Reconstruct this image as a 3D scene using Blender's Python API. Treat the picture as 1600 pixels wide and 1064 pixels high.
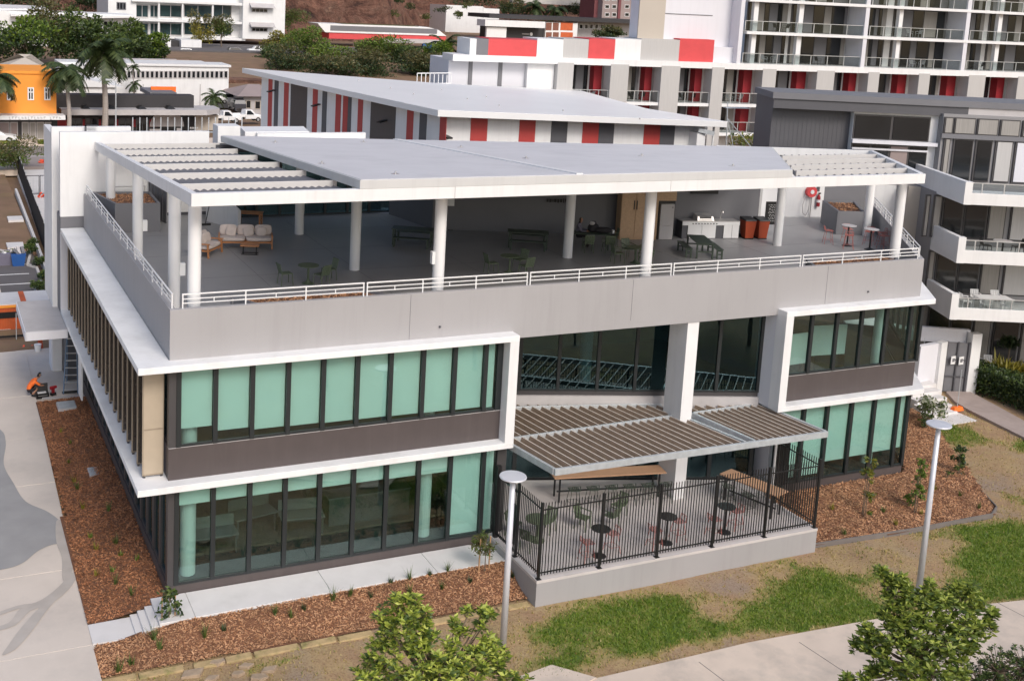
import bpy, math, random
import numpy as np
from mathutils import Vector, Matrix
sc = bpy.context.scene
for o in list(bpy.data.objects): bpy.data.objects.remove(o)
R = math.radians
# ------------------------------------------------------------------ camera
CAM = np.array([-5.9368, -34.7070, 19.7688])
YAW, PITCH, ROLL = -0.427062, 0.160138, 0.0475194
FPX, PPX, PPY = 1794.18, 684.0, 283.465          # focal length and principal point in 1600 px wide pixels
_f = np.array([-math.sin(YAW)*math.cos(PITCH), math.cos(YAW)*math.cos(PITCH), -math.sin(PITCH)])
_u0 = np.array([-math.sin(YAW)*math.sin(PITCH), math.cos(YAW)*math.sin(PITCH), math.cos(PITCH)])
_r0 = np.array([math.cos(YAW), math.sin(YAW), 0.0])
_r = _r0*math.cos(ROLL)+_u0*math.sin(ROLL)
_u = -_r0*math.sin(ROLL)+_u0*math.cos(ROLL)
cd = bpy.data.cameras.new('camera'); cam = bpy.data.objects.new('camera', cd); sc.collection.objects.link(cam)
cam.matrix_world = Matrix(((_r[0], _u[0], -_f[0], CAM[0]), (_r[1], _u[1], -_f[1], CAM[1]), (_r[2], _u[2], -_f[2], CAM[2]), (0, 0, 0, 1)))
cd.sensor_fit = 'HORIZONTAL'; cd.sensor_width = 36; cd.lens = FPX/1600*36
cd.shift_x = (800-PPX)/1600; cd.shift_y = -(532-PPY)/1600
cd.clip_start = .5; cd.clip_end = 5000
sc.camera = cam
# ------------------------------------------------------------------ sky, sun, exposure
SUN_DIR = Vector((0.10, -1.0, 0.85)).normalized()      # towards the sun: in front of the building, to the right
w = bpy.data.worlds.new('World'); sc.world = w; w.use_nodes = True
wn = w.node_tree.nodes; bg = wn['Background']
sky = wn.new('ShaderNodeTexSky'); sky.sky_type = 'NISHITA'; sky.sun_disc = False
sky.sun_elevation = math.asin(SUN_DIR.z); sky.sun_rotation = math.atan2(SUN_DIR.x, SUN_DIR.y)
sky.air_density = 1.0; sky.dust_density = 3.2; sky.ozone_density = 1.0
w.node_tree.links.new(sky.outputs[0], bg.inputs[0]); bg.inputs[1].default_value = 0.14
sd = bpy.data.lights.new('sun', 'SUN'); sun = bpy.data.objects.new('sun', sd); sc.collection.objects.link(sun)
sd.energy = 1.45; sd.angle = R(20); sd.color = (1, .96, .91)
sun.rotation_euler = SUN_DIR.to_track_quat('Z', 'Y').to_euler(); sun.location = (10, -40, 60)
vs = sc.view_settings
vs.view_transform = 'Standard'; vs.look = 'None'; vs.gamma = 1; vs.use_curve_mapping = False; vs.exposure = 0.27
# ------------------------------------------------------------------ measuring helpers: a pixel of the photograph seen on a known plane
def ray(u, v): return _f+_r*(u-PPX)/FPX-_u*(v-PPY)/FPX
def atY(u, v, y): d = ray(u, v); k = (y-CAM[1])/d[1]; return CAM+d*k
def atZ(u, v, z): d = ray(u, v); k = (z-CAM[2])/d[2]; return CAM+d*k
def atP(u, v, o, e):      # vertical plane through o along direction e
    n = np.array([-e[1], e[0], 0.0]); d = ray(u, v); k = ((np.array([o[0], o[1], 0.])-CAM)@n)/(d@n); return CAM+d*k
# ------------------------------------------------------------------ materials
M = {}
def nd(t, k, **kw):
    n = t.nodes.new(k)
    for a, b in kw.items(): setattr(n, a, b)
    return n
def mat(name, col, rough=.6, metal=0, var=.0, scale=3., dirt=None, bump=0, bscale=40., island=None, spec=.5, coord='Object', grain=None, streak=None):
    """principled with a little procedural variation: var = value noise, dirt = (colour, amount, scale), island = second colour mixed per piece"""
    m = bpy.data.materials.new(name); m.use_nodes = True; t = m.node_tree; b = t.nodes['Principled BSDF']
    b.inputs['Roughness'].default_value = rough; b.inputs['Metallic'].default_value = metal
    b.inputs['Specular IOR Level'].default_value = spec
    L = t.links.new; tc = nd(t, 'ShaderNodeTexCoord'); src = None
    rgb = nd(t, 'ShaderNodeRGB'); rgb.outputs[0].default_value = (*col, 1); src = rgb.outputs[0]
    if island:
        g = nd(t, 'ShaderNodeNewGeometry'); mx = nd(t, 'ShaderNodeMix', data_type='RGBA')
        L(g.outputs['Random Per Island'], mx.inputs[0]); L(src, mx.inputs[6]); mx.inputs[7].default_value = (*island, 1); src = mx.outputs[2]
    if dirt:
        n = nd(t, 'ShaderNodeTexNoise'); n.inputs['Scale'].default_value = dirt[2]; n.inputs['Detail'].default_value = 8; n.inputs['Roughness'].default_value = .65
        L(tc.outputs[coord], n.inputs['Vector'])
        rp = nd(t, 'ShaderNodeMapRange'); rp.inputs[1].default_value = .48; rp.inputs[2].default_value = .72; rp.inputs[4].default_value = dirt[1]
        L(n.outputs[0], rp.inputs[0]); mx = nd(t, 'ShaderNodeMix', data_type='RGBA'); L(rp.outputs[0], mx.inputs[0]); L(src, mx.inputs[6]); mx.inputs[7].default_value = (*dirt[0], 1); src = mx.outputs[2]
    if streak:       # rain streaks and grime running down
        n = nd(t, 'ShaderNodeTexNoise'); n.inputs['Scale'].default_value = 1; n.inputs['Detail'].default_value = 7; n.inputs['Roughness'].default_value = .7
        mp = nd(t, 'ShaderNodeMapping'); mp.inputs['Scale'].default_value = (2.6, 2.6, .16); L(tc.outputs[coord], mp.inputs[0]); L(mp.outputs[0], n.inputs['Vector'])
        rp = nd(t, 'ShaderNodeMapRange'); rp.inputs[1].default_value = .5; rp.inputs[2].default_value = .78; rp.inputs[4].default_value = streak[1]; L(n.outputs[0], rp.inputs[0])
        mx = nd(t, 'ShaderNodeMix', data_type='RGBA'); L(rp.outputs[0], mx.inputs[0]); L(src, mx.inputs[6]); mx.inputs[7].default_value = (*streak[0], 1); src = mx.outputs[2]
    if var:
        n = nd(t, 'ShaderNodeTexNoise'); n.inputs['Scale'].default_value = scale; n.inputs['Detail'].default_value = 6
        if grain:
            mp = nd(t, 'ShaderNodeMapping'); mp.inputs['Scale'].default_value = grain; L(tc.outputs[coord], mp.inputs[0]); L(mp.outputs[0], n.inputs['Vector'])
        else: L(tc.outputs[coord], n.inputs['Vector'])
        rp = nd(t, 'ShaderNodeMapRange'); rp.inputs[1].default_value = .25; rp.inputs[2].default_value = .75; rp.inputs[3].default_value = 1-var; rp.inputs[4].default_value = 1+var
        L(n.outputs[0], rp.inputs[0]); hs = nd(t, 'ShaderNodeHueSaturation'); L(rp.outputs[0], hs.inputs['Value']); L(src, hs.inputs['Color']); src = hs.outputs[0]
    L(src, b.inputs['Base Color'])
    if bump:
        n = nd(t, 'ShaderNodeTexNoise'); n.inputs['Scale'].default_value = bscale; n.inputs['Detail'].default_value = 5; L(tc.outputs[coord], n.inputs['Vector'])
        bp = nd(t, 'ShaderNodeBump'); bp.inputs['Strength'].default_value = bump; bp.inputs['Distance'].default_value = .03; L(n.outputs[0], bp.inputs['Height']); L(bp.outputs[0], b.inputs['Normal'])
    M[name] = m; return m
def glass(name, tint, refl=.06, rough=.0, gcol=(.85, .95, .92)):
    m = bpy.data.materials.new(name); m.use_nodes = True; t = m.node_tree; t.nodes.remove(t.nodes['Principled BSDF']); o = t.nodes['Material Output']
    a = nd(t, 'ShaderNodeBsdfTransparent'); a.inputs[0].default_value = (*tint, 1)
    g = nd(t, 'ShaderNodeBsdfGlossy'); g.inputs['Roughness'].default_value = rough; g.inputs[0].default_value = (*gcol, 1)
    tc = nd(t, 'ShaderNodeTexCoord'); nz = nd(t, 'ShaderNodeTexNoise'); nz.inputs['Scale'].default_value = .9; nz.inputs['Detail'].default_value = 3; bp_ = nd(t, 'ShaderNodeBump'); bp_.inputs['Strength'].default_value = .05; bp_.inputs['Distance'].default_value = .03
    t.links.new(tc.outputs['Object'], nz.inputs['Vector']); t.links.new(nz.outputs[0], bp_.inputs['Height']); t.links.new(bp_.outputs[0], g.inputs['Normal'])
    f = nd(t, 'ShaderNodeLayerWeight'); f.inputs[0].default_value = .5
    pw = nd(t, 'ShaderNodeMath', operation='POWER'); pw.inputs[1].default_value = 4.
    ad = nd(t, 'ShaderNodeMath', operation='MULTIPLY_ADD'); ad.inputs[1].default_value = 1-refl; ad.inputs[2].default_value = refl; ad.use_clamp = True
    mx = nd(t, 'ShaderNodeMixShader'); L = t.links.new
    L(f.outputs['Facing'], pw.inputs[0]); L(pw.outputs[0], ad.inputs[0]); L(ad.outputs[0], mx.inputs[0]); L(a.outputs[0], mx.inputs[1]); L(g.outputs[0], mx.inputs[2]); L(mx.outputs[0], o.inputs[0])
    M[name] = m; return m
def leafmat(name, c1, c2, trans=.25):
    m = bpy.data.materials.new(name); m.use_nodes = True; t = m.node_tree; b = t.nodes['Principled BSDF']; L = t.links.new
    g = nd(t, 'ShaderNodeNewGeometry'); mx = nd(t, 'ShaderNodeMix', data_type='RGBA'); L(g.outputs['Random Per Island'], mx.inputs[0])
    mx.inputs[6].default_value = (*c1, 1); mx.inputs[7].default_value = (*c2, 1); L(mx.outputs[2], b.inputs['Base Color']); b.inputs['Roughness'].default_value = .5
    tr = nd(t, 'ShaderNodeBsdfTranslucent'); L(mx.outputs[2], tr.inputs[0]); ms = nd(t, 'ShaderNodeMixShader'); ms.inputs[0].default_value = trans
    L(b.outputs[0], ms.inputs[1]); L(tr.outputs[0], ms.inputs[2]); L(ms.outputs[0], t.nodes['Material Output'].inputs[0]); M[name] = m; return m

mat('white', (.75, .75, .75), .55, var=.03, scale=.8, dirt=((.55, .55, .55), .2, .7), streak=((.5, .49, .48), .3))
mat('white_clean', (.76, .76, .76), .45, var=.03, scale=1., streak=((.55, .54, .53), .25))
mat('ledge', (.78, .78, .78), .6, var=.04, scale=1.2, dirt=((.45, .44, .43), .35, .55), streak=((.52, .5, .48), .22))
mat('slab_grey', (.47, .45, .45), .75, var=.05, scale=1.5, dirt=((.33, .31, .31), .4, .9))
mat('grey_wall', (.355, .345, .35), .7, var=.04, scale=.35, bump=.05, bscale=60, streak=((.27, .26, .26), .4), dirt=((.3, .29, .29), .3, .25))
mat('grey_mid', (.165, .165, .178), .7, var=.05, scale=1)
mat('grey_dark', (.085, .085, .095), .6, var=.06, scale=1)
mat('lavender', (.66, .66, .70), .7, var=.04, scale=.15, streak=((.5, .5, .52), .3))
mat('brown_clad', (.078, .063, .062), .55, var=.06, scale=1.5, streak=((.11, .095, .09), .4))
mat('frame', (.02, .024, .026), .4, var=.05)
mat('frame_grey', (.06, .056, .058), .45, var=.05)
mat('roof', (.62, .61, .62), .55, var=.04, scale=.7, dirt=((.46, .455, .46), .4, .5))
mat('roof_white', (.74, .74, .74), .45, var=.03, scale=.3)
mat('galv', (.52, .55, .57), .45, metal=.35, var=.12, scale=5)
mat('slat_wood', (.25, .185, .135), .55, var=.15, scale=4)
mat('slat_edge', (.62, .56, .5), .5, var=.05)
mat('fin', (.30, .245, .185), .5, var=.06, scale=3)
mat('fin_mesh_shaded', (.15, .115, .085), .6, var=.08, scale=3)
mat('blind', (.82, .84, .83), .85, var=.03, scale=1.2)
mat('interior', (.2, .2, .2), .8, var=.08, scale=1)
mat('interior_dark', (.10, .10, .10), .9, var=.1)
mat('carpet', (.05, .05, .055), .95, var=.2, scale=3)
mat('floor_terrace', (.29, .285, .285), .45, var=.08, scale=.5, dirt=((.2, .2, .21), .3, .4))
mat('black', (.012, .012, .013), .4, var=.1)
mat('dark_green', (.055, .075, .055), .5, var=.12, scale=6)
mat('green_seat', (.11, .14, .085), .5, var=.1, scale=6)
mat('timber', (.48, .21, .085), .5, var=.18, scale=6, grain=(1, 12, 12))
mat('timber_pale', (.50, .33, .20), .5, var=.12, scale=6, grain=(2, 14, 2))
mat('bench_wood', (.55, .33, .20), .5, var=.12, scale=5, grain=(2, 14, 2))
mat('cushion', (.60, .52, .48), .9, var=.06, scale=6, bump=.15, bscale=12)
mat('wire_red', (.42, .15, .13), .45, var=.05)
mat('steel', (.62, .6, .58), .3, metal=.7, var=.05)
mat('bin_orange', (.36, .06, .02), .45, var=.06)
mat('orange', (.9, .17, .02), .7, var=.06)
mat('red', (.30, .014, .022), .55, var=.05, scale=2)
mat('stripe_red', (.42, .05, .045), .55, var=.05, scale=2)
mat('red_bright', (.60, .065, .07), .55, var=.07, scale=1.2)
mat('blue', (.02, .09, .3), .5, var=.1)
mat('skin', (.38, .2, .13), .6, var=.05)
mat('cloth_dark', (.02, .018, .022), .85, var=.1)
mat('cloth_grey', (.16, .15, .2), .85, var=.1)
mat('hivis', (1.0, .19, .03), .8, var=.05, scale=8)
mat('hair', (.02, .014, .01), .7)
mat('concrete', (.55, .52, .49), .8, var=.07, scale=1.1, dirt=((.38, .35, .32), .5, .7), bump=.08, bscale=30)
mat('concrete_path', (.66, .55, .455), .85, var=.07, scale=1., dirt=((.36, .32, .28), .55, .8), bump=.08, bscale=30)
mat('concrete_drive', (.62, .55, .485), .85, var=.09, scale=.8, dirt=((.40, .36, .325), .75, .4), bump=.08, bscale=30)
mat('concrete_new', (.66, .64, .63), .75, var=.04, scale=1.5, dirt=((.5, .48, .46), .35, 1.))
mat('concrete_patio', (.56, .52, .505), .75, var=.05, scale=1.5, dirt=((.40, .38, .37), .35, 1.))
mat('wet_stain', (.45, .405, .365), .75, var=.1, scale=1.4, dirt=((.44, .41, .38), .8, 1.1))
mat('asphalt_pale', (.31, .305, .305), .85, var=.1, scale=1., dirt=((.33, .32, .31), .4, .6), bump=.1, bscale=60)
mat('asphalt', (.115, .105, .105), .9, var=.12, scale=.6)
mat('road', (.26, .22, .205), .9, var=.1, scale=.1, dirt=((.33, .29, .27), .5, .08))
mat('road_paint', (.75, .74, .72), .8, var=.08, scale=2)
mat('mulch_soil', (.165, .075, .04), .95, var=.35, scale=9, bump=.5, bscale=25)
mat('chips', (.34, .16, .075), .9, island=(.57, .33, .185), var=.3, scale=.9)
mat('chips_dark', (.23, .085, .036), .9, island=(.45, .21, .10), var=.3, scale=.9)
mat('sandstone', (.40, .29, .15), .85, var=.16, scale=4, dirt=((.14, .15, .04), .8, 2.2), bump=.3, bscale=15)
mat('rock', (.36, .27, .19), .9, var=.2, scale=5, bump=.4, bscale=8)
mat('edging', (.17, .15, .14), .8, var=.1)
mat('bark', (.16, .12, .085), .9, var=.2, scale=12, bump=.3, bscale=30)
mat('palm_trunk', (.36, .32, .29), .85, var=.15, scale=2, grain=(1, 1, 8))
mat('stake', (.42, .25, .13), .8, var=.1)
mat('pole', (.62, .63, .67), .4, metal=.2, var=.04)
mat('orange_wall', (.84, .31, .04), .7, var=.05, scale=.4)
mat('container', (.55, .11, .03), .55, var=.1, scale=1, dirt=((.3, .08, .03), .5, 1.2))
mat('shop_dark', (.035, .033, .036), .6, var=.1)
mat('window_dark', (.012, .014, .016), .12, var=.3, scale=.5, spec=.8)
mat('window_teal', (.03, .055, .058), .08, var=.5, scale=.25, spec=.8)
mat('recess_grey', (.27, .265, .27), .8, var=.05, scale=.5)
mat('roof_edge_grey', (.56, .56, .555), .5, var=.04, scale=1., streak=((.42, .42, .42), .35))
mat('purlin_grey', (.56, .545, .53), .5, var=.05, scale=2)
mat('curtain', (.30, .285, .265), .9, var=.15, scale=2, grain=(14, 14, .3))
mat('ribbed_grey', (.46, .45, .44), .6, var=.06, scale=3, grain=(6, 6, .2))
mat('beige', (.47, .42, .36), .7, var=.04, scale=.3)
mat('brick_brown', (.22, .09, .06), .85, var=.15, scale=1)
mat('flats_grey', (.30, .24, .23), .8, var=.08, scale=.4)
mat('flats_red', (.17, .055, .06), .8, var=.1, scale=.4)
mat('cliff', (.22, .105, .07), .95, var=.35, scale=.08, dirt=((.10, .05, .035), .75, .16), bump=1, bscale=.6)
mat('hill', (.12, .085, .05), .95, var=.4, scale=.06, dirt=((.06, .065, .02), .8, .09), bump=.8, bscale=.5)
mat('soil_brown', (.21, .13, .08), .95, var=.2, scale=.4, dirt=((.17, .13, .05), .6, .5), bump=.3, bscale=6)
mat('car_white', (.8, .8, .8), .25, var=.01, spec=.6)
mat('car_dark', (.06, .06, .07), .3)
mat('car_glass', (.015, .018, .02), .08)
mat('tyre', (.012, .012, .012), .8)
mat('shade_cloth', (.014, .013, .013), .9, var=.2, scale=4)
mat('net_red', (.8, .12, .06), .8, var=.2)
mat('alu', (.65, .66, .67), .35, metal=.6)
mat('ladder_blue', (.13, .2, .3), .5)
mat('chalk', (.6, .6, .6), .9)
glass('glass', (.745, .865, .84), .085)
glass('glass_center', (.42, .55, .57), .10, 0, (.58, .84, .9))
glass('glass_clear', (.80, .83, .83), .03)
leafmat('leaf_lime', (.20, .28, .025), (.56, .60, .12), .3)
leafmat('leaf_young', (.14, .21, .025), (.40, .45, .085), .3)
leafmat('leaf_mid', (.055, .10, .02), (.15, .20, .045), .3)
leafmat('leaf_dark', (.018, .04, .012), (.06, .095, .03), .2)
leafmat('leaf_bright', (.07, .14, .015), (.22, .30, .04), .3)
leafmat('leaf_olive', (.07, .07, .025), (.17, .15, .055), .25)
leafmat('leaf_yellow', (.16, .15, .02), (.38, .33, .05), .3)
leafmat('leaf_pale', (.10, .13, .07), (.55, .55, .42), .3)
leafmat('palm_leaf', (.025, .05, .015), (.09, .12, .04), .25)
leafmat('grass', (.085, .165, .012), (.24, .32, .04), .3)
leafmat('grass_dry', (.28, .22, .07), (.48, .38, .15), .2)
def cliff_material():
    m = bpy.data.materials.new('cliff'); m.use_nodes = True; t = m.node_tree; b = t.nodes['Principled BSDF']; b.inputs['Roughness'].default_value = .95; L = t.links.new; tc = nd(t, 'ShaderNodeTexCoord')
    def noise(s, d, r, di, mp=None):
        n = nd(t, 'ShaderNodeTexNoise'); n.inputs['Scale'].default_value = s; n.inputs['Detail'].default_value = d; n.inputs['Roughness'].default_value = r; n.inputs['Distortion'].default_value = di
        q = nd(t, 'ShaderNodeMapping'); q.inputs['Scale'].default_value = mp or (1, 1, 1); q.inputs['Rotation'].default_value = (0, .5, .3); L(tc.outputs['Object'], q.inputs[0]); L(q.outputs[0], n.inputs['Vector']); return n.outputs[0]
    n1 = noise(.06, 12, .72, 1.4, (1, 1, 1.8)); n2 = noise(.35, 9, .75, .8)
    cr = nd(t, 'ShaderNodeValToRGB'); e = cr.color_ramp.elements; e[0].position = .33; e[0].color = (.06, .035, .027, 1); e[1].position = .7; e[1].color = (.60, .36, .24, 1)
    for p_, c in ((.44, (.20, .09, .06)), (.52, (.30, .15, .10)), (.6, (.24, .13, .09))): k = e.new(p_); k.color = (*c, 1)
    L(n1, cr.inputs[0]); hs = nd(t, 'ShaderNodeHueSaturation'); mr = nd(t, 'ShaderNodeMapRange'); mr.inputs[1].default_value = .3; mr.inputs[2].default_value = .7; mr.inputs[3].default_value = .75; mr.inputs[4].default_value = 2.1; L(n2, mr.inputs[0]); L(mr.outputs[0], hs.inputs['Value']); L(cr.outputs[0], hs.inputs['Color']); L(hs.outputs[0], b.inputs['Base Color'])
    ad = nd(t, 'ShaderNodeMath', operation='MULTIPLY_ADD'); ad.inputs[1].default_value = .45; L(n2, ad.inputs[0]); L(n1, ad.inputs[2])
    bp_ = nd(t, 'ShaderNodeBump'); bp_.inputs['Strength'].default_value = 1; bp_.inputs['Distance'].default_value = 12; L(ad.outputs[0], bp_.inputs['Height']); L(bp_.outputs[0], b.inputs['Normal']); M['cliff'] = m
cliff_material()
def perforated(name, col, open_):      # perforated metal sheet, holes far below a pixel
    mat(name, col, .55, var=.06, scale=3); t = M[name].node_tree; b = t.nodes['Principled BSDF']; tr = nd(t, 'ShaderNodeBsdfTransparent'); mx = nd(t, 'ShaderNodeMixShader'); mx.inputs[0].default_value = open_
    t.links.new(b.outputs[0], mx.inputs[1]); t.links.new(tr.outputs[0], mx.inputs[2]); t.links.new(mx.outputs[0], t.nodes['Material Output'].inputs[0])
perforated('fin_mesh_shaded', (.06, .046, .035), .2)  # dark colour holds the shade on the fins behind the first
mat('fin_panel_sunlit', (.42, .35, .265), .5, var=.05, scale=3)  # sunlit tone of the fins put into the colour, first fin only
mat('paver', (.36, .295, .27), .85, var=.1, scale=2, dirt=((.27, .22, .2), .5, 1.2), bump=.1, bscale=20)
# ------------------------------------------------------------------ mesh building
class MB:
    def __init__(s): s.v = []; s.f = []; s.m = []; s.cm = 0
    def use(s, k): s.cm = k; return s
    def add(s, vs, fs):
        n = len(s.v); s.v += [tuple(map(float, p)) for p in vs]; s.f += [tuple(i+n for i in f) for f in fs]; s.m += [s.cm]*len(fs); return s
    def hexa(s, b, t):         # 4 bottom points, 4 top points, counter-clockwise from above
        return s.add(list(b)+list(t), [(3, 2, 1, 0), (4, 5, 6, 7), (0, 1, 5, 4), (1, 2, 6, 5), (2, 3, 7, 6), (3, 0, 4, 7)])
    def box(s, x0, x1, y0, y1, z0, z1):
        return s.hexa([(x0, y0, z0), (x1, y0, z0), (x1, y1, z0), (x0, y1, z0)], [(x0, y0, z1), (x1, y0, z1), (x1, y1, z1), (x0, y1, z1)])
    def prism(s, poly, z0, z1):   # poly counter-clockwise; z may be numbers or functions of (x, y)
        a = (lambda x, y: z0) if not callable(z0) else z0; b = (lambda x, y: z1) if not callable(z1) else z1
        n = len(poly); vs = [(x, y, a(x, y)) for x, y in poly]+[(x, y, b(x, y)) for x, y in poly]
        return s.add(vs, [tuple(range(n-1, -1, -1)), tuple(range(n, 2*n))]+[(i, (i+1) % n, n+(i+1) % n, n+i) for i in range(n)])
    def wall(s, p, q, th, z0, z1):  # vertical wall from p to q, thickness to the left of the direction
        d = np.array([q[0]-p[0], q[1]-p[1]], float); d /= np.linalg.norm(d); n = np.array([-d[1], d[0]])*th
        return s.prism([(p[0], p[1]), (q[0], q[1]), (q[0]+n[0], q[1]+n[1]), (p[0]+n[0], p[1]+n[1])], z0, z1)
    def bar(s, p, q, w, h, up=(0, 0, 1)):   # rectangular bar between two points
        p, q = Vector(p), Vector(q); d = (q-p).normalized(); u = Vector(up); sx = d.cross(u)
        if sx.length < 1e-4: sx = d.cross(Vector((1, 0, 0)))
        sx.normalize(); u = sx.cross(d).normalized(); a = sx*w/2; b = u*h/2
        return s.hexa([p-a-b, p+a-b, q+a-b, q-a-b], [p-a+b, p+a+b, q+a+b, q-a+b])
    def tube(s, p, q, r0, r1=None, n=8, caps=True):
        r1 = r0 if r1 is None else r1; p, q = Vector(p), Vector(q); d = (q-p)
        if d.length < 1e-6: return s
        d.normalize(); a = d.orthogonal().normalized(); b = d.cross(a); vs = []
        for c, r in ((p, r0), (q, r1)):
            for i in range(n): t = 2*math.pi*i/n; vs.append(c+a*math.cos(t)*r+b*math.sin(t)*r)
        fs = [(i, (i+1) % n, n+(i+1) % n, n+i) for i in range(n)]
        if caps: fs += [tuple(range(n-1, -1, -1)), tuple(range(n, 2*n))]
        return s.add(vs, fs)
    def path(s, pts, r, n=6):
        for a, b in zip(pts, pts[1:]): s.tube(a, b, r, r, n)
        return s
    def lathe(s, prof, c=(0, 0, 0), n=16):    # profile (r, z)
        vs = []; fs = []
        for r, z in prof:
            for i in range(n): t = 2*math.pi*i/n; vs.append((c[0]+r*math.cos(t), c[1]+r*math.sin(t), c[2]+z))
        for k in range(len(prof)-1):
            for i in range(n): fs.append((k*n+i, k*n+(i+1) % n, (k+1)*n+(i+1) % n, (k+1)*n+i))
        fs += [tuple(range(n-1, -1, -1)), tuple(range((len(prof)-1)*n, len(prof)*n))]
        return s.add(vs, fs)
    def blob(s, c, rx, ry, rz, nu=12, nv=8, p=2.):   # superellipsoid cushion
        vs = []; fs = []
        sg = lambda x, e: math.copysign(abs(x)**e, x); e = 2./p
        for j in range(nv+1):
            ph = -math.pi/2+math.pi*j/nv
            for i in range(nu):
                t = 2*math.pi*i/nu; vs.append((c[0]+rx*sg(math.cos(ph), e)*sg(math.cos(t), e), c[1]+ry*sg(math.cos(ph), e)*sg(math.sin(t), e), c[2]+rz*sg(math.sin(ph), e)))
        for j in range(nv):
            for i in range(nu): fs.append((j*nu+i, j*nu+(i+1) % nu, (j+1)*nu+(i+1) % nu, (j+1)*nu+i))
        return s.add(vs, fs)
    def sheet(s, poly, z):
        n = len(poly); return s.add([(x, y, z if not callable(z) else z(x, y)) for x, y in poly], [tuple(range(n))])
    def xf(s, mx, start=0):
        s.v = s.v[:start]+[tuple(mx @ Vector(p)) for p in s.v[start:]]; return s
    def mesh(s, name, mats, smooth=False):
        me = bpy.data.meshes.new(name); me.from_pydata(s.v, [], s.f); me.update()
        for k in (mats if isinstance(mats, (list, tuple)) else [mats]): me.materials.append(M[k])
        if s.m and max(s.m) > 0: me.polygons.foreach_set('material_index', s.m)
        if smooth: me.polygons.foreach_set('use_smooth', [True]*len(me.polygons))
        return me
    def build(s, name, mats, parent=None, smooth=False, bevel=0, kind=None):
        return link(name, s.mesh(name, mats, smooth), parent, bevel, kind)
def link(name, me, parent=None, bevel=0, kind=None, local=False):
    o = bpy.data.objects.new(name, me); sc.collection.objects.link(o)
    if parent is not None:
        o.parent = parent
        if not local:
            o.matrix_parent_inverse = Matrix.Translation(-WLOC.get(parent.name, Vector((0, 0, 0))))
    if bevel:
        b = o.modifiers.new('bevel', 'BEVEL'); b.width = bevel; b.segments = 2; b.limit_method = 'ANGLE'
    if kind: o['kind'] = kind
    return o
WLOC = {}      # world position of the empties that parent pieces built in world coordinates
def thing(name, label, cat, loc=(0, 0, 0), rz=0, group=None):
    o = bpy.data.objects.new(name, None); sc.collection.objects.link(o); o.empty_display_size = .2
    o.location = loc; o.rotation_euler = (0, 0, rz); o['label'] = label; o['category'] = cat
    if group: o['group'] = group
    WLOC[o.name] = Vector(loc); return o
def tag(o, label, cat, group=None):
    o['label'] = label; o['category'] = cat
    if group: o['group'] = group
    return o
def struct(name, mb, mats, smooth=False): return mb.build(name, mats, None, smooth, kind='structure')
def place(kit, name, label, cat, loc, rz=0, group=None, s=1.):
    """kit: list of (part name, mesh, children kit); meshes in the thing's own coordinates, shared between copies"""
    t = thing(name, label, cat, loc, rz, group); t.scale = (s, s, s)
    def rec(k, par):
        for e in k:
            o = bpy.data.objects.new(e[0], e[1]); sc.collection.objects.link(o); o.parent = par
            if len(e) > 2 and e[2]: rec(e[2], o)
    rec(kit, t); return t
rng = np.random.default_rng(7); random.seed(7)
# ------------------------------------------------------------------ many small faces at once
def fast_mesh(name, verts, faces_idx, nper, mats, midx=None, smooth=False):
    me = bpy.data.meshes.new(name); nv = len(verts); nf = len(faces_idx)//nper
    me.vertices.add(nv); me.vertices.foreach_set('co', np.ascontiguousarray(verts, dtype=np.float32).ravel())
    me.loops.add(nf*nper); me.loops.foreach_set('vertex_index', np.ascontiguousarray(faces_idx, dtype=np.int32))
    me.polygons.add(nf); me.polygons.foreach_set('loop_start', np.arange(0, nf*nper, nper, dtype=np.int32))
    for k in (mats if isinstance(mats, (list, tuple)) else [mats]): me.materials.append(M[k])
    if midx is not None: me.polygons.foreach_set('material_index', np.ascontiguousarray(midx, dtype=np.int32))
    me.update(calc_edges=True); me.validate(); return me
def leaves(name, C, size, mats, aspect=.45, tilt=.9, up=.35, midx=None, rs=rng, dirs=None):
    """one folded diamond leaf (two triangles) per centre"""
    n = len(C); d = rs.normal(size=(n, 3)) if dirs is None else dirs+rs.normal(size=(n, 3))*tilt*.5
    d[:, 2] = d[:, 2]*tilt+up*0.5; d /= np.linalg.norm(d, axis=1)[:, None]+1e-9
    a = np.cross(d, rs.normal(size=(n, 3))); a /= np.linalg.norm(a, axis=1)[:, None]+1e-9
    s = size*rs.uniform(.65, 1.3, n)[:, None]; nrm = np.cross(d, a)
    V = np.empty((n, 4, 3)); V[:, 0] = C-d*s*.5; V[:, 1] = C+a*s*aspect*.5+nrm*s*.06+d*s*.05; V[:, 2] = C+d*s*.5; V[:, 3] = C-a*s*aspect*.5+nrm*s*.06+d*s*.05
    I = (np.arange(n)[:, None]*4+np.array([0, 1, 2, 0, 2, 3])[None]).ravel()
    mi = None if midx is None else np.repeat(midx, 2)
    return fast_mesh(name, V.reshape(-1, 3), I, 3, mats, mi)
def crown_points(n, clumps, shell=.55, rs=rng):
    """clumps: list of (x,y,z,rx,ry,rz); points near clump surfaces"""
    cl = np.array(clumps, float); w_ = (cl[:, 3]*cl[:, 4]*cl[:, 5])**.7; k = rs.choice(len(cl), n, p=w_/w_.sum())
    d = rs.normal(size=(n, 3)); d /= np.linalg.norm(d, axis=1)[:, None]
    r = shell+(1-shell)*rs.uniform(0, 1, n)**.6; r *= rs.uniform(.85, 1.12, n)
    return cl[k, :3]+d*r[:, None]*cl[k, 3:6], d
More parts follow.
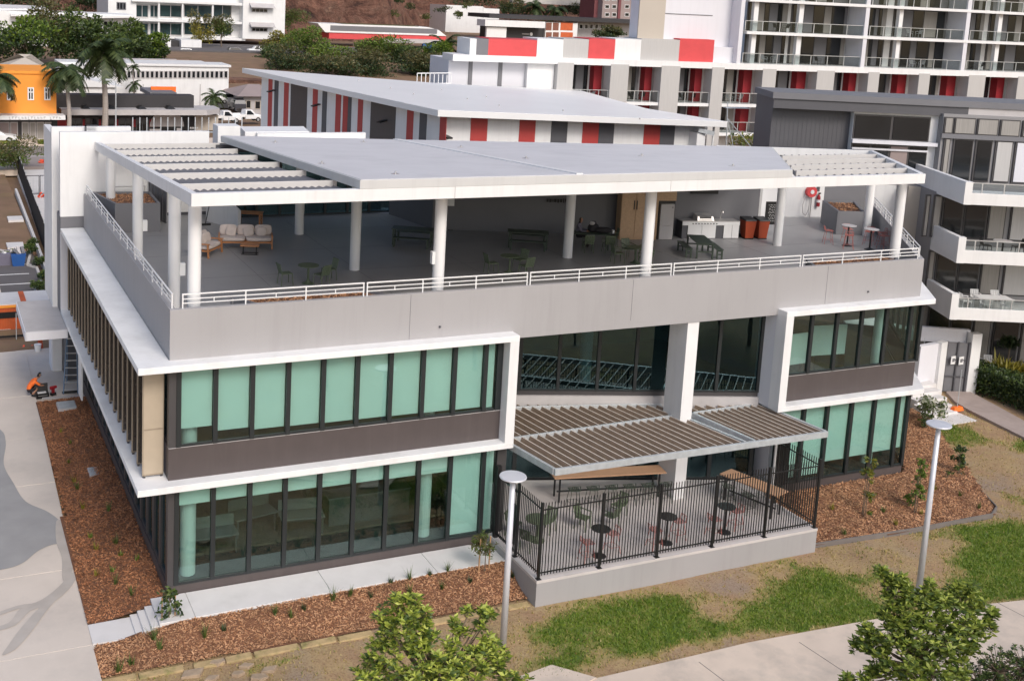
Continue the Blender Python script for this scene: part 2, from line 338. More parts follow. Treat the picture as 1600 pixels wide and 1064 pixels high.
def clump_set(c, rx, ry, rz, n, frac=.42, rs=rng, flat=1.):
    out = []
    for i in range(n):
        d = rs.normal(size=3); d /= np.linalg.norm(d); r = rs.uniform(.25, .85)
        f = frac*rs.uniform(.6, 1.25); out.append((c[0]+d[0]*r*rx, c[1]+d[1]*r*ry, c[2]+d[2]*r*rz, rx*f, ry*f, rz*f*flat))
    return out
def tree(name, label, base, top, crown_c, rad, nclump, nleaf, size, mats, cat='tree', group=None, trunk_r=.12, limbs=6, aspect=.45, bark='bark', seed=1, shell=.45, frac=.42, stems=1):
    rs = np.random.default_rng(seed); t = thing(name, label, cat, base, 0, group)
    cc = clump_set(crown_c, rad[0], rad[1], rad[2], nclump, frac, rs)
    m = MB(); b = Vector(base)
    for s_ in range(stems):
        off = Vector((rs.uniform(-1, 1), rs.uniform(-1, 1), 0))*trunk_r*2*(stems > 1)
        mid = b.lerp(Vector(crown_c), .55)+Vector((rs.uniform(-.1, .1)*rad[0], rs.uniform(-.1, .1)*rad[1], 0))+off
        m.tube(b+off-Vector((0, 0, .15)), mid, trunk_r, trunk_r*.7, 8); m.tube(mid, Vector(crown_c)+off, trunk_r*.7, trunk_r*.35, 7)
        for i in range(limbs):
            q = Vector(cc[rs.integers(len(cc))][:3]); st = b.lerp(Vector(crown_c), rs.uniform(.45, .9))+off*.5; k = st.lerp(q, .5)+Vector((0, 0, .06*rad[2]))
            m.tube(st, k, trunk_r*.4, trunk_r*.26, 6); m.tube(k, q, trunk_r*.26, trunk_r*.1, 5)
    m.build('trunk', bark, t)
    P, d = crown_points(nleaf, cc, shell, rs)
    mi = rs.integers(0, len(mats), nleaf) if len(mats) > 1 else None
    if mi is not None:    # with two materials, the first goes mostly to the upper crown
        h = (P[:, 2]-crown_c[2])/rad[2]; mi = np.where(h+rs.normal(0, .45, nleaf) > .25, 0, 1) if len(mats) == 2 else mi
    link('crown', leaves('crown', P, size, mats, aspect, midx=mi, rs=rs, dirs=d), t)
    return t
# ------------------------------------------------------------------ ground
def sm(a, b, x): t = np.clip((x-a)/(b-a), 0, 1); return t*t*(3-2*t)
def vnoise(x, y, s, seed=0):      # cheap smooth value noise
    x = np.asarray(x, float)/s; y = np.asarray(y, float)/s; xi = np.floor(x); yi = np.floor(y); fx = x-xi; fy = y-yi
    h = lambda a, b: np.modf(np.abs(np.sin(a*127.1+b*311.7+seed*74.7)*43758.5453))[0]
    fx = fx*fx*(3-2*fx); fy = fy*fy*(3-2*fy)
    return (h(xi, yi)*(1-fx)+h(xi+1, yi)*fx)*(1-fy)+(h(xi, yi+1)*(1-fx)+h(xi+1, yi+1)*fx)*fy
def ground_z(x, y):
    x = np.asarray(x, float); y = np.asarray(y, float)
    far = sm(150, 215, y)*4.6+sm(300, 330, y)*3
    near = -.62-.16*sm(-4, -9, y)
    return near+(.02-near)*sm(24, 60, y)*0+far+(.62)*sm(90, 95, y)
GX = np.concatenate([[-900, -500, -250, -120, -60, -30], np.arange(-20, 71, 5), [90, 120, 160, 220, 300, 450, 700, 1100]])
GY = np.concatenate([[-400, -200, -100, -60, -40], np.arange(-30, 101, 5), np.arange(110, 341, 10), [400, 600, 1000, 1600]])
gx, gy = np.meshgrid(GX, GY); gz = ground_z(gx, gy)-.16
n0, n1 = gx.shape; V = np.stack([gx.ravel(), gy.ravel(), gz.ravel()], 1)
ii = np.arange(n0*n1).reshape(n0, n1); I = np.stack([ii[:-1, :-1], ii[:-1, 1:], ii[1:, 1:], ii[1:, :-1]], -1).reshape(-1)
link('ground', fast_mesh('ground', V, I, 4, 'soil_brown'), kind='structure')
# patchy lawn in front of the building
GRASS = [(13.6, -6.6, 2.2, .7, .6), (17.4, -6.7, 2.2, .6, .6), (20.5, -6.9, 1.8, .5, .5), (24.2, -7.2, 2, .5, .7), (28.5, -7.9, 2.5, .6, .7), (29.5, -6.3, 1.6, 1, .45), (25.8, -5.6, 1.4, .7, .35), (15.5, -5.2, 3.4, 1.2, .45), (21.8, -6.0, 3.6, 1.25, .45), (18.4, -5.6, 2.5, 1.0, .35), (32.5, -6.2, 4, 2.4, .5), (26.2, -7.7, 2.2, .5, .7), (13.9, -4.5, 2.1, .85, 1.1), (17.6, -4.5, 1.6, .6, 1.), (15.2, -5.9, 2.2, .8, 1.), (12.6, -4.7, .9, .6, .7), (22.6, -5.3, 2.3, .75, 1.2), (22.8, -6.6, 1.9, .8, 1.1), (20.1, -6.2, 1.2, .6, .8),
         (32.0, -5.8, 2.2, 1.0, 1.2), (31., -7.4, 2.2, .9, 1.1), (33.4, -4.4, 1.9, .7, 1.), (36, -6, 2.5, 2, 1.1), (28.3, -7.6, 1.9, .6, .8), (11.5, -6.3, 1.6, .6, .9), (9.4, -5.6, .8, .4, .4), (40.5, 3.6, .9, 2.6, .9), (42.6, .6, 1.6, 1.6, 1.), (44.5, -1.8, 2, 1.6, 1.), (5.6, -3.5, .9, .12, .6), (4.0, -3.4, .6, .2, .6), (37, .5, .8, .4, .5), (7.6, -4.1, .3, .2, .7)]
def grass_mask(x, y):
    m = np.zeros_like(x, dtype=float)
    for cx, cy, sx, sy, a in GRASS: m += a*np.exp(-(((x-cx)/sx)**2+((y-cy)/sy)**2))
    n = vnoise(x, y, .9, 1)*.5+vnoise(x, y, .35, 2)*.3+vnoise(x, y, 1.7, 3)*.8
    return np.clip((m*.85+n*1.25-1.24)*1.1, 0, 1)
lx = np.arange(-3.4, 50.01, .2); ly = np.arange(-30, 12.01, .2); gx, gy = np.meshgrid(lx, ly)
def lawn_z(x, y): return ground_z(x, y)+.05*(vnoise(x, y, 1.7, 5)-.5)+.02*(vnoise(x, y, .4, 6)-.5)-.01+.22*sm(36, 41, x)*sm(-6, 1, y)
gz = lawn_z(gx, gy); n0, n1 = gx.shape
V = np.stack([gx.ravel(), gy.ravel(), gz.ravel()], 1); ii = np.arange(n0*n1).reshape(n0, n1); I = np.stack([ii[:-1, :-1], ii[:-1, 1:], ii[1:, 1:], ii[1:, :-1]], -1).reshape(-1)
def lawn_material():
    m = bpy.data.materials.new('lawn'); m.use_nodes = True; t = m.node_tree; b = t.nodes['Principled BSDF']; b.inputs['Roughness'].default_value = .95; L = t.links.new
    at_ = nd(t, 'ShaderNodeAttribute', attribute_name='cover'); tc = nd(t, 'ShaderNodeTexCoord')
    def noise(s, d=8): n = nd(t, 'ShaderNodeTexNoise'); n.inputs['Scale'].default_value = s; n.inputs['Detail'].default_value = d; L(tc.outputs['Object'], n.inputs['Vector']); return n.outputs[0]
    def ramp(f, a, b_): r = nd(t, 'ShaderNodeMapRange'); r.inputs[1].default_value = a; r.inputs[2].default_value = b_; L(f, r.inputs[0]); return r.outputs[0]
    def mix(f, c1, c2):
        x = nd(t, 'ShaderNodeMix', data_type='RGBA'); L(f, x.inputs[0])
        for i, c in ((6, c1), (7, c2)):
            if isinstance(c, tuple): x.inputs[i].default_value = (*c, 1)
            else: L(c, x.inputs[i])
        return x.outputs[2]
    dirt = mix(ramp(noise(1.1), .35, .65), (.345, .225, .13), (.40, .295, .145)); dirt = mix(ramp(noise(.55), .5, .68), dirt, (.31, .235, .175))
    dirt = mix(ramp(noise(14), .45, .75), dirt, (.22, .13, .075))
    gr = mix(ramp(noise(2.2), .38, .62), (.09, .145, .018), (.2, .215, .045))
    dry = mix(ramp(noise(3.1), .35, .65), (.41, .29, .145), (.32, .24, .105))
    L(mix(ramp(at_.outputs['Fac'], .3, .8), mix(ramp(at_.outputs['Fac'], .04, .4), dirt, dry), gr), b.inputs['Base Color'])
    bp = nd(t, 'ShaderNodeBump'); bp.inputs['Strength'].default_value = .6; bp.inputs['Distance'].default_value = .04; L(noise(22), bp.inputs['Height']); L(bp.outputs[0], b.inputs['Normal'])
    M['lawn'] = m
lawn_material()
me = fast_mesh('lawn', V, I, 4, 'lawn', smooth=True)
at_ = me.attributes.new('cover', 'FLOAT', 'POINT'); at_.data.foreach_set('value', grass_mask(gx, gy).ravel().astype(np.float32))
link('lawn', me, kind='structure')
def inside(P, poly):
    x, y = P[:, 0], P[:, 1]; r = np.zeros(len(P), bool); n = len(poly)
    for i in range(n):
        (x1, y1), (x2, y2) = poly[i], poly[(i+1) % n]
        c = ((y1 > y) != (y2 > y)) & (x < (x2-x1)*(y-y1)/((y2-y1) if y2 != y1 else 1e-9)+x1); r ^= c
    return r
def xy(p): return (float(p[0]), float(p[1]))
# public footpath and slabs
ZP = -.7
pub = [xy(atZ(u, v, ZP)) for u, v in [(800, 1096), (935, 1058), (1040, 1034), (1170, 1003), (1360, 968), (1480, 950), (1600, 937)]]
pub_poly = [pub[0]]+pub[1:]+[(36, -9.6), (42, -11.5), (42, -16), (34, -14.2), (24, -12.6), (12, -12.2), (4, -12.8), (2, -12)]
pth = struct('footpath', MB().prism(pub_poly[::-1], ZP-.3, ZP), 'concrete_path')
j = MB()
for i in range(1, len(pub)): pass
for x in (16.2, 20.1, 24.4, 28.8, 33): j.bar((x, -7.6-.05*(x-12), ZP+.001), (x+.5, -13, ZP+.001), .025, .006)
j.build('joint', 'edging', pth)
corner = [xy(atZ(u, v, -.66)) for u, v in [(812, 1056), (862, 1038), (932, 1058), (870, 1085)]]
struct('path_corner_slab', MB().prism(corner[::-1], -1, -.655), 'concrete_path')
# brick path on the right that leads to the neighbours' gate
rp = [xy(atZ(u, v, -.3)) for u, v in [(1478, 612), (1515, 612), (1560, 636), (1600, 658), (1640, 690), (1640, 722), (1600, 684), (1552, 660), (1512, 640), (1492, 628)]]
struct('side_path', MB().prism(rp[::-1], -1, -.27), 'paver')
# driveway of concrete bays
dv = MB().box(-40, -1.5, -30, 62, -.9, -.44); drive = struct('driveway', dv, 'concrete_drive')
slab_y = [-14, -7.6, -4.6, -1.0, 4.02, 11.45, 16.5, 22, 28.5]
for a, b in zip(slab_y, slab_y[1:]):
    m = MB(); z = -.40+rng.uniform(-.004, .004); xe = lambda y: -1.505+.0158*max(0, y-.16); m.prism([(-5.2, a+.012), (xe(a), a+.012), (xe(b), b-.012), (-5.2, b-.012)], -.6, z); m.build('slab', 'concrete_drive', drive, bevel=.01)
    m = MB(); m.box(-9.2, -5.225, a+.012, b-.012, -.6, z-.003); m.build('slab', 'concrete_drive', drive, bevel=.01)
def curve_poly(pts, n=6):
    P = [np.array(p) for p in pts]; out = []; k = len(P)
    for i in range(k):
        a, b, c, d = P[i-1], P[i], P[(i+1) % k], P[(i+2) % k]
        for s in range(n):
            t = s/n; out.append(tuple(.5*((2*b)+(-a+c)*t+(2*a-5*b+4*c-d)*t*t+(-a+3*b-3*c+d)*t**3)))
    return out
patch = [xy(atZ(u, v, -.39)) for u, v in [(-70, 640), (-4, 668), (9, 690), (6, 725), (22, 756), (40, 783), (76, 800), (101, 822), (106, 848), (84, 850), (60, 860), (34, 880), (0, 890), (-70, 900)]]
struct('asphalt_patch', MB().sheet(curve_poly(patch), -.388), 'asphalt_pale')
st = MB()
def stream(pts, ws):
    L_, R_ = [], []
    P = [atZ(u, v, -.39)[:2] for u, v in pts]
    for i, p in enumerate(P):
        d = P[min(i+1, len(P)-1)]-P[max(i-1, 0)]; d = d/np.linalg.norm(d); n = np.array([-d[1], d[0]])*ws[i]; L_.append(tuple(p+n)); R_.append(tuple(p-n))
    st.sheet(curve_poly(L_+R_[::-1], 4), -.384+.0006*len(st.v)/40)
stream([(116, 896), (100, 918), (72, 940), (40, 952), (18, 975), (-20, 985)], [.12, .2, .22, .2, .14, .12])
stream([(92, 925), (64, 955), (40, 985), (20, 1010), (6, 1022)], [.1, .16, .2, .16, .05])
stream([(60, 945), (30, 948), (-10, 962)], [.1, .1, .08])
stream([(104, 905), (106, 870), (98, 845), (92, 815)], [.12, .2, .22, .1])
struct('water_stain', st, 'wet_stain')
# ------------------------------------------------------------------ mulch beds
BED_L = [(-1.5, .16), (1.03, .2), (1.03, 20.6), (-1.17, 21.0)]
def zl(x, y): return -.37+.32*sm(-1.2, 1.0, np.asarray(x, float))*(1-sm(8, 22, np.asarray(y, float))*.5)+.03*(vnoise(x, y, .8, 9)-.5)
BED_F = [(-1.6, -2.72), (4.9, -2.75), (12.72, -2.62), (12.72, -1.02), (6, -1.07), (.62, -1.12), (.2, -1.04), (-1.5, -.1)]
BED_F = [(-1.62, -2.6), (4.9, -2.72), (12.72, -2.78), (12.72, -1.02), (6, -1.07), (.75, -1.18), (.4, -1.14), (-.2, -1.07), (-1.5, -1.01)]
def zf(x, y): return -.55+.5*sm(-2.6, -1.1, np.asarray(y, float))*(.25+.75*sm(-1, 1.2, np.asarray(x, float)))+.04*(vnoise(x, y, .7, 10)-.5)
BED_R = [(25.2, -3.02), (30, -3.3), (34.4, -3.35), (35.2, -2.9), (36.2, -1.0), (38.2, 2.2), (40.3, 5.2), (40.8, 6.9), (38.4, 7.4), (33.5, .44), (25.2, .44)]
def zr(x, y): return -.5+.45*sm(-3.2, .3, np.asarray(y, float))+.05*(vnoise(x, y, .9, 11)-.5)-.2*sm(34, 39, np.asarray(x, float))
def bed(name, poly, zfn, step, chip, dens):
    x0, x1 = min(p[0] for p in poly), max(p[0] for p in poly); y0, y1 = min(p[1] for p in poly), max(p[1] for p in poly)
    xs = np.arange(x0-step, x1+step*1.5, step); ys = np.arange(y0-step, y1+step*1.5, step); gx, gy = np.meshgrid(xs, ys); n0, n1 = gx.shape
    V = np.stack([gx.ravel(), gy.ravel(), zfn(gx, gy).ravel()], 1); ii = np.arange(n0*n1).reshape(n0, n1)
    q = np.stack([ii[:-1, :-1], ii[:-1, 1:], ii[1:, 1:], ii[1:, :-1]], -1).reshape(-1, 4); cen = V[q].mean(1); q = q[inside(cen, poly)]
    link(name, fast_mesh(name, V, q.ravel(), 4, 'mulch_soil'), kind='structure')
    n = int((x1-x0)*(y1-y0)*dens); P = np.stack([rng.uniform(x0, x1, n), rng.uniform(y0, y1, n)], 1); P = P[inside(P, poly)]; n = len(P)
    C = np.column_stack([P, zfn(P[:, 0], P[:, 1])+rng.uniform(.005, .035, n)])
    d = rng.normal(size=(n, 3)); d[:, 2] *= .35; d /= np.linalg.norm(d, axis=1)[:, None]; a = np.cross(d, np.array([0, 0, 1.])+rng.normal(size=(n, 3))*.5); a /= np.linalg.norm(a, axis=1)[:, None]
    l = rng.uniform(.04, .13, n)[:, None]; w_ = rng.uniform(.012, .035, n)[:, None]
    V = np.stack([C-d*l*.5-a*w_*.5, C+d*l*.5-a*w_*.6, C+d*l*.55+a*w_*.5, C-d*l*.45+a*w_*.5], 1).reshape(-1, 3)
    link(name+'_chips', fast_mesh(name+'_chips', V, np.arange(4*n), 4, chip), kind='stuff')
    o = bpy.data.objects[name+'_chips']; tag(o, 'loose bark chips covering the '+name.replace('_', ' '), 'mulch')
bed('side_mulch_bed', BED_L, zl, .25, 'chips_dark', 420)
bed('front_mulch_bed', BED_F, zf, .2, 'chips', 520)
bed('corner_mulch_bed', BED_R, zr, .25, 'chips', 380)
e = thing('bed_edging', 'thin dark edging strip along the mulch bed beside the patio', 'edging', (30, -3.3, -.5))
ep = [(25.2, -3.06), (30, -3.34), (34.4, -3.39), (35.25, -2.93), (36.25, -1.03)]
for a, b in zip(ep, ep[1:]): MB().wall(a, b, .05, -.7, -.42).build('edging_strip', 'edging', e)
# path along the front with its steps
fp = struct('front_path', MB().prism([(.52, -1.16), (1.25, -1.16), (12.73, -1.03), (12.73, .46), (.52, .46)], -.6, -.03), 'concrete_new')
MB().prism([(.50, -1.17), (1.62, -1.155), (1.62, .44), (.50, .44)], -.2, 0).build('slab', 'concrete_new', fp, bevel=.01)
for x in (1.64, 6.2, 10.1):
    x1 = {1.64: 6.18, 6.2: 10.08, 10.1: 12.74}[x]; MB().prism([(x, -1.15+.01*(x-1.6)), (x1, -1.15+.01*(x1-1.6)), (x1, .44), (x, .44)], -.2, 0).build('slab', 'concrete_new', fp, bevel=.01)
s = thing('steps', 'three pale concrete steps at the end of the front path', 'steps', (.0, -.5, -.45))
for i in range(3): MB().box(.49-.23*(i+1), .497-.23*i, -1.12+.02*i, .2, -.6, -.1-.1*i).build('step', 'concrete_new', s, bevel=.015)
struct('lower_slab', MB().prism([(-1.5, -1.0), (-.2, -1.06), (-.2, .18), (-1.5, .14)], -.7, -.372), 'concrete_new')
# sandstone blocks along the front bed, rubble
e = thing('stone_edging', 'row of sandstone blocks edging the front mulch bed, grass growing between', 'edging', (6, -2.9, -.6))
x = -1.5
while x < 12.5:
    l = random.uniform(.8, 1.5); y = -2.66-.018*(x+1.5)+random.uniform(-.02, .02); m = MB(); a = random.uniform(-.03, .03)
    m.hexa([(x, y-.3, -.8), (x+l, y-.3+a, -.8), (x+l, y+a, -.8), (x, y, -.8)], [(x+.02, y-.28, -.585), (x+l-.03, y-.28+a, -.58), (x+l-.02, y-.02+a, -.54), (x+.03, y-.02, -.545)])
    m.build('stone', 'sandstone', e, bevel=.03); x += l+random.choice([.03, .05, .25])
for i, (u, v, s_) in enumerate([(300, 1052, .5), (340, 1034, .34), (385, 1040, .3), (372, 1052, .26), (420, 1046, .34), (405, 1058, .4), (330, 1060, .3)]):
    p = atZ(u, v, -.6); m = MB(); n = 4+i % 2; a0 = random.random()*3
    pl_ = [(p[0]+s_*(1+.3*random.random())*math.cos(a0+2*math.pi*k/n)*.7, p[1]+s_*math.sin(a0+2*math.pi*k/n)*.45) for k in range(n)]
    tl = random.uniform(-.15, .15); m.prism(pl_, -.8, lambda X, Y: -.55+tl*(X-p[0]))
    side = ['largest flat sandstone slab lying left in the rubble', 'thin sandstone slab nearest the mulch edge', 'small flat stone in the middle of the rubble', 'smallest rubble stone, in front of the middle one', 'pale stone at the right end of the rubble', 'stone at the bottom right of the rubble pile', 'stone at the bottom left of the rubble pile'][i]
    tag(m.build('rubble_stone', 'rock', bevel=.008), side, 'stone', 'sandstone rubble in front of the mulch')
# grass blades on the green patches
n = 420000; P = np.stack([rng.uniform(-2, 46, n), rng.uniform(-9, 7, n)], 1); g = grass_mask(P[:, 0], P[:, 1])
ok = (rng.uniform(0, 1, n) < g*.8+.05)
for pl_ in (BED_L, BED_F, BED_R, pub_poly, rp, [(12.6, -3.4), (25.2, -3.4), (25.2, 4), (12.6, 4)], [(-2, -2.6), (13, -2.6), (13, 9), (-2, 9)], [(25, -3), (34, -3), (41, 8), (25, 8)], [(-2.5, -9), (-1.5, -9), (-1.5, 9), (-2.5, 9)]): ok &= ~inside(P, pl_)
P = P[ok]; n = len(P); z = lawn_z(P[:, 0], P[:, 1]); h = rng.uniform(.04, .11, n); a = rng.uniform(0, 6.28, n); w_ = rng.uniform(.012, .03, n); ln = rng.normal(0, .4, (n, 2))*h[:, None]
V = np.stack([np.column_stack([P[:, 0]-np.cos(a)*w_, P[:, 1]-np.sin(a)*w_, z]), np.column_stack([P[:, 0]+np.cos(a)*w_, P[:, 1]+np.sin(a)*w_, z]), np.column_stack([P[:, 0]+ln[:, 0], P[:, 1]+ln[:, 1], z+h])], 1).reshape(-1, 3)
gm = (grass_mask(P[:, 0], P[:, 1])+rng.normal(0, .25, n) < .5).astype(int)
o = link('lawn_grass', fast_mesh('lawn_grass', V, np.arange(3*n), 3, ['grass', 'grass_dry'], gm), kind='stuff'); tag(o, 'short patchy grass growing on the dry lawn', 'grass')
# ------------------------------------------------------------------ the terrace building
ZL, ZU, TH = 3.73, 7.73, .22; ZF = 8.4; ZPAR = 9.6
B = thing('terrace_building', 'grey and white two-storey building with green-glass windows and an open roof terrace on round columns', 'building', (1.05, .48, 0))
SK = np.array([.6, .8])                     # direction of the skewed right-hand side
def skp(x, y, d): return (x+SK[0]*d, y+SK[1]*d)
def bp(name, mb, mats, parent=None, **k): return mb.build(name, mats, parent or B, **k)
G0 = .48
# ledges and frames
bp('ledge', MB().prism([(0, 0), (13.37, 0), (13.37, .62), (1.06, .62), (1.06, 21.6), (0, 21.6)], ZU, ZU+TH), 'ledge', bevel=.012)
bp('ledge', MB().prism([(0, 0), (13.37, 0), (13.37, .62), (1.06, .62), (1.06, 21.7), (0, 21.7)], ZL, ZL+TH), 'ledge', bevel=.012)
bp('frame_jamb', MB().box(13.0, 13.367, .003, .6, ZL+TH-.02, ZU+.02), 'white', bevel=.01)
bp('side_wall', MB().box(13.1, 13.36, .6, 5.4, ZL, ZU+TH-.03), 'white')
bp('ledge', MB().prism([(25.48, 0), (33.56, 0), skp(33.56, 0, 14), (39, 11.2), (33.2, .62), (25.48, .62)], ZU+.002, ZU+TH-.004), 'ledge', bevel=.012)
bp('ledge', MB().prism([(25.48, 0), (33.5, 0), skp(33.5, 0, 12), (38, 9.6), (33.1, .62), (25.48, .62)], ZL+.002, ZL+TH-.004), 'ledge', bevel=.012)
bp('frame_jamb', MB().box(25.483, 25.86, .003, .6, ZL+TH-.02, ZU+.02), 'white', bevel=.01)
bp('side_wall', MB().box(25.49, 25.78, .6, 1.6, ZL, ZU+TH-.03), 'lavender')
# brown spandrels with their pale flashing line
for x0, x1 in ((1.05, 13.0), (25.86, 33.32)):
    sp = bp('spandrel', MB().box(x0, x1, G0, G0+.2, ZL+TH, 5.03), 'brown_clad'); MB().box(x0-.0, x1, G0-.012, G0+.21, 5.032, 5.05).build('flashing', 'slab_grey', sp)
bp('spandrel', MB().box(1.05, 1.25, G0+.2, 21.6, ZL+TH, 5.02), 'brown_clad')
for x0, x1 in ((1.03, 13.36), (25.9, 33.22)):
    sp = bp('plinth', MB().box(x0, x1, G0-.004, G0+.25, -.6, .27), 'brown_clad'); MB().box(x0, x1, G0-.016, G0+.2, .272, .29).build('flashing', 'frame_grey', sp)
bp('plinth', MB().box(1.035, 1.3, G0+.25, 21.6, -.6, .27), 'brown_clad')
bp('corner_post', MB().box(1.05, 1.36, G0-.002, G0+.3, 5.05, ZU), 'frame_grey'); bp('corner_post', MB().box(1.045, 1.33, G0-.002, G0+.3, .29, ZL), 'frame_grey')
bp('corner_post', MB().box(12.78, 13.0, G0-.001, G0+.2, 5.05, ZU), 'frame'); bp('corner_post', MB().box(13.0, 13.37, G0-.003, G0+.3, .29, ZL), 'frame_grey')
# windows: one frame piece with its pane and blind each
def window(p, q, z0, z1, glassm, blind=None, mw=.15, par=None, framem='frame', last=False, depth=.14, off=.02, fin=False):
    """pane between p and q (plan points); the frame piece carries the left mullion, head and sill"""
    p = np.array(p, float); q = np.array(q, float); d = (q-p)/np.linalg.norm(q-p); n = np.array([d[1], -d[0]])     # n points outwards
    m = MB(); a = p-d*mw/2; b = p+d*mw/2
    m.wall(a+n*off*2, b+n*off*2, depth, z0, z1)
    if last: m.wall(q-d*mw/2+n*off*2, q+d*mw/2+n*off*2, depth, z0, z1)
    qe = q-d*mw/2
    m.wall(b+n*off, qe+n*off, depth-.03, z0+.002, z0+.075); m.wall(b+n*off, qe+n*off, depth-.03, z1-.07, z1-.002)
    wnd = bp('window', m, framem, par)
    MB().wall(b-n*.03, qe-n*.03, .012, z0+.075, z1-.07).build('pane', glassm, wnd)
    if blind is not None:
        k = MB().wall(b+d*.015-n*.12, qe-d*.015-n*.12, .012, max(z0+.08, blind), z1-.07); k.build('blind', 'blind', wnd)
    return wnd
XL = [1.36, 2.55, 3.77, 4.99, 6.21, 7.43, 8.65, 9.87, 11.09, 12.31, 12.8]
bl1 = [5.62, 5.42, 5.32, 5.30, 5.27, 5.26, 5.24, 5.22, 5.2, 5.15]
for i in range(10): window((XL[i], G0), (XL[i+1], G0), 5.06, ZU, 'glass', bl1[i])
bl0 = [3.0, 3.02, 3.0, 2.98, 2.95, 2.94, 2.92, 2.9, .42, .42]
XG = [1.33, 2.53, 3.76, 4.98, 6.2, 7.43, 8.65, 9.88, 11.12, 12.45, 13.0]
for i in range(10): window((XG[i], G0), (XG[i+1], G0), .30, ZL, 'glass', bl0[i])
XR = [25.9, 27.28, 28.62, 29.98, 31.35, 32.75, 33.36]
for i in range(6): window((XR[i], G0), (XR[i+1], G0), 5.06, ZU, 'glass', None, last=i == 5)
XR0 = [26.0, 27.35, 28.62, 29.96, 31.25, 32.62, 33.2]
blr = [.5, .5, .98, 1.02, 1.06, 1.1]
for i in range(6): window((XR0[i], G0), (XR0[i+1], G0), .30, ZL, 'glass', blr[i], last=i == 5)
# right-hand skewed side
for k, z0, z1 in ((0, .3, ZL), (1, 5.06, ZU)):
    for i in range(6): window(skp(33.36, G0+.12, .15+i*1.4), skp(33.36, G0+.12, .15+(i+1)*1.4), z0, z1, 'glass', None)
bp('spandrel', MB().wall(skp(33.32, G0, .05), skp(33.32, G0, 9), .2, ZL+TH, 5.03), 'brown_clad'); bp('plinth', MB().wall(skp(33.2, G0, .05), skp(33.2, G0, 9), .2, -.6, .27), 'brown_clad')
# left side: bronze fins in front of dark glazing
for i in range(17):
    y = .8+i*1.22
    window((1.12, y+1.22), (1.12, y), 5.06, ZU, 'glass_center', None, mw=.1); window((1.12, y+1.22), (1.12, y), .3, ZL, 'glass_center', None, mw=.3, framem='frame_grey')
for i in range(21):
    y = .95+i*1.02; m = MB(); m.box(.3, .345, y, y+.04, ZL+TH+.06, ZU-.04)
    f = bp('fin', MB().box(.345, .98, y+.008, y+.032, ZL+TH+.08, ZU-.06), 'fin_panel_sunlit' if i == 0 else 'fin_mesh_shaded'); m.box(.955, .98, y-.012, y+.052, ZL+TH+.06, ZU-.04); (m.box(.345, .955, y-.01, y+.05, 5.55, 5.59) if i == 0 else m); m.box(.345, .955, y-.01, y+.05, ZL+TH+.06, ZL+TH+.1); m.build('fin_frame', 'fin', f)
    MB().box(.32, .4, y-.03, y+.07, ZL+TH, ZL+TH+.06).box(.88, .96, y-.03, y+.07, ZL+TH, ZL+TH+.06).build('bracket', 'frame_grey', f)
# centre bay: set-back glazing at an angle, pillar
CA, CB = np.array([13.4, 5.15]), np.array([25.49, 1.28]); cdv = (CB-CA)/np.linalg.norm(CB-CA)
cx = [13.45, 15.88, 17.4, 18.95, 20.45, 21.95, 23.75, 25.45]
def onc(x): return (x, CA[1]+(x-CA[0])*(CB[1]-CA[1])/(CB[0]-CA[0]))
for i in range(7): window(onc(cx[i]), onc(cx[i+1]), 4.16, 7.9, 'glass_center', None, mw=.13, framem='frame', last=i == 6)
bp('sill', MB().wall(onc(13.4), onc(25.48), .25, 3.98, 4.16), 'frame_grey'); bp('upstand', MB().wall((onc(13.4)[0], onc(13.4)[1]-.12), (25.46, onc(25.46)[1]-.12), .4, 3.5, 3.978), 'slab_grey')
for i in range(7): window(onc(cx[i]), onc(cx[i+1]), .38, 3.45, 'glass_center', None, mw=.16, framem='frame', last=i == 6)
bp('pillar', MB().box(21.12, 21.66, .6, 1.75, -.3, 7.66), 'white', bevel=.01)
bp('pillar', MB().box(25.9, 26.5, .75, 1.6, -.3, ZL), 'lavender'); bp('pillar', MB().tube((25.75, .2, .3), (25.75, .2, 3.4), .05), 'white_clean')
# interior: floors, ceilings, back wall, columns
bp('floor_slab', MB().prism([(1.3, .7), (33.2, .7), skp(33.1, .7, 9), (20, 20), (1.3, 21.4)], -.4, .3), 'carpet')
bp('floor_slab', MB().prism([(1.3, .75), (13.0, .75), (13.0, 5.3), (25.8, 1.5), (26, .75), (33.1, .75), skp(33.1, .75, 9), (20, 20), (1.3, 21.4)], ZL+.01, 4.1), 'carpet')
bp('ceiling', MB().prism([(1.3, .62), (13.0, .62), (13.05, 5.3), (25.8, 1.6), (26, .62), (33.1, .62), skp(33.1, .62, 9), (20, 20), (1.3, 21.4)], 3.5, ZL+.005), 'interior')
bp('inner_wall', MB().box(1.5, 34, 9, 9.2, .3, ZU), 'interior'); bp('inner_wall', MB().box(7.4, 7.55, 5.5, 9, .3, ZL-.25), 'interior'); bp('inner_wall', MB().box(13.05, 13.3, .9, 9, .3, ZU), 'interior'); bp('inner_wall', MB().box(26.1, 26.3, 1.4, 9, .3, ZU), 'interior')
for x, y in ((1.85, 1.15), (10.45, 1.2), (31.9, 1.3), (19.3, 4.9)):
    bp('inner_column', MB().tube((x, y, .3), (x, y, 3.5), .26, n=20), 'white_clean', smooth=False); bp('inner_column', MB().tube((x, y, 4.1), (x, y, ZU), .26, n=20), 'white_clean')
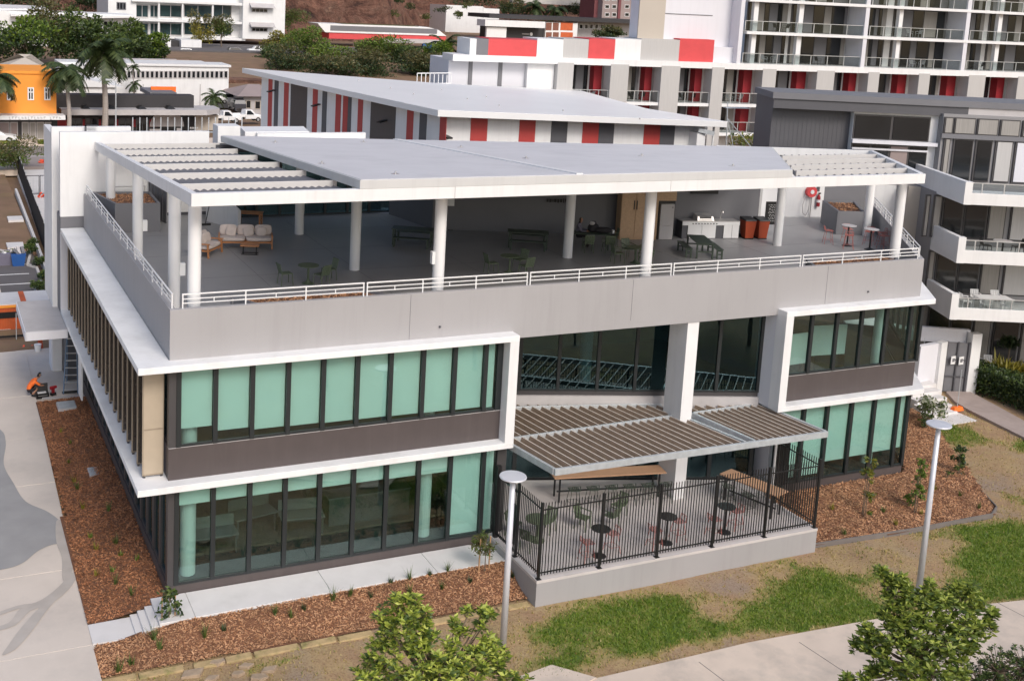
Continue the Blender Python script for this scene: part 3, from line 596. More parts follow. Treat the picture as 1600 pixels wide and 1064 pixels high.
# roof terrace: slab, parapet
FT = [(1.1, .6), (33.2, .6), skp(33.2, .6, 15.5), (38, 17.5), (20, 21.6), (1.1, 21.6)]
bp('terrace_floor', MB().prism(FT, 7.96, ZF), 'floor_terrace')
m = MB()
for y in (4.9, 8.9, 12.9, 17): m.box(1.4, 38-.9*(y-4.9)*0, y, y+.014, ZF-.01, ZF+.0015)
for x in (6.2, 10.4, 15.3, 20.4, 25.5, 30.5): m.box(x, x+.014, .8, 19 if x < 16 else 12, ZF-.01, ZF+.0018)
bp('floor_joint', m, 'grey_dark')
bp('terrace_soffit', MB().prism([(13.38, .74), (25.46, .74), (33, .74), skp(33.0, .74, 12), (20, 20), (1.3, 21), (1.3, .74), (13.0, .74)], 7.7, 7.95), 'white')
bp('parapet', MB().box(1.07, 33.23, .56, .76, 7.67, ZPAR), 'grey_wall', bevel=.008)
bp('parapet', MB().box(1.073, 1.27, .76, 21.6, 7.9, ZPAR-.002), 'grey_wall', bevel=.008)
bp('parapet', MB().wall(skp(33.22, .575, .01), skp(33.22, .575, 15.6), .2, 7.72, ZPAR-.002), 'grey_wall', bevel=.008)
m = MB()
for x in (9.3, 18.4, 27.9): m.box(x, x+.012, .553, .5598, 7.97, ZPAR-.03)
bp('panel_joint', m, 'grey_mid')
for x in (10.45, 30.2): bp('spitter', MB().tube((x, .5, 8.35), (x, .57, 8.35), .035, n=10), 'grey_dark')
# railing on the parapet
def rail_panel(p, q, nb=3, zb=ZPAR, h=.46):
    p = np.array(p, float); q = np.array(q, float); L_ = np.linalg.norm(q-p); d = (q-p)/L_; m = MB()
    P = lambda s, z: (p[0]+d[0]*s, p[1]+d[1]*s, z)
    m.bar(P(0, zb+h), P(L_, zb+h), .042, .042)
    r = bp('railing', m, 'white_clean')
    m = MB(); m.bar(P(.02, zb+h*.66), P(L_-.02, zb+h*.66), .03, .03); m.bar(P(.02, zb+h*.36), P(L_-.02, zb+h*.36), .03, .03); m.build('rail', 'white_clean', r)
    for i in range(nb+1): MB().bar(P(.025+(L_-.05)*i/nb, zb), P(.025+(L_-.05)*i/nb, zb+h-.02), .04, .04).build('baluster', 'white_clean', r)
    for i in range(nb): MB().bar(P(L_*(i+.5)/nb, zb+h*.36+.015), P(L_*(i+.5)/nb, zb+h*.66-.015), .03, .03).build('stub', 'white_clean', r)
xs = [1.42, 7.66, 13.95, 20.22, 26.55, 33.0]
for a, b in zip(xs, xs[1:]): rail_panel((a+.04, .67), (b-.04, .67))
for a, b in ((.75, 7.6), (7.7, 14.5), (14.6, 21.3)): rail_panel((1.17, a), (1.17, b), 4)
for a, b in ((.2, 4.9), (5., 9.7), (9.8, 14.5)): rail_panel(skp(33.1, .7, a), skp(33.1, .7, b))
# columns
def zroof(y): return 13.72-.058*y
for x, y in ((2.0, 1.4), (10.68, 1.4), (19.5, 1.4), (32.35, 1.4), (2.1, 5.1), (2.1, 12.6), (2.1, 20.0), (10.3, 8.9), (10.15, 16.1), (20.5, 8.9), (32.45, 8.9), (39.2, 9.9)):
    c = bp('column', MB().tube((x, y, ZF-.02), (x, y, 12.99-.06*y), .215, n=24, caps=False), 'white_clean'); c.data.polygons.foreach_set('use_smooth', [True]*len(c.data.polygons))
for x, y, z in ((2.3, 12.6, 9.6), (2.3, 5.1, 9.55), (10.05, 8.9, 11.95), (10.4, 1.4, 10.4)): bp('outlet_box', MB().box(x-.02, x+.18, y-.1, y+.1, z, z+.45), 'white_clean', bevel=.01)
# roof beams
zb = lambda y: 13.4-.06*max(y, 0)
def beam(p, q, th, h=.41, mt='white', name='roof_beam', drop=0): return bp(name, MB().wall(p, q, th, lambda x, y: zb(y)-h-drop, lambda x, y: zb(y)-drop), mt, bevel=.01)
beam((1.59, .07), (10.55, .07), .33); beam((10.558, .07), (19.4, .07), .33); beam((19.408, .07), (32.2, .07), .33)
beam((1.6, 21.58), (1.6, .41), .22)
RB = np.array([7.78, 10.64])/np.linalg.norm([7.78, 10.64]); rbp = lambda d: (32.2+RB[0]*d, .08+RB[1]*d)
beam(rbp(.45), rbp(13.4), .22); beam((33.2, 15.2), rbp(13.3), .2)
# left pergola: deep purlins with tilted battens below, coloured dark for the shadowed gaps
for y in (2.9, 6.4, 9.95, 13.3, 16.7, 20.2): beam((1.63, y), (7.3, y), .09, .3, 'purlin_grey', 'purlin', .005)
for i in range(20):
    x = 1.95+i*.268; m = MB(); sl = .06; y0, y1 = .45, 21.4
    m.hexa([(x, y0, 12.99), (x+.13, y0, 13.05), (x+.13, y1, 13.05-sl*y1), (x, y1, 12.99-sl*y1)], [(x, y0, 13.0), (x+.13, y0, 13.07), (x+.13, y1, 13.07-sl*y1), (x, y1, 13.0-sl*y1)]).xf(Matrix.Translation((0, 0, .12))); bp('batten', m, 'grey_mid')
# right pergola, battens dark for the shadowed gaps too
for d0 in (2.9, 5.6, 8.4, 11.0):
    pr_ = rbp(d0); beam((25.6+.75*pr_[1]+.0, pr_[1]), pr_, .09, .3, 'purlin_grey', 'purlin', .005)
for i in range(12):
    x = 26.0+i*.48; m = MB(); y1 = 11.6; ya = max(.45, (x-32.6)*1.36+.2)
    A = lambda t: (x+.74*(t-ya)+0, t)
    (xa, a), (xb_, b) = (x, .45), (x+.73*(y1-.45), y1)
    m.hexa([(xa, a, 12.96), (xa+.13, a, 13.05), (xb_+.13, b, 13.05-.06*b), (xb_, b, 12.96-.06*b)], [(xa, a, 12.99), (xa+.13, a, 13.07), (xb_+.13, b, 13.07-.06*b), (xb_, b, 12.99-.06*b)]).xf(Matrix.Translation((0, 0, .12))); bp('batten', m, 'grey_mid')
# closed roof
lid = [(7.1, .06), (25.1, .06), (32.55, 10.0), (15.1, 17.0), (7.36, 20.3)]
rf = bp('roof', MB().prism(lid, lambda x, y: zroof(y)-.32, lambda x, y: zroof(y)-.02), 'roof_edge_grey', bevel=.01)
def inset(poly, d):
    c = np.mean(poly, 0); return [tuple(np.array(p)+(c-np.array(p))/np.linalg.norm(c-np.array(p))*d) for p in poly]
MB().prism(inset(lid, .09), lambda x, y: zroof(y)-.1, lambda x, y: zroof(y)-.004).build('roof_sheet', 'roof', rf)
m = MB()
for k in range(0):
    x = 7.3+k*.42
    yb = 20.2-(x-7.36)*.425 if x < 15.1 else 17-(x-15.1)*.40
    y0 = .2 if x < 25 else (x-25.0)*1.334+.2
    if yb-y0 > .4: m.bar((x, y0, zroof(y0)+.004), (x, yb-.2, zroof(yb-.2)-.001), .02, .012)
pass
MB().prism([(15.35, .15), (15.62, .15), (15.3, 16.75), (15.02, 16.85)], lambda x, y: zroof(y)-.05, lambda x, y: zroof(y)+.035).build('roof_ridge', 'roof_white', rf)
for u, v in ((503, 255), (430, 222), (618, 271), (568, 222), (720, 230), (822, 247), (1003, 243), (1145, 259)):
    d = ray(u, v); t = (13.74-.058*CAM[1]-CAM[2])/(d[2]+.058*d[1]); p = CAM+d*t; MB().tube((p[0], p[1], p[2]-.05), (p[0], p[1], p[2]+.07), .035, n=10).box(p[0]-.12, p[0]+.12, p[1]-.12, p[1]+.12, p[2]-.04, p[2]-.015).build('anchor', 'steel', rf)
# raised upstand at the back of the roof and stair towers
bp('plant_upstand', MB().box(9.55, 15.4, 21.6, 21.9, 11, 12.46), 'white', bevel=.01); bp('plant_upstand', MB().box(9.3, 15.3, 21.35, 21.6, 11, 12.2), 'white')
bp('plant_lid', MB().prism([(9.0, 21.95), (12.4, 21.95), (12.8, 24.2), (9.3, 24.2)], 11.8, lambda x, y: 12.5), 'white', bevel=.02)
bp('tower_wall', MB().box(.0, 7.1, 21.61, 21.95, 8.5, 12.57), 'white', bevel=.01); bp('tower_wall', MB().box(.012, 7.0, 21.63, 23.2, 3.7, 8.5), 'grey_mid'); bp('tower_wall', MB().box(1.06, 7.0, 23.4, 23.7, -.5, 3.7), 'grey_dark'); bp('tower_wall', MB().box(.0, 1.1, 21.6, 21.75, ZL+TH, ZU), 'lavender')
bp('tower_wall', MB().box(-.22, 3.55, 23.2, 23.55, 3.6, 12.62), 'white', bevel=.01); bp('tower_wall', MB().box(-.218, .1, 23.55, 27, 3.6, 12.3), 'white'); bp('tower_wall', MB().box(-.05, .5, 25.6, 26.9, -.5, 3.6), 'lavender'); bp('tower_wall', MB().box(.5, 3.4, 23.8, 26.9, -.5, 3.6), 'grey_dark')
bp('tower_vent', MB().box(1.3, 1.38, 22.9, 23.0, 12.2, 12.74).box(1.3, 1.9, 22.9, 23.0, 12.68, 12.74), 'grey_dark')
bp('parapet', MB().box(7.6, 8.75, 21.9, 23.0, 8, 12.8), 'white', bevel=.01)
ts = bp('standoff_rail', MB().box(3.7, 9.5, 24.0, 24.06, 12.2, 12.26), 'galv')
for i in range(17): MB().box(3.75+i*.35, 3.79+i*.35, 24.01, 24.05, 12.2, 13.0).build('baluster', 'galv', ts)
bp('skirting', MB().box(2.4, 7.0, 21.575, 21.608, ZF, ZF+.14), 'grey_dark')
dr = bp('door', MB().wall((4.15, 21.5), (4.62, 19.6), .06, ZF+.02, 11.0), 'grey_mid', bevel=.005)
m = MB()
for i in range(5): m.bar((4.14+.09*i, 21.45-.38*i, ZF+.1), (4.14+.09*i, 21.45-.38*i, 10.9), .02, .03)
m.build('door_rib', 'grey_dark', dr)
# terrace back walls
w1a, w1b = (16.9, 15.9), (24.9, 12.75)
bp('terrace_wall', MB().wall((16.2, 19.9), w1a, .25, ZF, lambda x, y: zroof(y)-.36), 'grey_mid'); bp('terrace_wall', MB().wall(w1a, w1b, .25, ZF, lambda x, y: zroof(y)-.36), 'grey_mid')
bp('terrace_wall', MB().wall(w1b, (33.3, 11.35), .25, ZF, 12.5), 'grey_mid'); bp('terrace_wall', MB().wall((33.31, 11.3), (36.0, 15.6), .2, ZF, 11.9), 'white')
bp('terrace_wall', MB().wall((35.9, 15.5), (40.6, 14.7), .2, ZF, 11.8), 'white'); bp('terrace_wall', MB().wall((40.6, 14.7), (43.2, 14.1), .2, ZF, 10.9), 'grey_mid')
for i in range(7): window((8.0+i*1.2, 20.2), (9.2+i*1.2, 20.2), ZF+.05, 11.8, 'glass_center', None, mw=.12, last=i == 6)
bp('terrace_wall', MB().box(7.12, 16.3, 21.3, 21.55, ZF, 12.0), 'interior_dark'); bp('terrace_wall', MB().box(7.1, 16.4, 20.1, 20.3, 11.8, 12.1), 'grey_dark')
hw = bp('half_wall', MB().hexa([(6.6, 19.9, ZF), (7.6, 17.6, ZF), (7.75, 17.65, ZF), (6.75, 20, ZF)], [(6.6, 19.9, 10.4), (7.6, 17.6, 9.3), (7.75, 17.65, 9.3), (6.75, 20, 10.4)]), 'white')
# planters on the terrace
def planter(poly, zt, name, label, soil='mulch_soil', wallm='grey_mid', n=260):
    t = thing(name, label, 'planter', (poly[0][0], poly[0][1], ZF)); c = np.mean(poly, 0)
    k = len(poly)
    for i in range(k):
        a, b = np.array(poly[i]), np.array(poly[(i+1) % k]); MB().wall(a, b, .12, ZF, zt+.001*i).build('planter_wall', wallm, t)
    ins = inset(poly, .16); MB().prism(ins, zt-.3, zt-.1).build('soil', soil, t)
    P = np.array([[rng.uniform(min(p[0] for p in ins), max(p[0] for p in ins)), rng.uniform(min(p[1] for p in ins), max(p[1] for p in ins))] for _ in range(n*3)]); P = P[inside(P, ins)]
    C = np.column_stack([P, np.full(len(P), zt-.07)]); o = link('chips', leaves('chips', C, .12, 'chips', .35, .3, 0), t); o['kind'] = 'stuff'
planter([(3.9, .78), (8.6, .78), (7.9, 1.75), (3.3, 1.75)], 9.56, 'planter', 'long mulch planter behind the front railing, near the corner sofa end'); 
planter([(27.3, .78), (32.0, .78), (32.9, 1.9), (27.9, 1.9)], 9.56, 'planter', 'long mulch planter behind the front railing below the wheelie bins')
planter([(2.0, 18.0), (4.0, 17.8), (4.1, 20.9), (1.4, 21.2)], 9.75, 'planter', 'grey planter box in the terrace corner beside the white tower')
planter([(37.6, 10.4), (39.0, 9.95), (41.0, 12.7), (39.2, 13.3)], 9.65, 'planter', 'grey planter box beside the red wire stools', 'mulch_soil')
bp('hose_tap', MB().path([(2.3, 21.3, 9.7), (2.3, 21.3, 9.95), (3.9, 21.3, 9.95), (3.9, 21.3, 9.7)], .025), 'steel')
# entrance canopy slab at the far left
bp('canopy', MB().box(-1.78, .06, 19.2, 24.6, 3.25, 3.66), 'slab_grey', bevel=.02); bp('canopy_edge', MB().box(-1.8, .05, 19.15, 19.2, 3.24, 3.64).box(-1.83, -1.782, 19.15, 24.6, 3.24, 3.64), 'lavender')
bp('canopy_post', MB().box(.0, .45, 25.5, 26, -.5, 3.3), 'white'); bp('entry_wall', MB().box(1.05, 1.3, 21.6, 23.4, -.5, 3.7), 'grey_dark')
bp('down_panel', MB().box(.55, .62, 18.4, 19.5, .4, 3.4), 'white_clean')
# patio pergola
pg = thing('patio_pergola', 'galvanised steel pergola with timber-toned louvre slats over the fenced patio', 'pergola', (20, -2, 3.4))
ZG = 3.68
def pgb(p, q, w_=.12, h=.24): return MB().bar((p[0], p[1], ZG-h/2), (q[0], q[1], ZG-h/2), w_, h).build('beam', 'galv', pg, bevel=.008)
pgb((13.95, -2.0), (26.15, -2.12)); pgb((13.6, .58), (14.0, -1.93)) if False else pgb((13.55, .62), (13.97, -1.94))
pgb((13.5, 1.02), (25.5, 1.3), .1, .2)
pgb((21.5, 1.32), (22.25, -1.98)); pgb((22.15, 1.32), (22.7, -1.98)); pgb((25.65, 1.1), (26.1, -2.05)); pgb((13.5, 4.4), (25.4, 1.55), .1, .2)
def slat(p, q):
    o = MB().bar((p[0], p[1], ZG-.1), (q[0], q[1], ZG-.1), .035, .17, (.35, 0, 1)).build('slat', 'slat_wood', pg)
    MB().bar((p[0]+.03, p[1], ZG-.012), (q[0]+.03, q[1], ZG-.012), .04, .012).build('slat_edge', 'slat_edge', o)
lp = lambda a, b, t: (a[0]+(b[0]-a[0])*t, a[1]+(b[1]-a[1])*t)
n = 22
for i in range(n):
    t = (i+.6)/n; a = lp((13.66, .96), (21.5, 1.12), t); b = lp((14.05, -1.93), (22.15, -1.98), t); slat(a, b)
n = 20
for i in range(n):
    t = (i+.5)/n; a = (13.55+t*7.9, onc(13.55+t*7.9)[1]-.25); slat((a[0]-.0, min(a[1], 4.6)), (a[0]+.25*(a[1]-1.1)/3+.2, 1.12+.02*t))
n = 10
for i in range(n):
    t = (i+.5)/n; slat(lp((22.25, 1.15), (25.6, 1.2), t), lp((22.76, -1.98), (26.05, -2.04), t))
for i in range(8):
    x = 21.9+i*.46; slat((x, onc(x)[1]-.22), (x+.15, 1.36))
# patio platform, fence, gate
pat = struct('patio', MB().prism([(12.75, -3.3), (25.0, -3.3), (25.0, .45), (25.9, .7), (25.4, 1.3), (13.4, 5.1), (13.3, .45), (12.75, .45)], -.9, .3), 'grey_wall')
MB().prism([(12.95, -3.12), (24.85, -3.12), (24.85, .4), (25.4, 1.25), (13.45, 5.05), (13.35, .4), (12.95, .4)], .2, .35).build('paving', 'concrete_patio', pat)
MB().box(12.74, 25.01, -3.31, -3.12, .25, .352).box(12.74, 12.95, -3.12, .4, .25, .352).box(24.82, 25.01, -3.12, .3, .25, .352).build('coping', 'concrete_patio', pat)
def fence(name, label, pts, z0, h, post_every):
    t = thing(name, label, 'fence', (pts[0][0], pts[0][1], z0)); pk = MB().box(-.0125, .0125, -.0125, .0125, .12, h); pk.add([(-.0125, -.0125, h), (.0125, -.0125, h), (.0125, .0125, h), (-.0125, .0125, h), (0, 0, h+.05)], [(0, 1, 4), (1, 2, 4), (2, 3, 4), (3, 0, 4)])
    pm = pk.mesh('picket', 'black'); ps = MB().box(-.04, .04, -.04, .04, -.02, h+.04).box(-.09, .09, -.09, .09, -.001, .012).mesh('post', 'black')
    for (a, b), pe in zip(zip(pts, pts[1:]), post_every):
        a = np.array(a); b = np.array(b); L_ = np.linalg.norm(b-a); d = (b-a)/L_; ang = math.atan2(d[1], d[0])
        for z in (.22, h-.22): MB().bar((a[0], a[1], z0+z), (b[0], b[1], z0+z), .03, .04).build('rail', 'black', t)
        k = int(L_/.118); pp = [L_*i/pe for i in range(pe+1)]
        for s in pp[:-1] if b is not pts[-1] else pp:
            o = link('post', ps, t, local=True); o.matrix_parent_inverse = Matrix.Translation(-WLOC[t.name]); o.location = (a[0]+d[0]*s, a[1]+d[1]*s, z0); o.rotation_euler[2] = ang
        for i in range(1, k):
            s = L_*i/k
            if min(abs(s-q) for q in pp) < .06: continue
            o = link('picket', pm, t, local=True); o.matrix_parent_inverse = Matrix.Translation(-WLOC[t.name]); o.location = (a[0]+d[0]*s, a[1]+d[1]*s, z0); o.rotation_euler[2] = ang
    return t
F1 = fence('picket_fence', 'black steel picket fence with pointed tops standing round the patio wall', [(12.86, -1.5), (12.86, -3.2), (24.92, -3.2), (24.92, -.9), (26.6, .3)], .35, 2.72, [1, 5, 1, 1])
F2 = thing('patio_gate', 'black picket gate with a solid lock panel at the left end of the patio', 'gate', (12.86, -1.5, .35))
pm = MB().box(-.0125, .0125, -.0125, .0125, .1, 2.62).mesh('picket', 'black')
for i in range(14):
    o = link('picket', pm, F2, local=True); o.location = (0, .17+i*.118, 0)
o = MB().box(12.83, 12.89, -1.45, .3, .5, .56).box(12.83, 12.89, -1.45, .3, 2.7, 2.76).build('gate_frame', 'black', F2); o = MB().box(12.82, 12.9, -1.42, -.98, .75, 2.2).build('lock_panel', 'black', F2); o = MB().box(12.78, 12.94, -.02, .14, .35, 3.1).build('post', 'black', F2)
# lamp posts
for (x, y, zb_, h, lab) in ((10.68, -4.93, -.72, 5.75, 'grey pole lamp with a flat disc top standing in front of the patio corner'), (26.64, -6.85, -.68, 6.3, 'grey pole lamp with a flat disc top standing on the lawn at the right')):
    t = thing('lamp_post', lab, 'street lamp', (x, y, zb_), 0, 'pole lamps on the lawn')
    o = MB().tube((x, y, zb_), (x, y, zb_+h-.15), .115, .085, 20).build('pole', 'pole', t); o.data.polygons.foreach_set('use_smooth', [len(p.vertices) == 4 for p in o.data.polygons])
    MB().lathe([(.06, -.22), (.06, -.04), (.2, -.03), (.42, .0), (.435, .03), (.42, .06), (.1, .075)], (x, y, zb_+h), 32).build('lamp_head', 'pole', t)
    MB().box(x-.2, x+.2, y-.2, y+.2, zb_-.1, zb_+.03).build('base_plate', 'galv', t)
# drain grates in the side bed
for (u, v, sx, sy, lab) in ((104, 635, .42, .26, 'wide pale grate lying in the side mulch bed near the worker'), (150, 739, .3, .22, 'small grey grate in the middle of the side mulch bed')):
    p = atZ(u, v, -.25); t = thing('drain_grate', lab, 'grate', (p[0], p[1], -.25)); MB().box(p[0]-sx, p[0]+sx, p[1]-sy*2, p[1]+sy*2, -.4, -.17).build('grate_frame', 'slab_grey', t)
    for i in range(9): MB().box(p[0]-sx*.9, p[0]+sx*.9, p[1]-sy*1.9+i*sy*.42, p[1]-sy*1.9+i*sy*.42+.08, -.169, -.14).build('bar', 'galv', t)
# ------------------------------------------------------------------ furniture kits (own coordinates, origin on the floor)
def K(name, mb, mats, sub=None, smooth=False): return (name, mb.mesh(name, mats, smooth), sub or [])
def box_c(m, cx, cy, cz, sx, sy, sz): return m.box(cx-sx/2, cx+sx/2, cy-sy/2, cy+sy/2, cz-sz/2, cz+sz/2)
def legs(pts, z0, z1, w_, mt, splay=0): return [K('leg', MB().bar((x*(1+splay), y*(1+splay), z0), (x, y, z1), w_, w_), mt) for x, y in pts]
def sofa_kit(wd, nseat):
    k = [K('frame', MB().box(-wd/2, wd/2, -.4, .4, .26, .33), 'timber')]
    for s_ in (-1, 1):
        x = s_*wd/2; arm = MB().bar((x, -.45, .6), (x, .45, .56), .07, .05)
        k.append(K('armrest', arm, 'timber')); k += [K('leg', MB().bar((x, -.4, 0), (x, -.36, .59), .055, .07), 'timber'), K('leg', MB().bar((x, .46, 0), (x, .36, .57), .055, .07), 'timber')]
    k.append(K('back_frame', MB().bar((-wd/2, .42, .42), (wd/2, .42, .42), .04, .08).bar((-wd/2, .5, .72), (wd/2, .5, .72), .04, .06), 'timber'))
    n = nseat
    for i in range(n):
        c = -wd/2+wd*(i+.5)/n; k.append(K('seat_cushion', MB().blob((c, -.02, .42), wd/n*.495, .4, .09, 20, 8, 5.), 'cushion', smooth=True))
    nb = max(2, nseat+1)
    for i in range(nb):
        c = -wd/2+wd*(i+.5)/nb; m = MB().blob((0, 0, 0), wd/nb*.5, .09, .24, 20, 8, 4.); m.xf(Matrix.Translation((c, .33, .72)) @ Matrix.Rotation(-.28, 4, 'X')); k.append(K('back_cushion', m, 'cushion', smooth=True))
    for c, a in ((-wd*.28, .15), (wd*.05, -.2), (wd*.3, .1)):
        m = MB().blob((0, 0, 0), .24, .08, .22, 16, 8, 3.5); m.xf(Matrix.Translation((c, .17, .68)) @ Matrix.Rotation(-.35, 4, 'X') @ Matrix.Rotation(a, 4, 'Y')); k.append(K('throw_pillow', m, 'cushion', smooth=True))
    return k
place(sofa_kit(2.3, 2), 'sofa', 'long timber-framed outdoor sofa with cream cushions on the roof terrace', 'sofa', (7.0, 13.9, ZF), R(-14))
place(sofa_kit(1.35, 1), 'armchair', 'wide timber armchair with cream cushions beside the long sofa', 'armchair', (5.05, 12.9, ZF), R(52))
def coffee_kit(): return [K('table_top', MB().box(-.4, .4, -.3, .3, .38, .42), 'timber'), K('leg', MB().bar((-.28, 0, 0), (-.28, 0, .38), .05, .05), 'black'), K('leg', MB().bar((.28, 0, 0), (.28, 0, .38), .05, .05), 'black'), K('foot', MB().box(-.35, .35, -.2, -.14, 0, .03).box(-.35, .35, .14, .2, 0, .03), 'black')]
place(coffee_kit(), 'coffee_table', 'small low timber coffee table in front of the cream sofa', 'table', (6.85, 12.6, ZF), R(-20))
def slat_table(l, w_, h, nsl, mt, lm): 
    k = [K('slat', MB().box(-l/2, l/2, -w_/2+w_*i/nsl+.006, -w_/2+w_*(i+1)/nsl-.006, h-.03, h), mt) for i in range(nsl)]
    for x in (-1, 1):
        for y in (-1, 1): k.append(K('leg', MB().box(x*(l/2-.08)-.035, x*(l/2-.08)+.035, y*(w_/2-.06)-.035, y*(w_/2-.06)+.035, 0, h-.03), lm))
        k.append(K('end_rail', MB().box(x*(l/2-.08)-.025, x*(l/2-.08)+.025, -w_/2+.1, w_/2-.1, h-.11, h-.032).box(x*(l/2-.08)-.02, x*(l/2-.08)+.02, -w_/2+.1, w_/2-.1, h*.4, h*.4+.06), lm))
    return k
place(slat_table(1.2, .75, .62, 5, 'timber', 'timber'), 'low_table', 'orange-toned timber slatted table standing behind the cream sofa', 'table', (8.45, 18.6, ZF), R(-25))
m = MB().bar((0, 0, .06), (.35, .25, 1.5), .03, .03); place([K('handle', m, 'black'), K('head', MB().box(-.25, .25, -.06, .06, 0, .09), 'black')], 'broom', 'black broom leaning beside the dark terrace door', 'broom', (6.35, 18.9, ZF))
def round_table(r, h, mt, base='disc'):
    return [K('table_top', MB().lathe([(r*.96, h-.035), (r, h-.02), (r, h-.005), (r*.98, h)], (0, 0, 0), 28), mt), K('pedestal', MB().tube((0, 0, .02), (0, 0, h-.035), .045, .04, 10), mt), K('base', MB().lathe([(.24, 0), (.24, .015), (.12, .06), (.045, .16)], (0, 0, 0), 20) if base == 'disc' else MB().lathe([(.26, 0), (.25, .02), (.06, .1)], (0, 0, 0), 20), mt)]
def chair_kit(mt, arms=False):
    k = [K('seat', MB().prism([(-.22, -.22), (.22, -.22), (.2, .22), (-.2, .22)], .44, .47), mt)]
    for i in range(5): x = -.18+.09*i; k.append(K('back_slat', MB().bar((x, .22, .47), (x*1.05, .32, .84), .07, .015, (0, 1, 0)), mt))
    k.append(K('back_rail', MB().bar((-.22, .325, .84), (.22, .325, .84), .03, .05), mt))
    k += [K('leg', MB().bar((x*1.15, y*1.15, 0), (x, y, .45), .028, .028), mt) for x, y in ((-.2, -.2), (.2, -.2), (-.19, .22), (.19, .22))]
    if arms: k += [K('armrest', MB().bar((s_*.24, -.2, .66), (s_*.23, .28, .68), .05, .025).bar((s_*.23, -.2, .45), (s_*.24, -.2, .66), .025, .025), mt) for s_ in (-1, 1)]
    return k
CK = chair_kit('green_seat'); CKA = chair_kit('green_seat', True); RT = round_table(.42, .74, 'green_seat')
gT = 'green chairs on the terrace'
place(RT, 'round_table', 'small round green table nearest the front railing, left half of the terrace', 'table', (7.75, 7.2, ZF), 0)
place(CK, 'chair', 'green slatted chair left of the small round table by the left front railing', 'chair', (6.85, 7.25, ZF), R(95), gT)
place(CK, 'chair', 'green slatted chair right in front of the small round table by the left railing', 'chair', (8.15, 6.75, ZF), R(205), gT)
place(CK, 'chair', 'green slatted chair right of the small round table, turned towards the column', 'chair', (8.7, 7.5, ZF), R(-80), gT)
DT = slat_table(1.9, .85, .75, 7, 'dark_green', 'dark_green'); BN = slat_table(1.7, .34, .45, 3, 'dark_green', 'dark_green')
def dining(x, y, rz, where, benches=True):
    place(DT, 'dining_table', 'dark green slatted dining table '+where, 'table', (x, y, ZF), rz, 'dark slatted tables on the terrace')
    if benches:
        n = np.array([-math.sin(rz), math.cos(rz)])
        for s_, w_ in ((-1, 'near'), (1, 'far')): place(BN, 'bench', 'dark bench, %s side of the table %s' % (w_, where), 'bench', (x+n[0]*.72*s_, y+n[1]*.72*s_, ZF), rz, 'dark slatted benches on the terrace')
dining(27.1, 8.0, R(68), 'in front of the barbecue counter'); dining(19.7, 11.2, R(-28), 'against the dark terrace wall'); dining(14.6, 12.9, R(-30), 'in the dark corner behind the front column')
place(RT, 'round_table', 'small round green table in the middle of the terrace by the front railing', 'table', (16.5, 6.9, ZF), 0)
for x, y, a, w_ in ((15.7, 7.0, 90, 'left of'), (16.9, 6.2, 190, 'in front of'), (17.2, 7.3, -70, 'right of')): place(CK, 'chair', 'green slatted chair %s the round table in the middle of the terrace' % w_, 'chair', (x, y, ZF), R(a), gT)
place(RT, 'round_table', 'small round green table beside the right front column', 'table', (23.0, 7.2, ZF), 0)
for x, y, a, w_ in ((22.2, 7.4, 80, 'left of'), (22.9, 6.3, 185, 'in front of'), (23.8, 7.6, -60, 'right of'), (23.2, 8.1, 0, 'behind')): place(CKA, 'chair', 'green armchair %s the round table beside the right front column' % w_, 'chair', (x, y, ZF), R(a), gT)
dining(22.5, 10.4, R(-24), 'where the dark-clothed person sits', False)
for x, y, a, w_ in ((22.0, 9.6, 160, 'nearest the railing at'), (22.9, 9.3, 165, 'second along the near side of'), (23.9, 10.6, -110, 'at the right end of')): place(CKA, 'chair', 'green armchair %s the table where the person sits' % w_, 'chair', (x, y, ZF), R(a), gT)
# built-in cabinet, fridge, barbecue counter, bins
RB_ = R(-11.5)
ck = [K('carcass', MB().box(0, 2.95, 0, .6, 0, 4.3), 'timber_pale')]
for i in range(2):
    for j_ in range(1): ck.append(K('door', MB().box(.03+.5*i, .51+.5*i, -.02, -.002, .1, 3.4), 'timber_pale', [K('handle', MB().box((.44 if i == 0 else .56), (.47 if i == 0 else .59), -.05, -.02, 1.35, 1.75), 'black')]))
ck = [K('carcass', MB().box(0, 1.5, .02, .6, 0, 4.3), 'timber_pale')]+[K('door', MB().box(.02+.74*i, .73+.74*i, -.004, .018, .08, 4.2), 'timber_pale', [K('handle', MB().box(.64+.14*i, .68+.14*i, -.04, -.004, 1.5, 1.95), 'black')]) for i in range(2)]
place(ck, 'tall_cabinet', 'tall pale timber cabinet with two dark handles standing on the terrace', 'cabinet', (25.1, 11.75, ZF), RB_)
place([K('side_panel', MB().box(0, .12, 0, .7, 0, 4.3), 'timber_pale'), K('top_panel', MB().box(.12, 1.05, .02, .7, 1.95, 4.3), 'timber_pale'), K('recess', MB().box(.12, 1.05, .1, .7, 0, 1.95), 'black')], 'fridge_surround', 'pale timber surround enclosing the terrace fridge', 'cabinet', (26.85, 11.35, ZF), RB_)
place([K('body', MB().box(0, .72, 0, .6, .03, 1.8), 'steel'), K('door', MB().box(.005, .715, -.045, -.004, .72, 1.795), 'slab_grey', [K('badge', MB().box(.6, .64, -.055, -.046, 1.6, 1.68), 'grey_dark')]), K('drawer', MB().box(.005, .715, -.045, -.004, .06, .705), 'slab_grey')], 'fridge', 'pale grey two-door fridge set in timber on the terrace', 'fridge', (27.05, 11.25, ZF), RB_)
bk = [K('counter_top', MB().box(0, 3.1, -.05, .7, .86, .9), 'steel'), K('fascia', MB().box(0, 3.1, -.05, -.03, .68, .858), 'white_clean')]
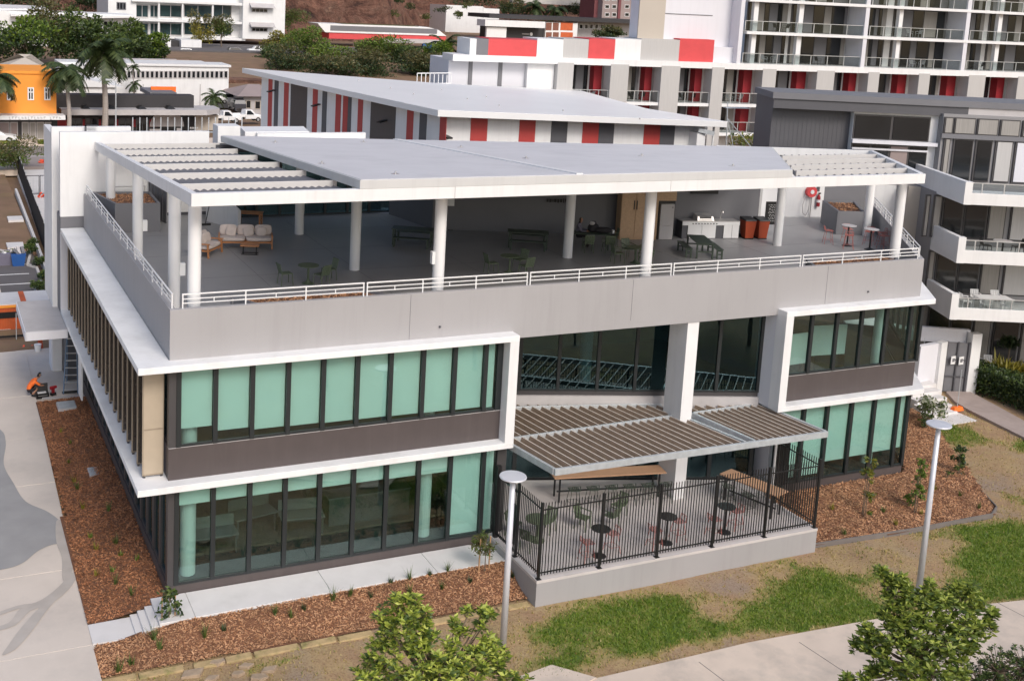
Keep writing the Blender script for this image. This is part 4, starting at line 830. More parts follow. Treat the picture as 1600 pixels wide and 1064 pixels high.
for a, b in ((.32, 1.06), (1.08, 1.82), (2.26, 2.7), (2.72, 3.08)): bk.append(K('cupboard_door', MB().box(a, b, -.03, .0, .03, .675), 'white_clean'))
bk.append(K('carcass', MB().box(.02, 3.08, .01, .68, 0, .85), 'grey_dark'))
for i in range(9): bk.append(K('knob', MB().tube((.55+i*.16, -.05, .77), (.55+i*.16, -.09, .77), .028, n=10), 'black'))
bk.append(K('tap', MB().path([(2.3, .5, .9), (2.3, .5, 1.3), (2.3, .32, 1.33), (2.3, .28, 1.25)], .018), 'steel'))
place(bk, 'barbecue_counter', 'white outdoor kitchen counter with knobs along the terrace wall', 'counter', (28.45, 11.3, ZF), RB_)
place([K('hood', MB().hexa([(-.45, -.3, 0), (.45, -.3, 0), (.45, .3, 0), (-.45, .3, 0)], [(-.42, -.22, .2), (.42, -.22, .2), (.42, .28, .3), (-.42, .28, .3)]), 'steel', [K('hood_window', MB().hexa([(-.32, -.27, .11), (.32, -.27, .11), (.32, -.2, .19), (-.32, -.2, .19)], [(-.32, -.265, .13), (.32, -.265, .13), (.32, -.2, .23), (-.32, -.2, .23)]), 'black')]), K('hood_handle', MB().bar((-.35, -.35, .08), (.35, -.35, .08), .02, .02), 'steel')], 'barbecue', 'steel barbecue with a dark hood window on the white counter', 'barbecue', (29.75, 11.35, ZF+.9), RB_)
def bin_kit(): 
    return [K('body', MB().hexa([(-.22, -.25, .06), (.22, -.25, .06), (.22, .25, .06), (-.22, .25, .06)], [(-.29, -.33, .94), (.29, -.33, .94), (.29, .33, .94), (-.29, .33, .94)]), 'bin_orange'), K('lid', MB().hexa([(-.3, -.36, .945), (.3, -.36, .945), (.3, .36, .945), (-.3, .36, .945)], [(-.28, -.33, 1.0), (.28, -.33, 1.0), (.28, .36, 1.07), (-.28, .36, 1.07)]), 'black'), K('wheel', MB().tube((-.26, .26, .1), (-.2, .26, .1), .1, n=14), 'black'), K('wheel', MB().tube((.2, .26, .1), (.26, .26, .1), .1, n=14), 'black'), K('base_rim', MB().box(-.23, .23, -.26, .2, .0, .06), 'black')]
BK = bin_kit()
place(BK, 'wheelie_bin', 'dark orange wheelie bin with black lid next to the barbecue counter', 'bin', (32.0, 10.65, ZF), RB_, 'wheelie bins on the terrace'); place(BK, 'wheelie_bin', 'dark orange wheelie bin with black lid, right one of the pair', 'bin', (32.72, 10.5, ZF), RB_, 'wheelie bins on the terrace')
bk = [K('board', MB().box(-.45, .45, -.02, .02, .9, 2.1), 'black')]; m = MB()
for i in range(11):
    z = 1.1+.083*i; x0 = -.32+.1*random.random(); x = x0
    while x < .25+.1*random.random(): l = random.uniform(.05, .14); m.bar((x, -.026, z+random.uniform(-.015, .015)), (x+l, -.026, z+random.uniform(-.025, .025)), .004, .02); x += l+.05
bk.append(K('chalk_writing', m, 'chalk')); bk.append(K('leg', MB().bar((-.4, 0, 0), (-.4, 0, .9), .04, .04), 'black')); bk.append(K('leg', MB().bar((.4, 0, 0), (.4, 0, .9), .04, .04), 'black'))
place(bk, 'chalkboard', 'black chalkboard with pale scribbled writing standing beyond the bins', 'sign', (33.9, 11.05, ZF-.35), R(-12))
WAe = np.array([4.7, -.8])/np.linalg.norm([4.7, -.8]); REEL = atP(1265, 299, (35.9, 15.5), WAe); EXT = atP(1275, 322, (35.9, 15.5), WAe)
place([K('drum', MB().tube((0, -.25, 0), (0, -.02, 0), .31, n=28), 'red_bright', [K('hub', MB().tube((0, -.28, 0), (0, -.251, 0), .12, n=20), 'white_clean')]), K('hose', MB().path([(-.35, -.2, -.2), (-.5, -.2, -.75), (-.45, -.2, -1.2), (-.25, -.2, -1.35), (-.1, -.2, -1.0), (-.06, -.2, -.4)], .025), 'slab_grey'), K('pipe', MB().tube((.1, -.08, -2.3), (.1, -.08, -.1), .03), 'steel')], 'hose_reel', 'round red fire hose reel on the white terrace wall', 'hose reel', (REEL[0], REEL[1]-.02, REEL[2]), R(-9.6))
place([K('cylinder', MB().lathe([(.07, 0), (.075, .03), (.075, .42), (.04, .5), (.02, .54)], (0, 0, 0), 14), 'red', smooth=False), K('nozzle', MB().box(-.03, .09, -.02, .02, .54, .6), 'black'), K('label_band', MB().lathe([(.0765, .18), (.0765, .3)], (0, 0, 0), 14), 'white_clean')], 'fire_extinguisher', 'red fire extinguisher hanging right of the hose reel', 'extinguisher', (EXT[0], EXT[1]-.15, EXT[2]), 0, None, 1.3)
tag(MB().box(EXT[0]-.1, EXT[0]+.1, EXT[1]-.06, EXT[1]-.03, EXT[2]+.85, EXT[2]+1.1).build('fire_sign', 'grey_dark'), 'small sign above the fire extinguisher on the white wall', 'sign')
place([K('screen', MB().box(-.75, .75, -.06, 0, 0, .85), 'black')], 'wall_screen', 'wide black screen mounted high above the barbecue', 'screen', (29.95, 11.72, 10.55), RB_)
place([K('panel', MB().box(-.35, .35, -.04, 0, 0, .5), 'white_clean'), K('switch', MB().box(-.3, -.2, -.03, 0, -.5, -.35), 'white_clean'), K('dark_box', MB().box(.1, .35, -.05, 0, -1.35, -1.2), 'black')], 'notice_panel', 'white notice panel with switches on the dark terrace wall', 'panel', (17.5, 15.55, 9.62), R(-21.5))
m = MB(); x = -.75
for wd in (.1, .12, .05, .12, .1, .12, .06, .14, .1, .06): m.box(x, x+wd, -.02, 0, random.uniform(-.02, .02), .14+random.uniform(0, .06)); x += wd+.035
place([K('letters', m, 'black')], 'wall_lettering', 'row of small black letters high on the dark terrace wall', 'sign', (22.75, 13.5, 10.0), R(-21.5))
# wire stools and bar tables
def stool_kit(mt, h=.68):
    k = []
    for s_ in (-1, 1):
        k += [K('leg', MB().path([(s_*.24, -.22, 0), (s_*.15, -.13, h), (s_*.13, -.03, h), (s_*.24, .0, .0)][0:2], .012, 6), mt), K('leg', MB().path([(s_*.24, .22, 0), (s_*.15, .13, h)], .012, 6), mt)]
    k.append(K('foot_ring', MB().path([(-.2, -.18, h*.35), (.2, -.18, h*.35), (.2, .18, h*.35), (-.2, .18, h*.35), (-.2, -.18, h*.35)], .008, 5), mt)); m = MB()
    for i in range(7): y = -.18+.06*i; m.path([(-.19, y, h+.02), (0, y, h-.01), (.19, y, h+.02)], .008, 4)
    for i in range(5): x = -.16+.08*i; m.path([(x, -.18, h), (x, .17, h), (x, .22, h+.22)], .008, 4)
    m.path([(-.19, .19, h+.02), (-.17, .23, h+.23), (.17, .23, h+.23), (.19, .19, h+.02)], .011, 5); m.path([(-.2, -.19, h+.02), (.2, -.19, h+.02), (.2, .19, h+.02), (-.2, .19, h+.02), (-.2, -.19, h+.02)], .011, 5)
    k.append(K('wire_seat', m, mt)); return k
SKT = stool_kit('wire_red'); BT = round_table(.35, 1.05, 'black', 'cone'); BTW = [K('table_top', MB().lathe([(.36, 1.02), (.37, 1.03), (.36, 1.05)], (0, 0, 0), 24), 'slab_grey')]+BT[1:]
gS = 'red wire stools on the terrace'
place(BTW, 'bar_table', 'tall bar table with pale top behind, among the red stools on the terrace', 'table', (36.1, 8.0, ZF)); place(BTW, 'bar_table', 'tall bar table with pale top nearest the corner column on the terrace', 'table', (36.6, 7.0, ZF))
for x, y, a, w_ in ((35.4, 8.6, 60, 'leftmost red wire stool on the terrace, standing alone'), (35.6, 7.4, 140, 'red wire stool in front of the left bar table on the terrace'), (36.75, 8.7, -20, 'red wire stool against the grey planter box'), (37.4, 7.9, -60, 'red wire stool by the foot of the second corner column'), (37.4, 6.9, -90, 'red wire stool right of the front bar table on the terrace'), (37.9, 7.5, -100, 'rightmost red wire stool on the terrace')): place(SKT, 'wire_stool', w_, 'stool', (x, y, ZF), R(a), gS)
# patio furniture
gP = 'red wire stools on the patio'
for i, (x, y, w_) in enumerate(((15.75, -2.45, 'left'), (18.65, -2.4, 'middle'), (21.3, -2.4, 'right'))):
    place(BT, 'bar_table', 'black round bar table behind the patio fence, the %s one of three' % w_, 'table', (x, y, .35), 0, 'black bar tables on the patio')
    for s_, ww in ((-1, 'left'), (1, 'right')): place(SKT, 'wire_stool', 'red wire stool on the %s side of the %s black bar table' % (ww, w_), 'stool', (x+s_*.62, y+.15*s_, .35), R(90*s_*-1), gP)
def bench_table(l, w_, h): return [K('table_top', MB().box(-l/2, l/2, -w_/2, w_/2, h-.05, h), 'bench_wood')]+[K('leg', MB().bar((sx*(l/2-.25), sy*(w_/2-.08), 0), (sx*(l/2-.25), sy*(w_/2-.08), h-.05), .06, .06), 'black') for sx in (-1, 1) for sy in (-1, 1)]+[K('cross_rail', MB().box(-l/2+.25, l/2-.25, -.03, .03, .3, .35), 'black')]
place(bench_table(4.7, .75, 1.05), 'long_bar_table', 'long high timber table under the pergola against the dark glazing', 'table', (18.7, 1.75, .35), R(-11)); place(bench_table(2.6, .8, 1.05), 'high_table', 'high timber table at the right end of the patio', 'table', (23.75, -.95, .35), R(-72))
TS = stool_kit('dark_green', .72)
for i in range(6):
    x = 16.9+i*.75; place(TS, 'bar_stool', ['first', 'second', 'third', 'fourth', 'fifth', 'sixth'][i]+' dark stool from the left along the long timber table', 'stool', (x, 2.05-.194*(x-16.9)-.75, .35), R(170), 'dark stools along the long table')
for i, (dx, dy) in enumerate(((-.6, .5), (-.35, -.4), (.75, .3), (.95, -.5))): place(TS, 'bar_stool', ['dark stool at the back left of the high timber table', 'dark stool at the near left of the high timber table', 'dark stool at the back right of the high timber table', 'dark stool at the near right of the high timber table'][i], 'stool', (23.6+dx, -.9+dy, .35), R(90 if dx < 0 else -90), 'dark stools at the high table')
place(RT, 'round_table', 'round green table behind the left corner of the patio fence', 'table', (14.2, -.7, .35), 0, None, 1.15)
for x, y, a, w_ in ((13.55, -1.2, 120, 'in front of'), (14.9, -.2, -60, 'right behind'), (13.6, .0, 40, 'left behind')): place(CK, 'chair', 'green slatted chair %s the round patio table' % w_, 'chair', (x, y, .35), R(a), 'green chairs on the patio')
for x, y, a, w_ in ((16.3, -.4, 30, 'leftmost'), (17.4, -.6, 200, 'middle'), (18.2, .1, -70, 'rightmost')): place(CKA, 'chair', '%s green armchair standing free in the middle of the patio' % w_, 'chair', (x, y, .35), R(a), 'green chairs on the patio')
# desks seen through the ground-floor glass
def desk_kit(): return [K('desk_top', MB().box(-.8, .8, -.4, .4, .7, .74), 'grey_mid'), K('leg', MB().box(-.75, -.7, -.3, -.25, 0, .7), 'grey_dark'), K('leg', MB().box(.7, .75, -.3, -.25, 0, .7), 'grey_dark'), K('modesty_panel', MB().box(-.7, .7, .3, .32, .3, .68), 'grey_dark'), K('screen', MB().box(-.8, .8, .4, .43, .5, 1.15), 'interior')]
DK = desk_kit()
for x, y, a, w_ in ((3.0, 2.3, 0, 'leftmost'), (4.7, 3.4, 10, 'second'), (6.3, 2.7, -8, 'third')): place(DK, 'desk', '%s white desk behind the ground-floor glass' % w_, 'desk', (x, y, .3), R(a), 'desks behind the ground-floor glass')
place([K('counter', MB().box(-1.6, 1.6, -.35, .35, 0, 1.05), 'grey_dark'), K('counter_top', MB().box(-1.65, 1.65, -.4, .4, 1.05, 1.1), 'grey_mid')], 'reception_counter', 'long counter behind the ground-floor glass near the white column', 'counter', (9.0, 3.2, .3), R(0))
for i, (x, y, a, w_) in enumerate(((27.6, 1.9, 4, 'left'), (30.3, 2.6, -6, 'right'))): place([K('board', MB().box(-.9, .9, -.03, .03, .85, 2.2), 'white_clean'), K('stand', MB().box(-.8, -.75, -.2, .2, 0, .85).box(.75, .8, -.2, .2, 0, .85), 'black')], 'whiteboard', '%s whiteboard behind the upper right windows' % w_, 'whiteboard', (x, y, 4.1), R(a), 'whiteboards behind the upper right windows')
# ------------------------------------------------------------------ people (one continuous skin per body)
def person(name, label, loc, rz, J, E, rad, mats, subs):
    t = thing(name, label, 'person', loc, rz); me = bpy.data.meshes.new('body'); names = list(J); idx = {n: i for i, n in enumerate(names)}
    me.from_pydata([J[n] for n in names], [(idx[a], idx[b]) for a, b in E], []); me.update()
    o = bpy.data.objects.new('body', me); sc.collection.objects.link(o); o.parent = t
    md = o.modifiers.new('skin', 'SKIN'); md.use_smooth_shade = True
    for n, v in zip(names, me.skin_vertices[0].data): v.radius = rad[n] if isinstance(rad[n], tuple) else (rad[n], rad[n]); v.use_root = n == 'pelvis'
    s_ = o.modifiers.new('sub', 'SUBSURF'); s_.levels = 2; s_.render_levels = 2
    bpy.context.view_layer.update(); dg = bpy.context.evaluated_depsgraph_get(); ev = bpy.data.meshes.new_from_object(o.evaluated_get(dg)); o.modifiers.clear(); o.data = ev
    ev.materials.clear()
    for k in mats: ev.materials.append(M[k])
    P = {n: Vector(J[n]) for n in names}
    for p in ev.polygons: p.material_index = subs(p.center, P); p.use_smooth = True
    return t
def seg_d(p, a, b): d = b-a; t = max(0, min(1, (p-a).dot(d)/d.dot(d))); return (p-(a+d*t)).length
def hand(J, E, rad, w_, d, side, spread, s=1.):
    """palm, four fingers and a thumb from wrist w_ along d"""
    d = Vector(d).normalized(); sp = Vector(spread).normalized(); n = d.cross(sp); palm = Vector(J[w_])+d*.08*s
    J[w_+'_palm'] = tuple(palm); E.append((w_, w_+'_palm')); rad[w_+'_palm'] = (.036*s, .02*s)
    for i, l in enumerate((.075, .085, .08, .06)):
        a = palm+sp*(i-1.5)*.02*s; b = a+d*l*.5*s; c = b+(d*.6-n*.8).normalized()*l*.5*s
        for k, q in (('a', b), ('b', c)): J['%s_f%d%s' % (w_, i, k)] = tuple(q); rad['%s_f%d%s' % (w_, i, k)] = .009*s
        E += [(w_+'_palm', '%s_f%da' % (w_, i)), ('%s_f%da' % (w_, i), '%s_f%db' % (w_, i))]
    a = Vector(J[w_])+d*.03*s+sp*.045*s*side; b = a+(d+sp*side).normalized()*.05*s; J[w_+'_t'] = tuple(b); rad[w_+'_t'] = .011*s; E.append((w_, w_+'_t'))
# crouching worker: x forward
J = dict(pelvis=(-.28, 0, .34), spine=(-.16, 0, .56), chest=(.03, 0, .76), neck=(.17, 0, .90), chin=(.24, 0, .93), head=(.29, 0, 1.03), crown=(.27, 0, 1.12),
         hipL=(-.24, .11, .33), kneeL=(.14, .2, .46), ankL=(-.1, .17, .09), toeL=(.12, .19, .04), hipR=(-.24, -.11, .33), kneeR=(.16, -.18, .42), ankR=(-.12, -.16, .09), toeR=(.1, -.18, .04),
         shL=(.06, .19, .77), elL=(.26, .25, .55), wrL=(.5, .16, .5), shR=(.06, -.19, .77), elR=(.28, -.24, .57), wrR=(.52, -.1, .5))
E = [('pelvis', 'spine'), ('spine', 'chest'), ('chest', 'neck'), ('neck', 'chin'), ('chin', 'head'), ('head', 'crown'), ('pelvis', 'hipL'), ('hipL', 'kneeL'), ('kneeL', 'ankL'), ('ankL', 'toeL'), ('pelvis', 'hipR'), ('hipR', 'kneeR'), ('kneeR', 'ankR'), ('ankR', 'toeR'), ('chest', 'shL'), ('shL', 'elL'), ('elL', 'wrL'), ('chest', 'shR'), ('shR', 'elR'), ('elR', 'wrR')]
rad = dict(pelvis=(.16, .13), spine=(.165, .125), chest=(.18, .13), neck=.06, chin=.075, head=(.092, .105), crown=.07, hipL=.105, kneeL=.07, ankL=.045, toeL=.04, hipR=.105, kneeR=.07, ankR=.045, toeR=.04, shL=.075, elL=.048, wrL=.032, shR=.075, elR=.048, wrR=.032)
hand(J, E, rad, 'wrL', (.9, -.1, -.4), -1, (0, 1, 0)); hand(J, E, rad, 'wrR', (.9, .1, -.4), 1, (0, 1, 0))
def worker_mat(c, P):
    if seg_d(c, P['chin'], P['crown']) < .13 and c.z > .86: return 3 if (c.x < .29 and c.z > .95) or c.z > 1.09 else 0
    if seg_d(c, P['kneeL'], P['ankL']) < .075 or seg_d(c, P['kneeR'], P['ankR']) < .075: return 0 if c.z > .16 else 4
    if c.z < .13: return 4
    if min(seg_d(c, P['elL'], P['wrL']), seg_d(c, P['elR'], P['wrR'])) < .052 or c.x > .36: return 0
    if c.z < .39 or min(seg_d(c, P['hipL'], P['kneeL']), seg_d(c, P['hipR'], P['kneeR'])) < .09 and c.z < .5: return 2
    return 1
wp = atZ(50, 621, -.38)
W = person('person', 'crouching person in an orange high-visibility shirt and black shorts on the driveway', (wp[0]+.08, wp[1]+.25, -.4), R(8), J, E, rad, ['skin', 'hivis', 'cloth_dark', 'hair', 'black'], worker_mat)
m = MB(); m.blob((.32, 0, 1.13), .07, .085, .03, 10, 6, 2.2); m.blob((.385, 0, 1.0), .018, .014, .02, 8, 6); m.blob((.37, .035, 1.035), .012, .016, .01, 8, 6); m.blob((.37, -.035, 1.035), .012, .016, .01, 8, 6)
o = link('cap', m.mesh('cap', 'cloth_dark'), W, local=True)
def prop(name, label, cat, kit, u, v, z, rz=0, dx=0, dy=0): p = atZ(u, v, z); return place(kit, name, label, cat, (p[0]+dx, p[1]+dy, z), rz)
prop('toolbox', 'black open toolbox in front of the crouching worker', 'toolbox', [K('tray', MB().box(-.3, .3, -.16, .16, 0, .24), 'black'), K('lid', MB().hexa([(-.3, .16, .24), (.3, .16, .24), (.3, .2, .24), (-.3, .2, .24)], [(-.3, .26, .62), (.3, .26, .62), (.3, .3, .62), (-.3, .3, .62)]), 'black'), K('paper', MB().box(-.22, .18, -.1, .1, .245, .27), 'white_clean'), K('handle', MB().path([(-.2, -.17, .16), (-.2, -.21, .16), (.2, -.21, .16), (.2, -.17, .16)], .012), 'steel')], 66, 621, -.4, R(5))
prop('cordless_drill', 'red and black cordless tool standing right of the toolbox', 'tool', [K('battery', MB().box(-.12, .12, -.09, .09, 0, .12), 'black'), K('grip', MB().box(-.06, .06, -.05, .05, .12, .34), 'red'), K('motor', MB().tube((-.14, 0, .38), (.18, 0, .38), .09, .07, 12), 'red')], 83, 617, -.4, R(30))
prop('plank', 'long pale timber plank lying at the head of the mulch bed', 'plank', [K('board', MB().box(-1.1, 1.1, -.08, .08, 0, .05), 'slab_grey')], 100, 622, -.4, R(-6), .1, .1); prop('dark_pipe', 'dark length of pipe lying below the stepladder', 'pipe', [K('tube', MB().tube((-.75, 0, .06), (.75, 0, .06), .06, n=10), 'black'), K('fitting', MB().tube((.6, 0, .06), (.8, 0, .06), .085, n=10), 'grey_dark')], 118, 617, -.4, R(-4), .15, .3)
lk = []
for s_ in (-1, 1): lk.append(K('stile', MB().bar((s_*.34, 0, 0), (s_*.2, .75, 3.3), .05, .09), 'ladder_blue')); lk.append(K('rear_stile', MB().bar((s_*.34, 1.6, 0), (s_*.2, .85, 3.25), .04, .07), 'ladder_blue'))
for i in range(9): t = (i+.6)/9.5; lk.append(K('step', MB().bar((-.34+.14*t, .75*t, 3.3*t), (.34-.14*t, .75*t, 3.3*t), .09, .03), 'alu'))
lk.append(K('top_cap', MB().box(-.24, .24, .66, .95, 3.28, 3.36), 'ladder_blue')); lk.append(K('spreader', MB().bar((-.3, .3, 1.2), (-.3, 1.2, 1.2), .02, .03).bar((.3, .3, 1.2), (.3, 1.2, 1.2), .02, .03), 'alu'))
prop('stepladder', 'blue and silver stepladder standing at the side entrance', 'ladder', lk, 111, 617, -.4, R(-12), 0, .15)
# seated person on the terrace, dark clothing
J = dict(pelvis=(0, 0, .52), spine=(.02, 0, .72), chest=(.06, 0, .98), neck=(.09, 0, 1.13), chin=(.13, 0, 1.18), head=(.14, 0, 1.28), crown=(.12, 0, 1.38), hipL=(.02, .1, .5), kneeL=(.45, .12, .52), ankL=(.42, .12, .09), toeL=(.6, .13, .04), hipR=(.02, -.1, .5), kneeR=(.45, -.12, .52), ankR=(.4, -.12, .09), toeR=(.58, -.13, .04), shL=(.05, .2, 1.0), elL=(.2, .26, .76), wrL=(.44, .16, .78), shR=(.05, -.2, 1.0), elR=(.22, -.26, .76), wrR=(.46, -.14, .78))
rad.update({k: v for k, v in dict(pelvis=(.16, .13), spine=(.15, .11), chest=(.18, .12)).items()})
J2 = dict(J); E2 = E[:20]; r2 = {k: rad[k] for k in J2}; hand(J2, E2, r2, 'wrL', (.9, -.2, -.1), -1, (0, 1, 0)); hand(J2, E2, r2, 'wrR', (.9, .2, -.1), 1, (0, 1, 0))
def sit_mat(c, P):
    if c.z > 1.13: return 3 if (c.x < .13 or c.z > 1.36) else 0
    if c.x > .44 and c.z > .6: return 0
    if c.z < .1: return 3
    return 2 if c.z < .62 else 1
person('person', 'seated person in dark clothes leaning over a table on the shaded terrace', (22.2, 10.95, ZF), R(-35), J2, E2, r2, ['skin', 'cloth_grey', 'cloth_dark', 'hair'], sit_mat)
place([K('bag_body', MB().blob((0, 0, .2), .3, .2, .2, 14, 8, 2.6), 'cloth_dark'), K('bag_top', MB().blob((-.1, 0, .42), .13, .12, .1, 10, 6), 'slab_grey'), K('strap', MB().path([(-.2, 0, .35), (-.1, 0, .52), (.12, 0, .5), (.22, 0, .3)], .02), 'black')], 'backpack', 'black backpack with a pale top on the table beside the seated person', 'bag', (22.75, 10.45, ZF+.75), R(15))
place([K('bag_body', MB().blob((0, 0, .14), .42, .16, .14, 14, 8, 2.6), 'cloth_dark'), K('cup', MB().lathe([(.05, 0), (.06, .16)], (.48, 0, 0), 10), 'white_clean')], 'duffel_bag', 'long black bag and white cup at the right end of the same table', 'bag', (23.1, 10.15, ZF+.75), R(-24))
# ------------------------------------------------------------------ far terrain
hx = np.concatenate([np.arange(-160, 40, 8.), np.arange(40, 262, 1.8), np.arange(264, 420, 8.), [460, 520, 640, 900]]); hy = np.concatenate([np.arange(286, 298, 4.), np.arange(298, 372, 1.8), np.arange(374, 470, 8.), [500, 560, 700]]); gx, gy = np.meshgrid(hx, hy)
rg = lambda s, k: 1-np.abs(2*vnoise(gx+.35*gy, gy*.55, s, k)-1)
h0 = 300+62*sm(120, 170, gx); rise = np.clip(gy-h0, 0, None); hn = vnoise(gx, gy, 34, 21)*16+rg(17, 22)*11+rg(8, 23)*6.5+rg(4.2, 24)*3.5+vnoise(gx, gy, 2.4, 25)*2
gz = 4.5+3*sm(300, 330, gy)+rise*.75+(hn-8)*sm(0, 12, rise)*(1-.35*sm(120, 200, rise))-6*(1-sm(-12, 4, gy-h0))
n0, n1 = gx.shape; V = np.stack([gx.ravel(), gy.ravel(), gz.ravel()], 1); ii = np.arange(n0*n1).reshape(n0, n1); I = np.stack([ii[:-1, :-1], ii[:-1, 1:], ii[1:, 1:], ii[1:, :-1]], -1).reshape(-1)
link('hill', fast_mesh('hill', V, I, 4, 'cliff'), kind='structure')
# ------------------------------------------------------------------ helpers for background buildings
def rect(u0, v0, u1, v1, y):      # pixel rectangle on the plane Y = y  ->  x0, x1, z0, z1
    um, vm = (u0+u1)/2, (v0+v1)/2; return atY(u0, vm, y)[0], atY(u1, vm, y)[0], atY(um, v1, y)[2], atY(um, v0, y)[2]
def win(t, u0, v0, u1, v1, y, mt='window_dark', fr='white_clean', fw=.12, bars=0, name='window'):
    x0, x1, z0, z1 = rect(u0, v0, u1, v1, y); m = MB(); d = .1
    m.box(x0, x1, y-d, y+.02, z0, z0+fw).box(x0, x1, y-d, y+.02, z1-fw, z1).box(x0, x0+fw, y-d, y+.02, z0+fw, z1-fw).box(x1-fw, x1, y-d, y+.02, z0+fw, z1-fw)
    for i in range(1, bars+1): xx = x0+(x1-x0)*i/(bars+1); m.box(xx-fw*.4, xx+fw*.4, y-d, y+.02, z0+fw, z1-fw)
    o = m.build(name, fr, t); MB().box(x0+fw*.9, x1-fw*.9, y-.045, y-.02, z0+fw*.9, z1-fw*.9).build('pane', mt, o); return o
def block(t, u0, v0, u1, v1, y, dep, mt, name='wall', zbase=None, bevel=0):
    x0, x1, z0, z1 = rect(u0, v0, u1, v1, y); z0 = z0 if zbase is None else zbase; return MB().box(x0, x1, y, y+dep, z0, z1).build(name, mt, t, bevel=bevel), (x0, x1, z0, z1)
def bthing(name, label, u, v, y, cat='building'): p = atY(u, v, y); return thing(name, label, cat, (p[0], y, 0))
# ------------------------------------------------------------------ yard, car park and road at the left
struct('yard', MB().box(-1.5, 30, 21.2, 33.5, -.9, -.43), 'concrete_drive'); struct('yard_gravel', MB().prism([(-8, 29.2), (1.2, 29.6), (2.6, 33.6), (-8, 33.6)], -.8, -.42), 'soil_brown')
pk = struct('car_park', MB().box(-14, 1.35, 38.5, 54, -.9, -.5), 'asphalt')
for y in (38.9, 41.75, 44.3, 47.0, 49.8): MB().box(-6, .6, y, y+.16, -.55, -.496).build('bay_line', 'road_paint', pk)
m = MB(); kp = [(1.35, 38.6), (.7, 40.2), (.7, 42.5), (1.3, 43.2), (1.3, 48.5), (.8, 49.4), (1.4, 53.8)]
for a, b in zip(kp, kp[1:]): m.wall(a, b, .18, -.8, -.36)
tag(m.build('kerb', 'concrete'), 'pale kerb winding along the edge of the car park', 'kerb')
struct('dirt_plot', MB().box(-14, 1.75, 54.1, 92, -.9, -.46), 'soil_brown')
tag(MB().prism([(1.62, 45), (1.8, 45), (2.15, 79), (1.95, 79)], -.9, -.1).build('low_wall', 'concrete_new'), 'low pale wall running beside the black shade-cloth fence', 'wall')
struct('concrete_pad', MB().prism([(2.2, 44), (16, 44), (17, 93), (3.0, 93)], -.9, -.47), 'concrete_new')
t = thing('shade_cloth_fence', 'long black shade-cloth fence running back beside the white concrete pad', 'fence', (2.1, 44, -.5))
for i in range(16):
    a = np.array([2.05, 42.])+np.array([1.15, 52.])*i/16; b = np.array([2.05, 42.])+np.array([1.15, 52.])*(i+1)/16
    MB().wall(a, b, .04, -.6, 1.45+.05*math.sin(i*1.7)).build('cloth_panel', 'shade_cloth', t); MB().tube((a[0], a[1]-.05, -.6), (a[0], a[1]-.05, 1.7), .03, n=6).build('post', 'galv', t)
t = thing('site_gate', 'grey mesh gate across the white concrete pad', 'gate', (4, 77, -.4)); x0, x1, z0, z1 = rect(41, 274, 82, 303, 77.5)
for a, b in ((x0, (x0+x1)/2), ((x0+x1)/2+.03, x1)):
    MB().box(a, b, 77.45, 77.5, z1-.07, z1).box(a, b, 77.45, 77.5, z0, z0+.07).box(a, a+.07, 77.45, 77.5, z0, z1).box(b-.07, b, 77.45, 77.5, z0, z1).build('gate_frame', 'grey_dark', t)
    for i in range(1, 9): MB().box(a+(b-a)*i/9-.012, a+(b-a)*i/9+.012, 77.46, 77.49, z0, z1).build('bar', 'galv', t)
for (u, v, y, s_, lab) in ((78, 254, 95, 1.4, 'orange plastic barrier heap at the edge of the road'), (76, 308, 76, 1.0, 'orange plastic barrier lying in front of the site gate'), (48, 549, 30, .55, 'orange plastic mesh heap in front of the container')):
    p = atY(u, v, y); m = MB()
    for i in range(9): m.bar((p[0]+random.uniform(-1, 1)*s_, y+random.uniform(-.4, .4), p[2]+random.uniform(0, .3)*s_), (p[0]+random.uniform(-1, 1)*s_, y+random.uniform(-.4, .4), p[2]+random.uniform(0, .6)*s_), .16*s_, .09*s_)
    tag(m.build('barrier', 'net_red'), lab, 'barrier')
t = thing('container', 'orange site container with a pale roof beyond the side entrance', 'container', (0, 33.8, -.5)); x0, x1, z0, z1 = rect(-40, 476, 97, 524, 33.8)
MB().box(x0, x1, 33.8, 36.3, z0, z1).build('body', 'container', t, bevel=.03)
for i in range(34): xx = x0+(x1-x0)*(i+.3)/34; MB().box(xx, xx+(x1-x0)/80, 33.76, 33.81, z0+.12, z1-.25).build('corrugation', 'container', t)
MB().box(x0-.03, x1+.03, 33.74, 36.4, z1-.02, z1+.09).build('roof', 'concrete_new', t); MB().box(x0-.04, x1+.04, 33.72, 33.76, z1-.14, z1+.02).build('roof_edge', 'orange_wall', t)
MB().box(x0+1.0, x1-1.7, 33.74, 33.77, z1-.75, z1-.4).build('vent', 'black', t)
xx = atY(33, 470, 33.8)[0]; MB().box(xx, xx+.3, 33.8, 36.3, z1+.09, z1+.13).build('strap', 'container', t)
t = thing('temporary_fence', 'temporary fence with black cloth below the orange container', 'fence', (0, 31.8, -.45)); x0, x1, z0, z1 = rect(-30, 524, 80, 552, 31.6)
for i in range(4): a = x0+(x1-x0)*i/4; MB().box(a, a+(x1-x0)/4-.03, 31.6, 31.63, -.3, z1+.02).build('cloth_panel', 'shade_cloth', t); MB().tube((a, 31.55, -.45), (a, 31.55, z1+1.3), .025, n=6).build('post', 'galv', t)
for u, v, lab, mt in ((59, 549, 'white bucket standing in front of the container', 'white_clean'),):
    p = atZ(u, v, -.42); tag(MB().lathe([(.14, 0), (.19, .4), (.2, .4), (.17, .38)], (p[0], p[1], -.42), 14).build('bucket', mt), lab, 'bucket')
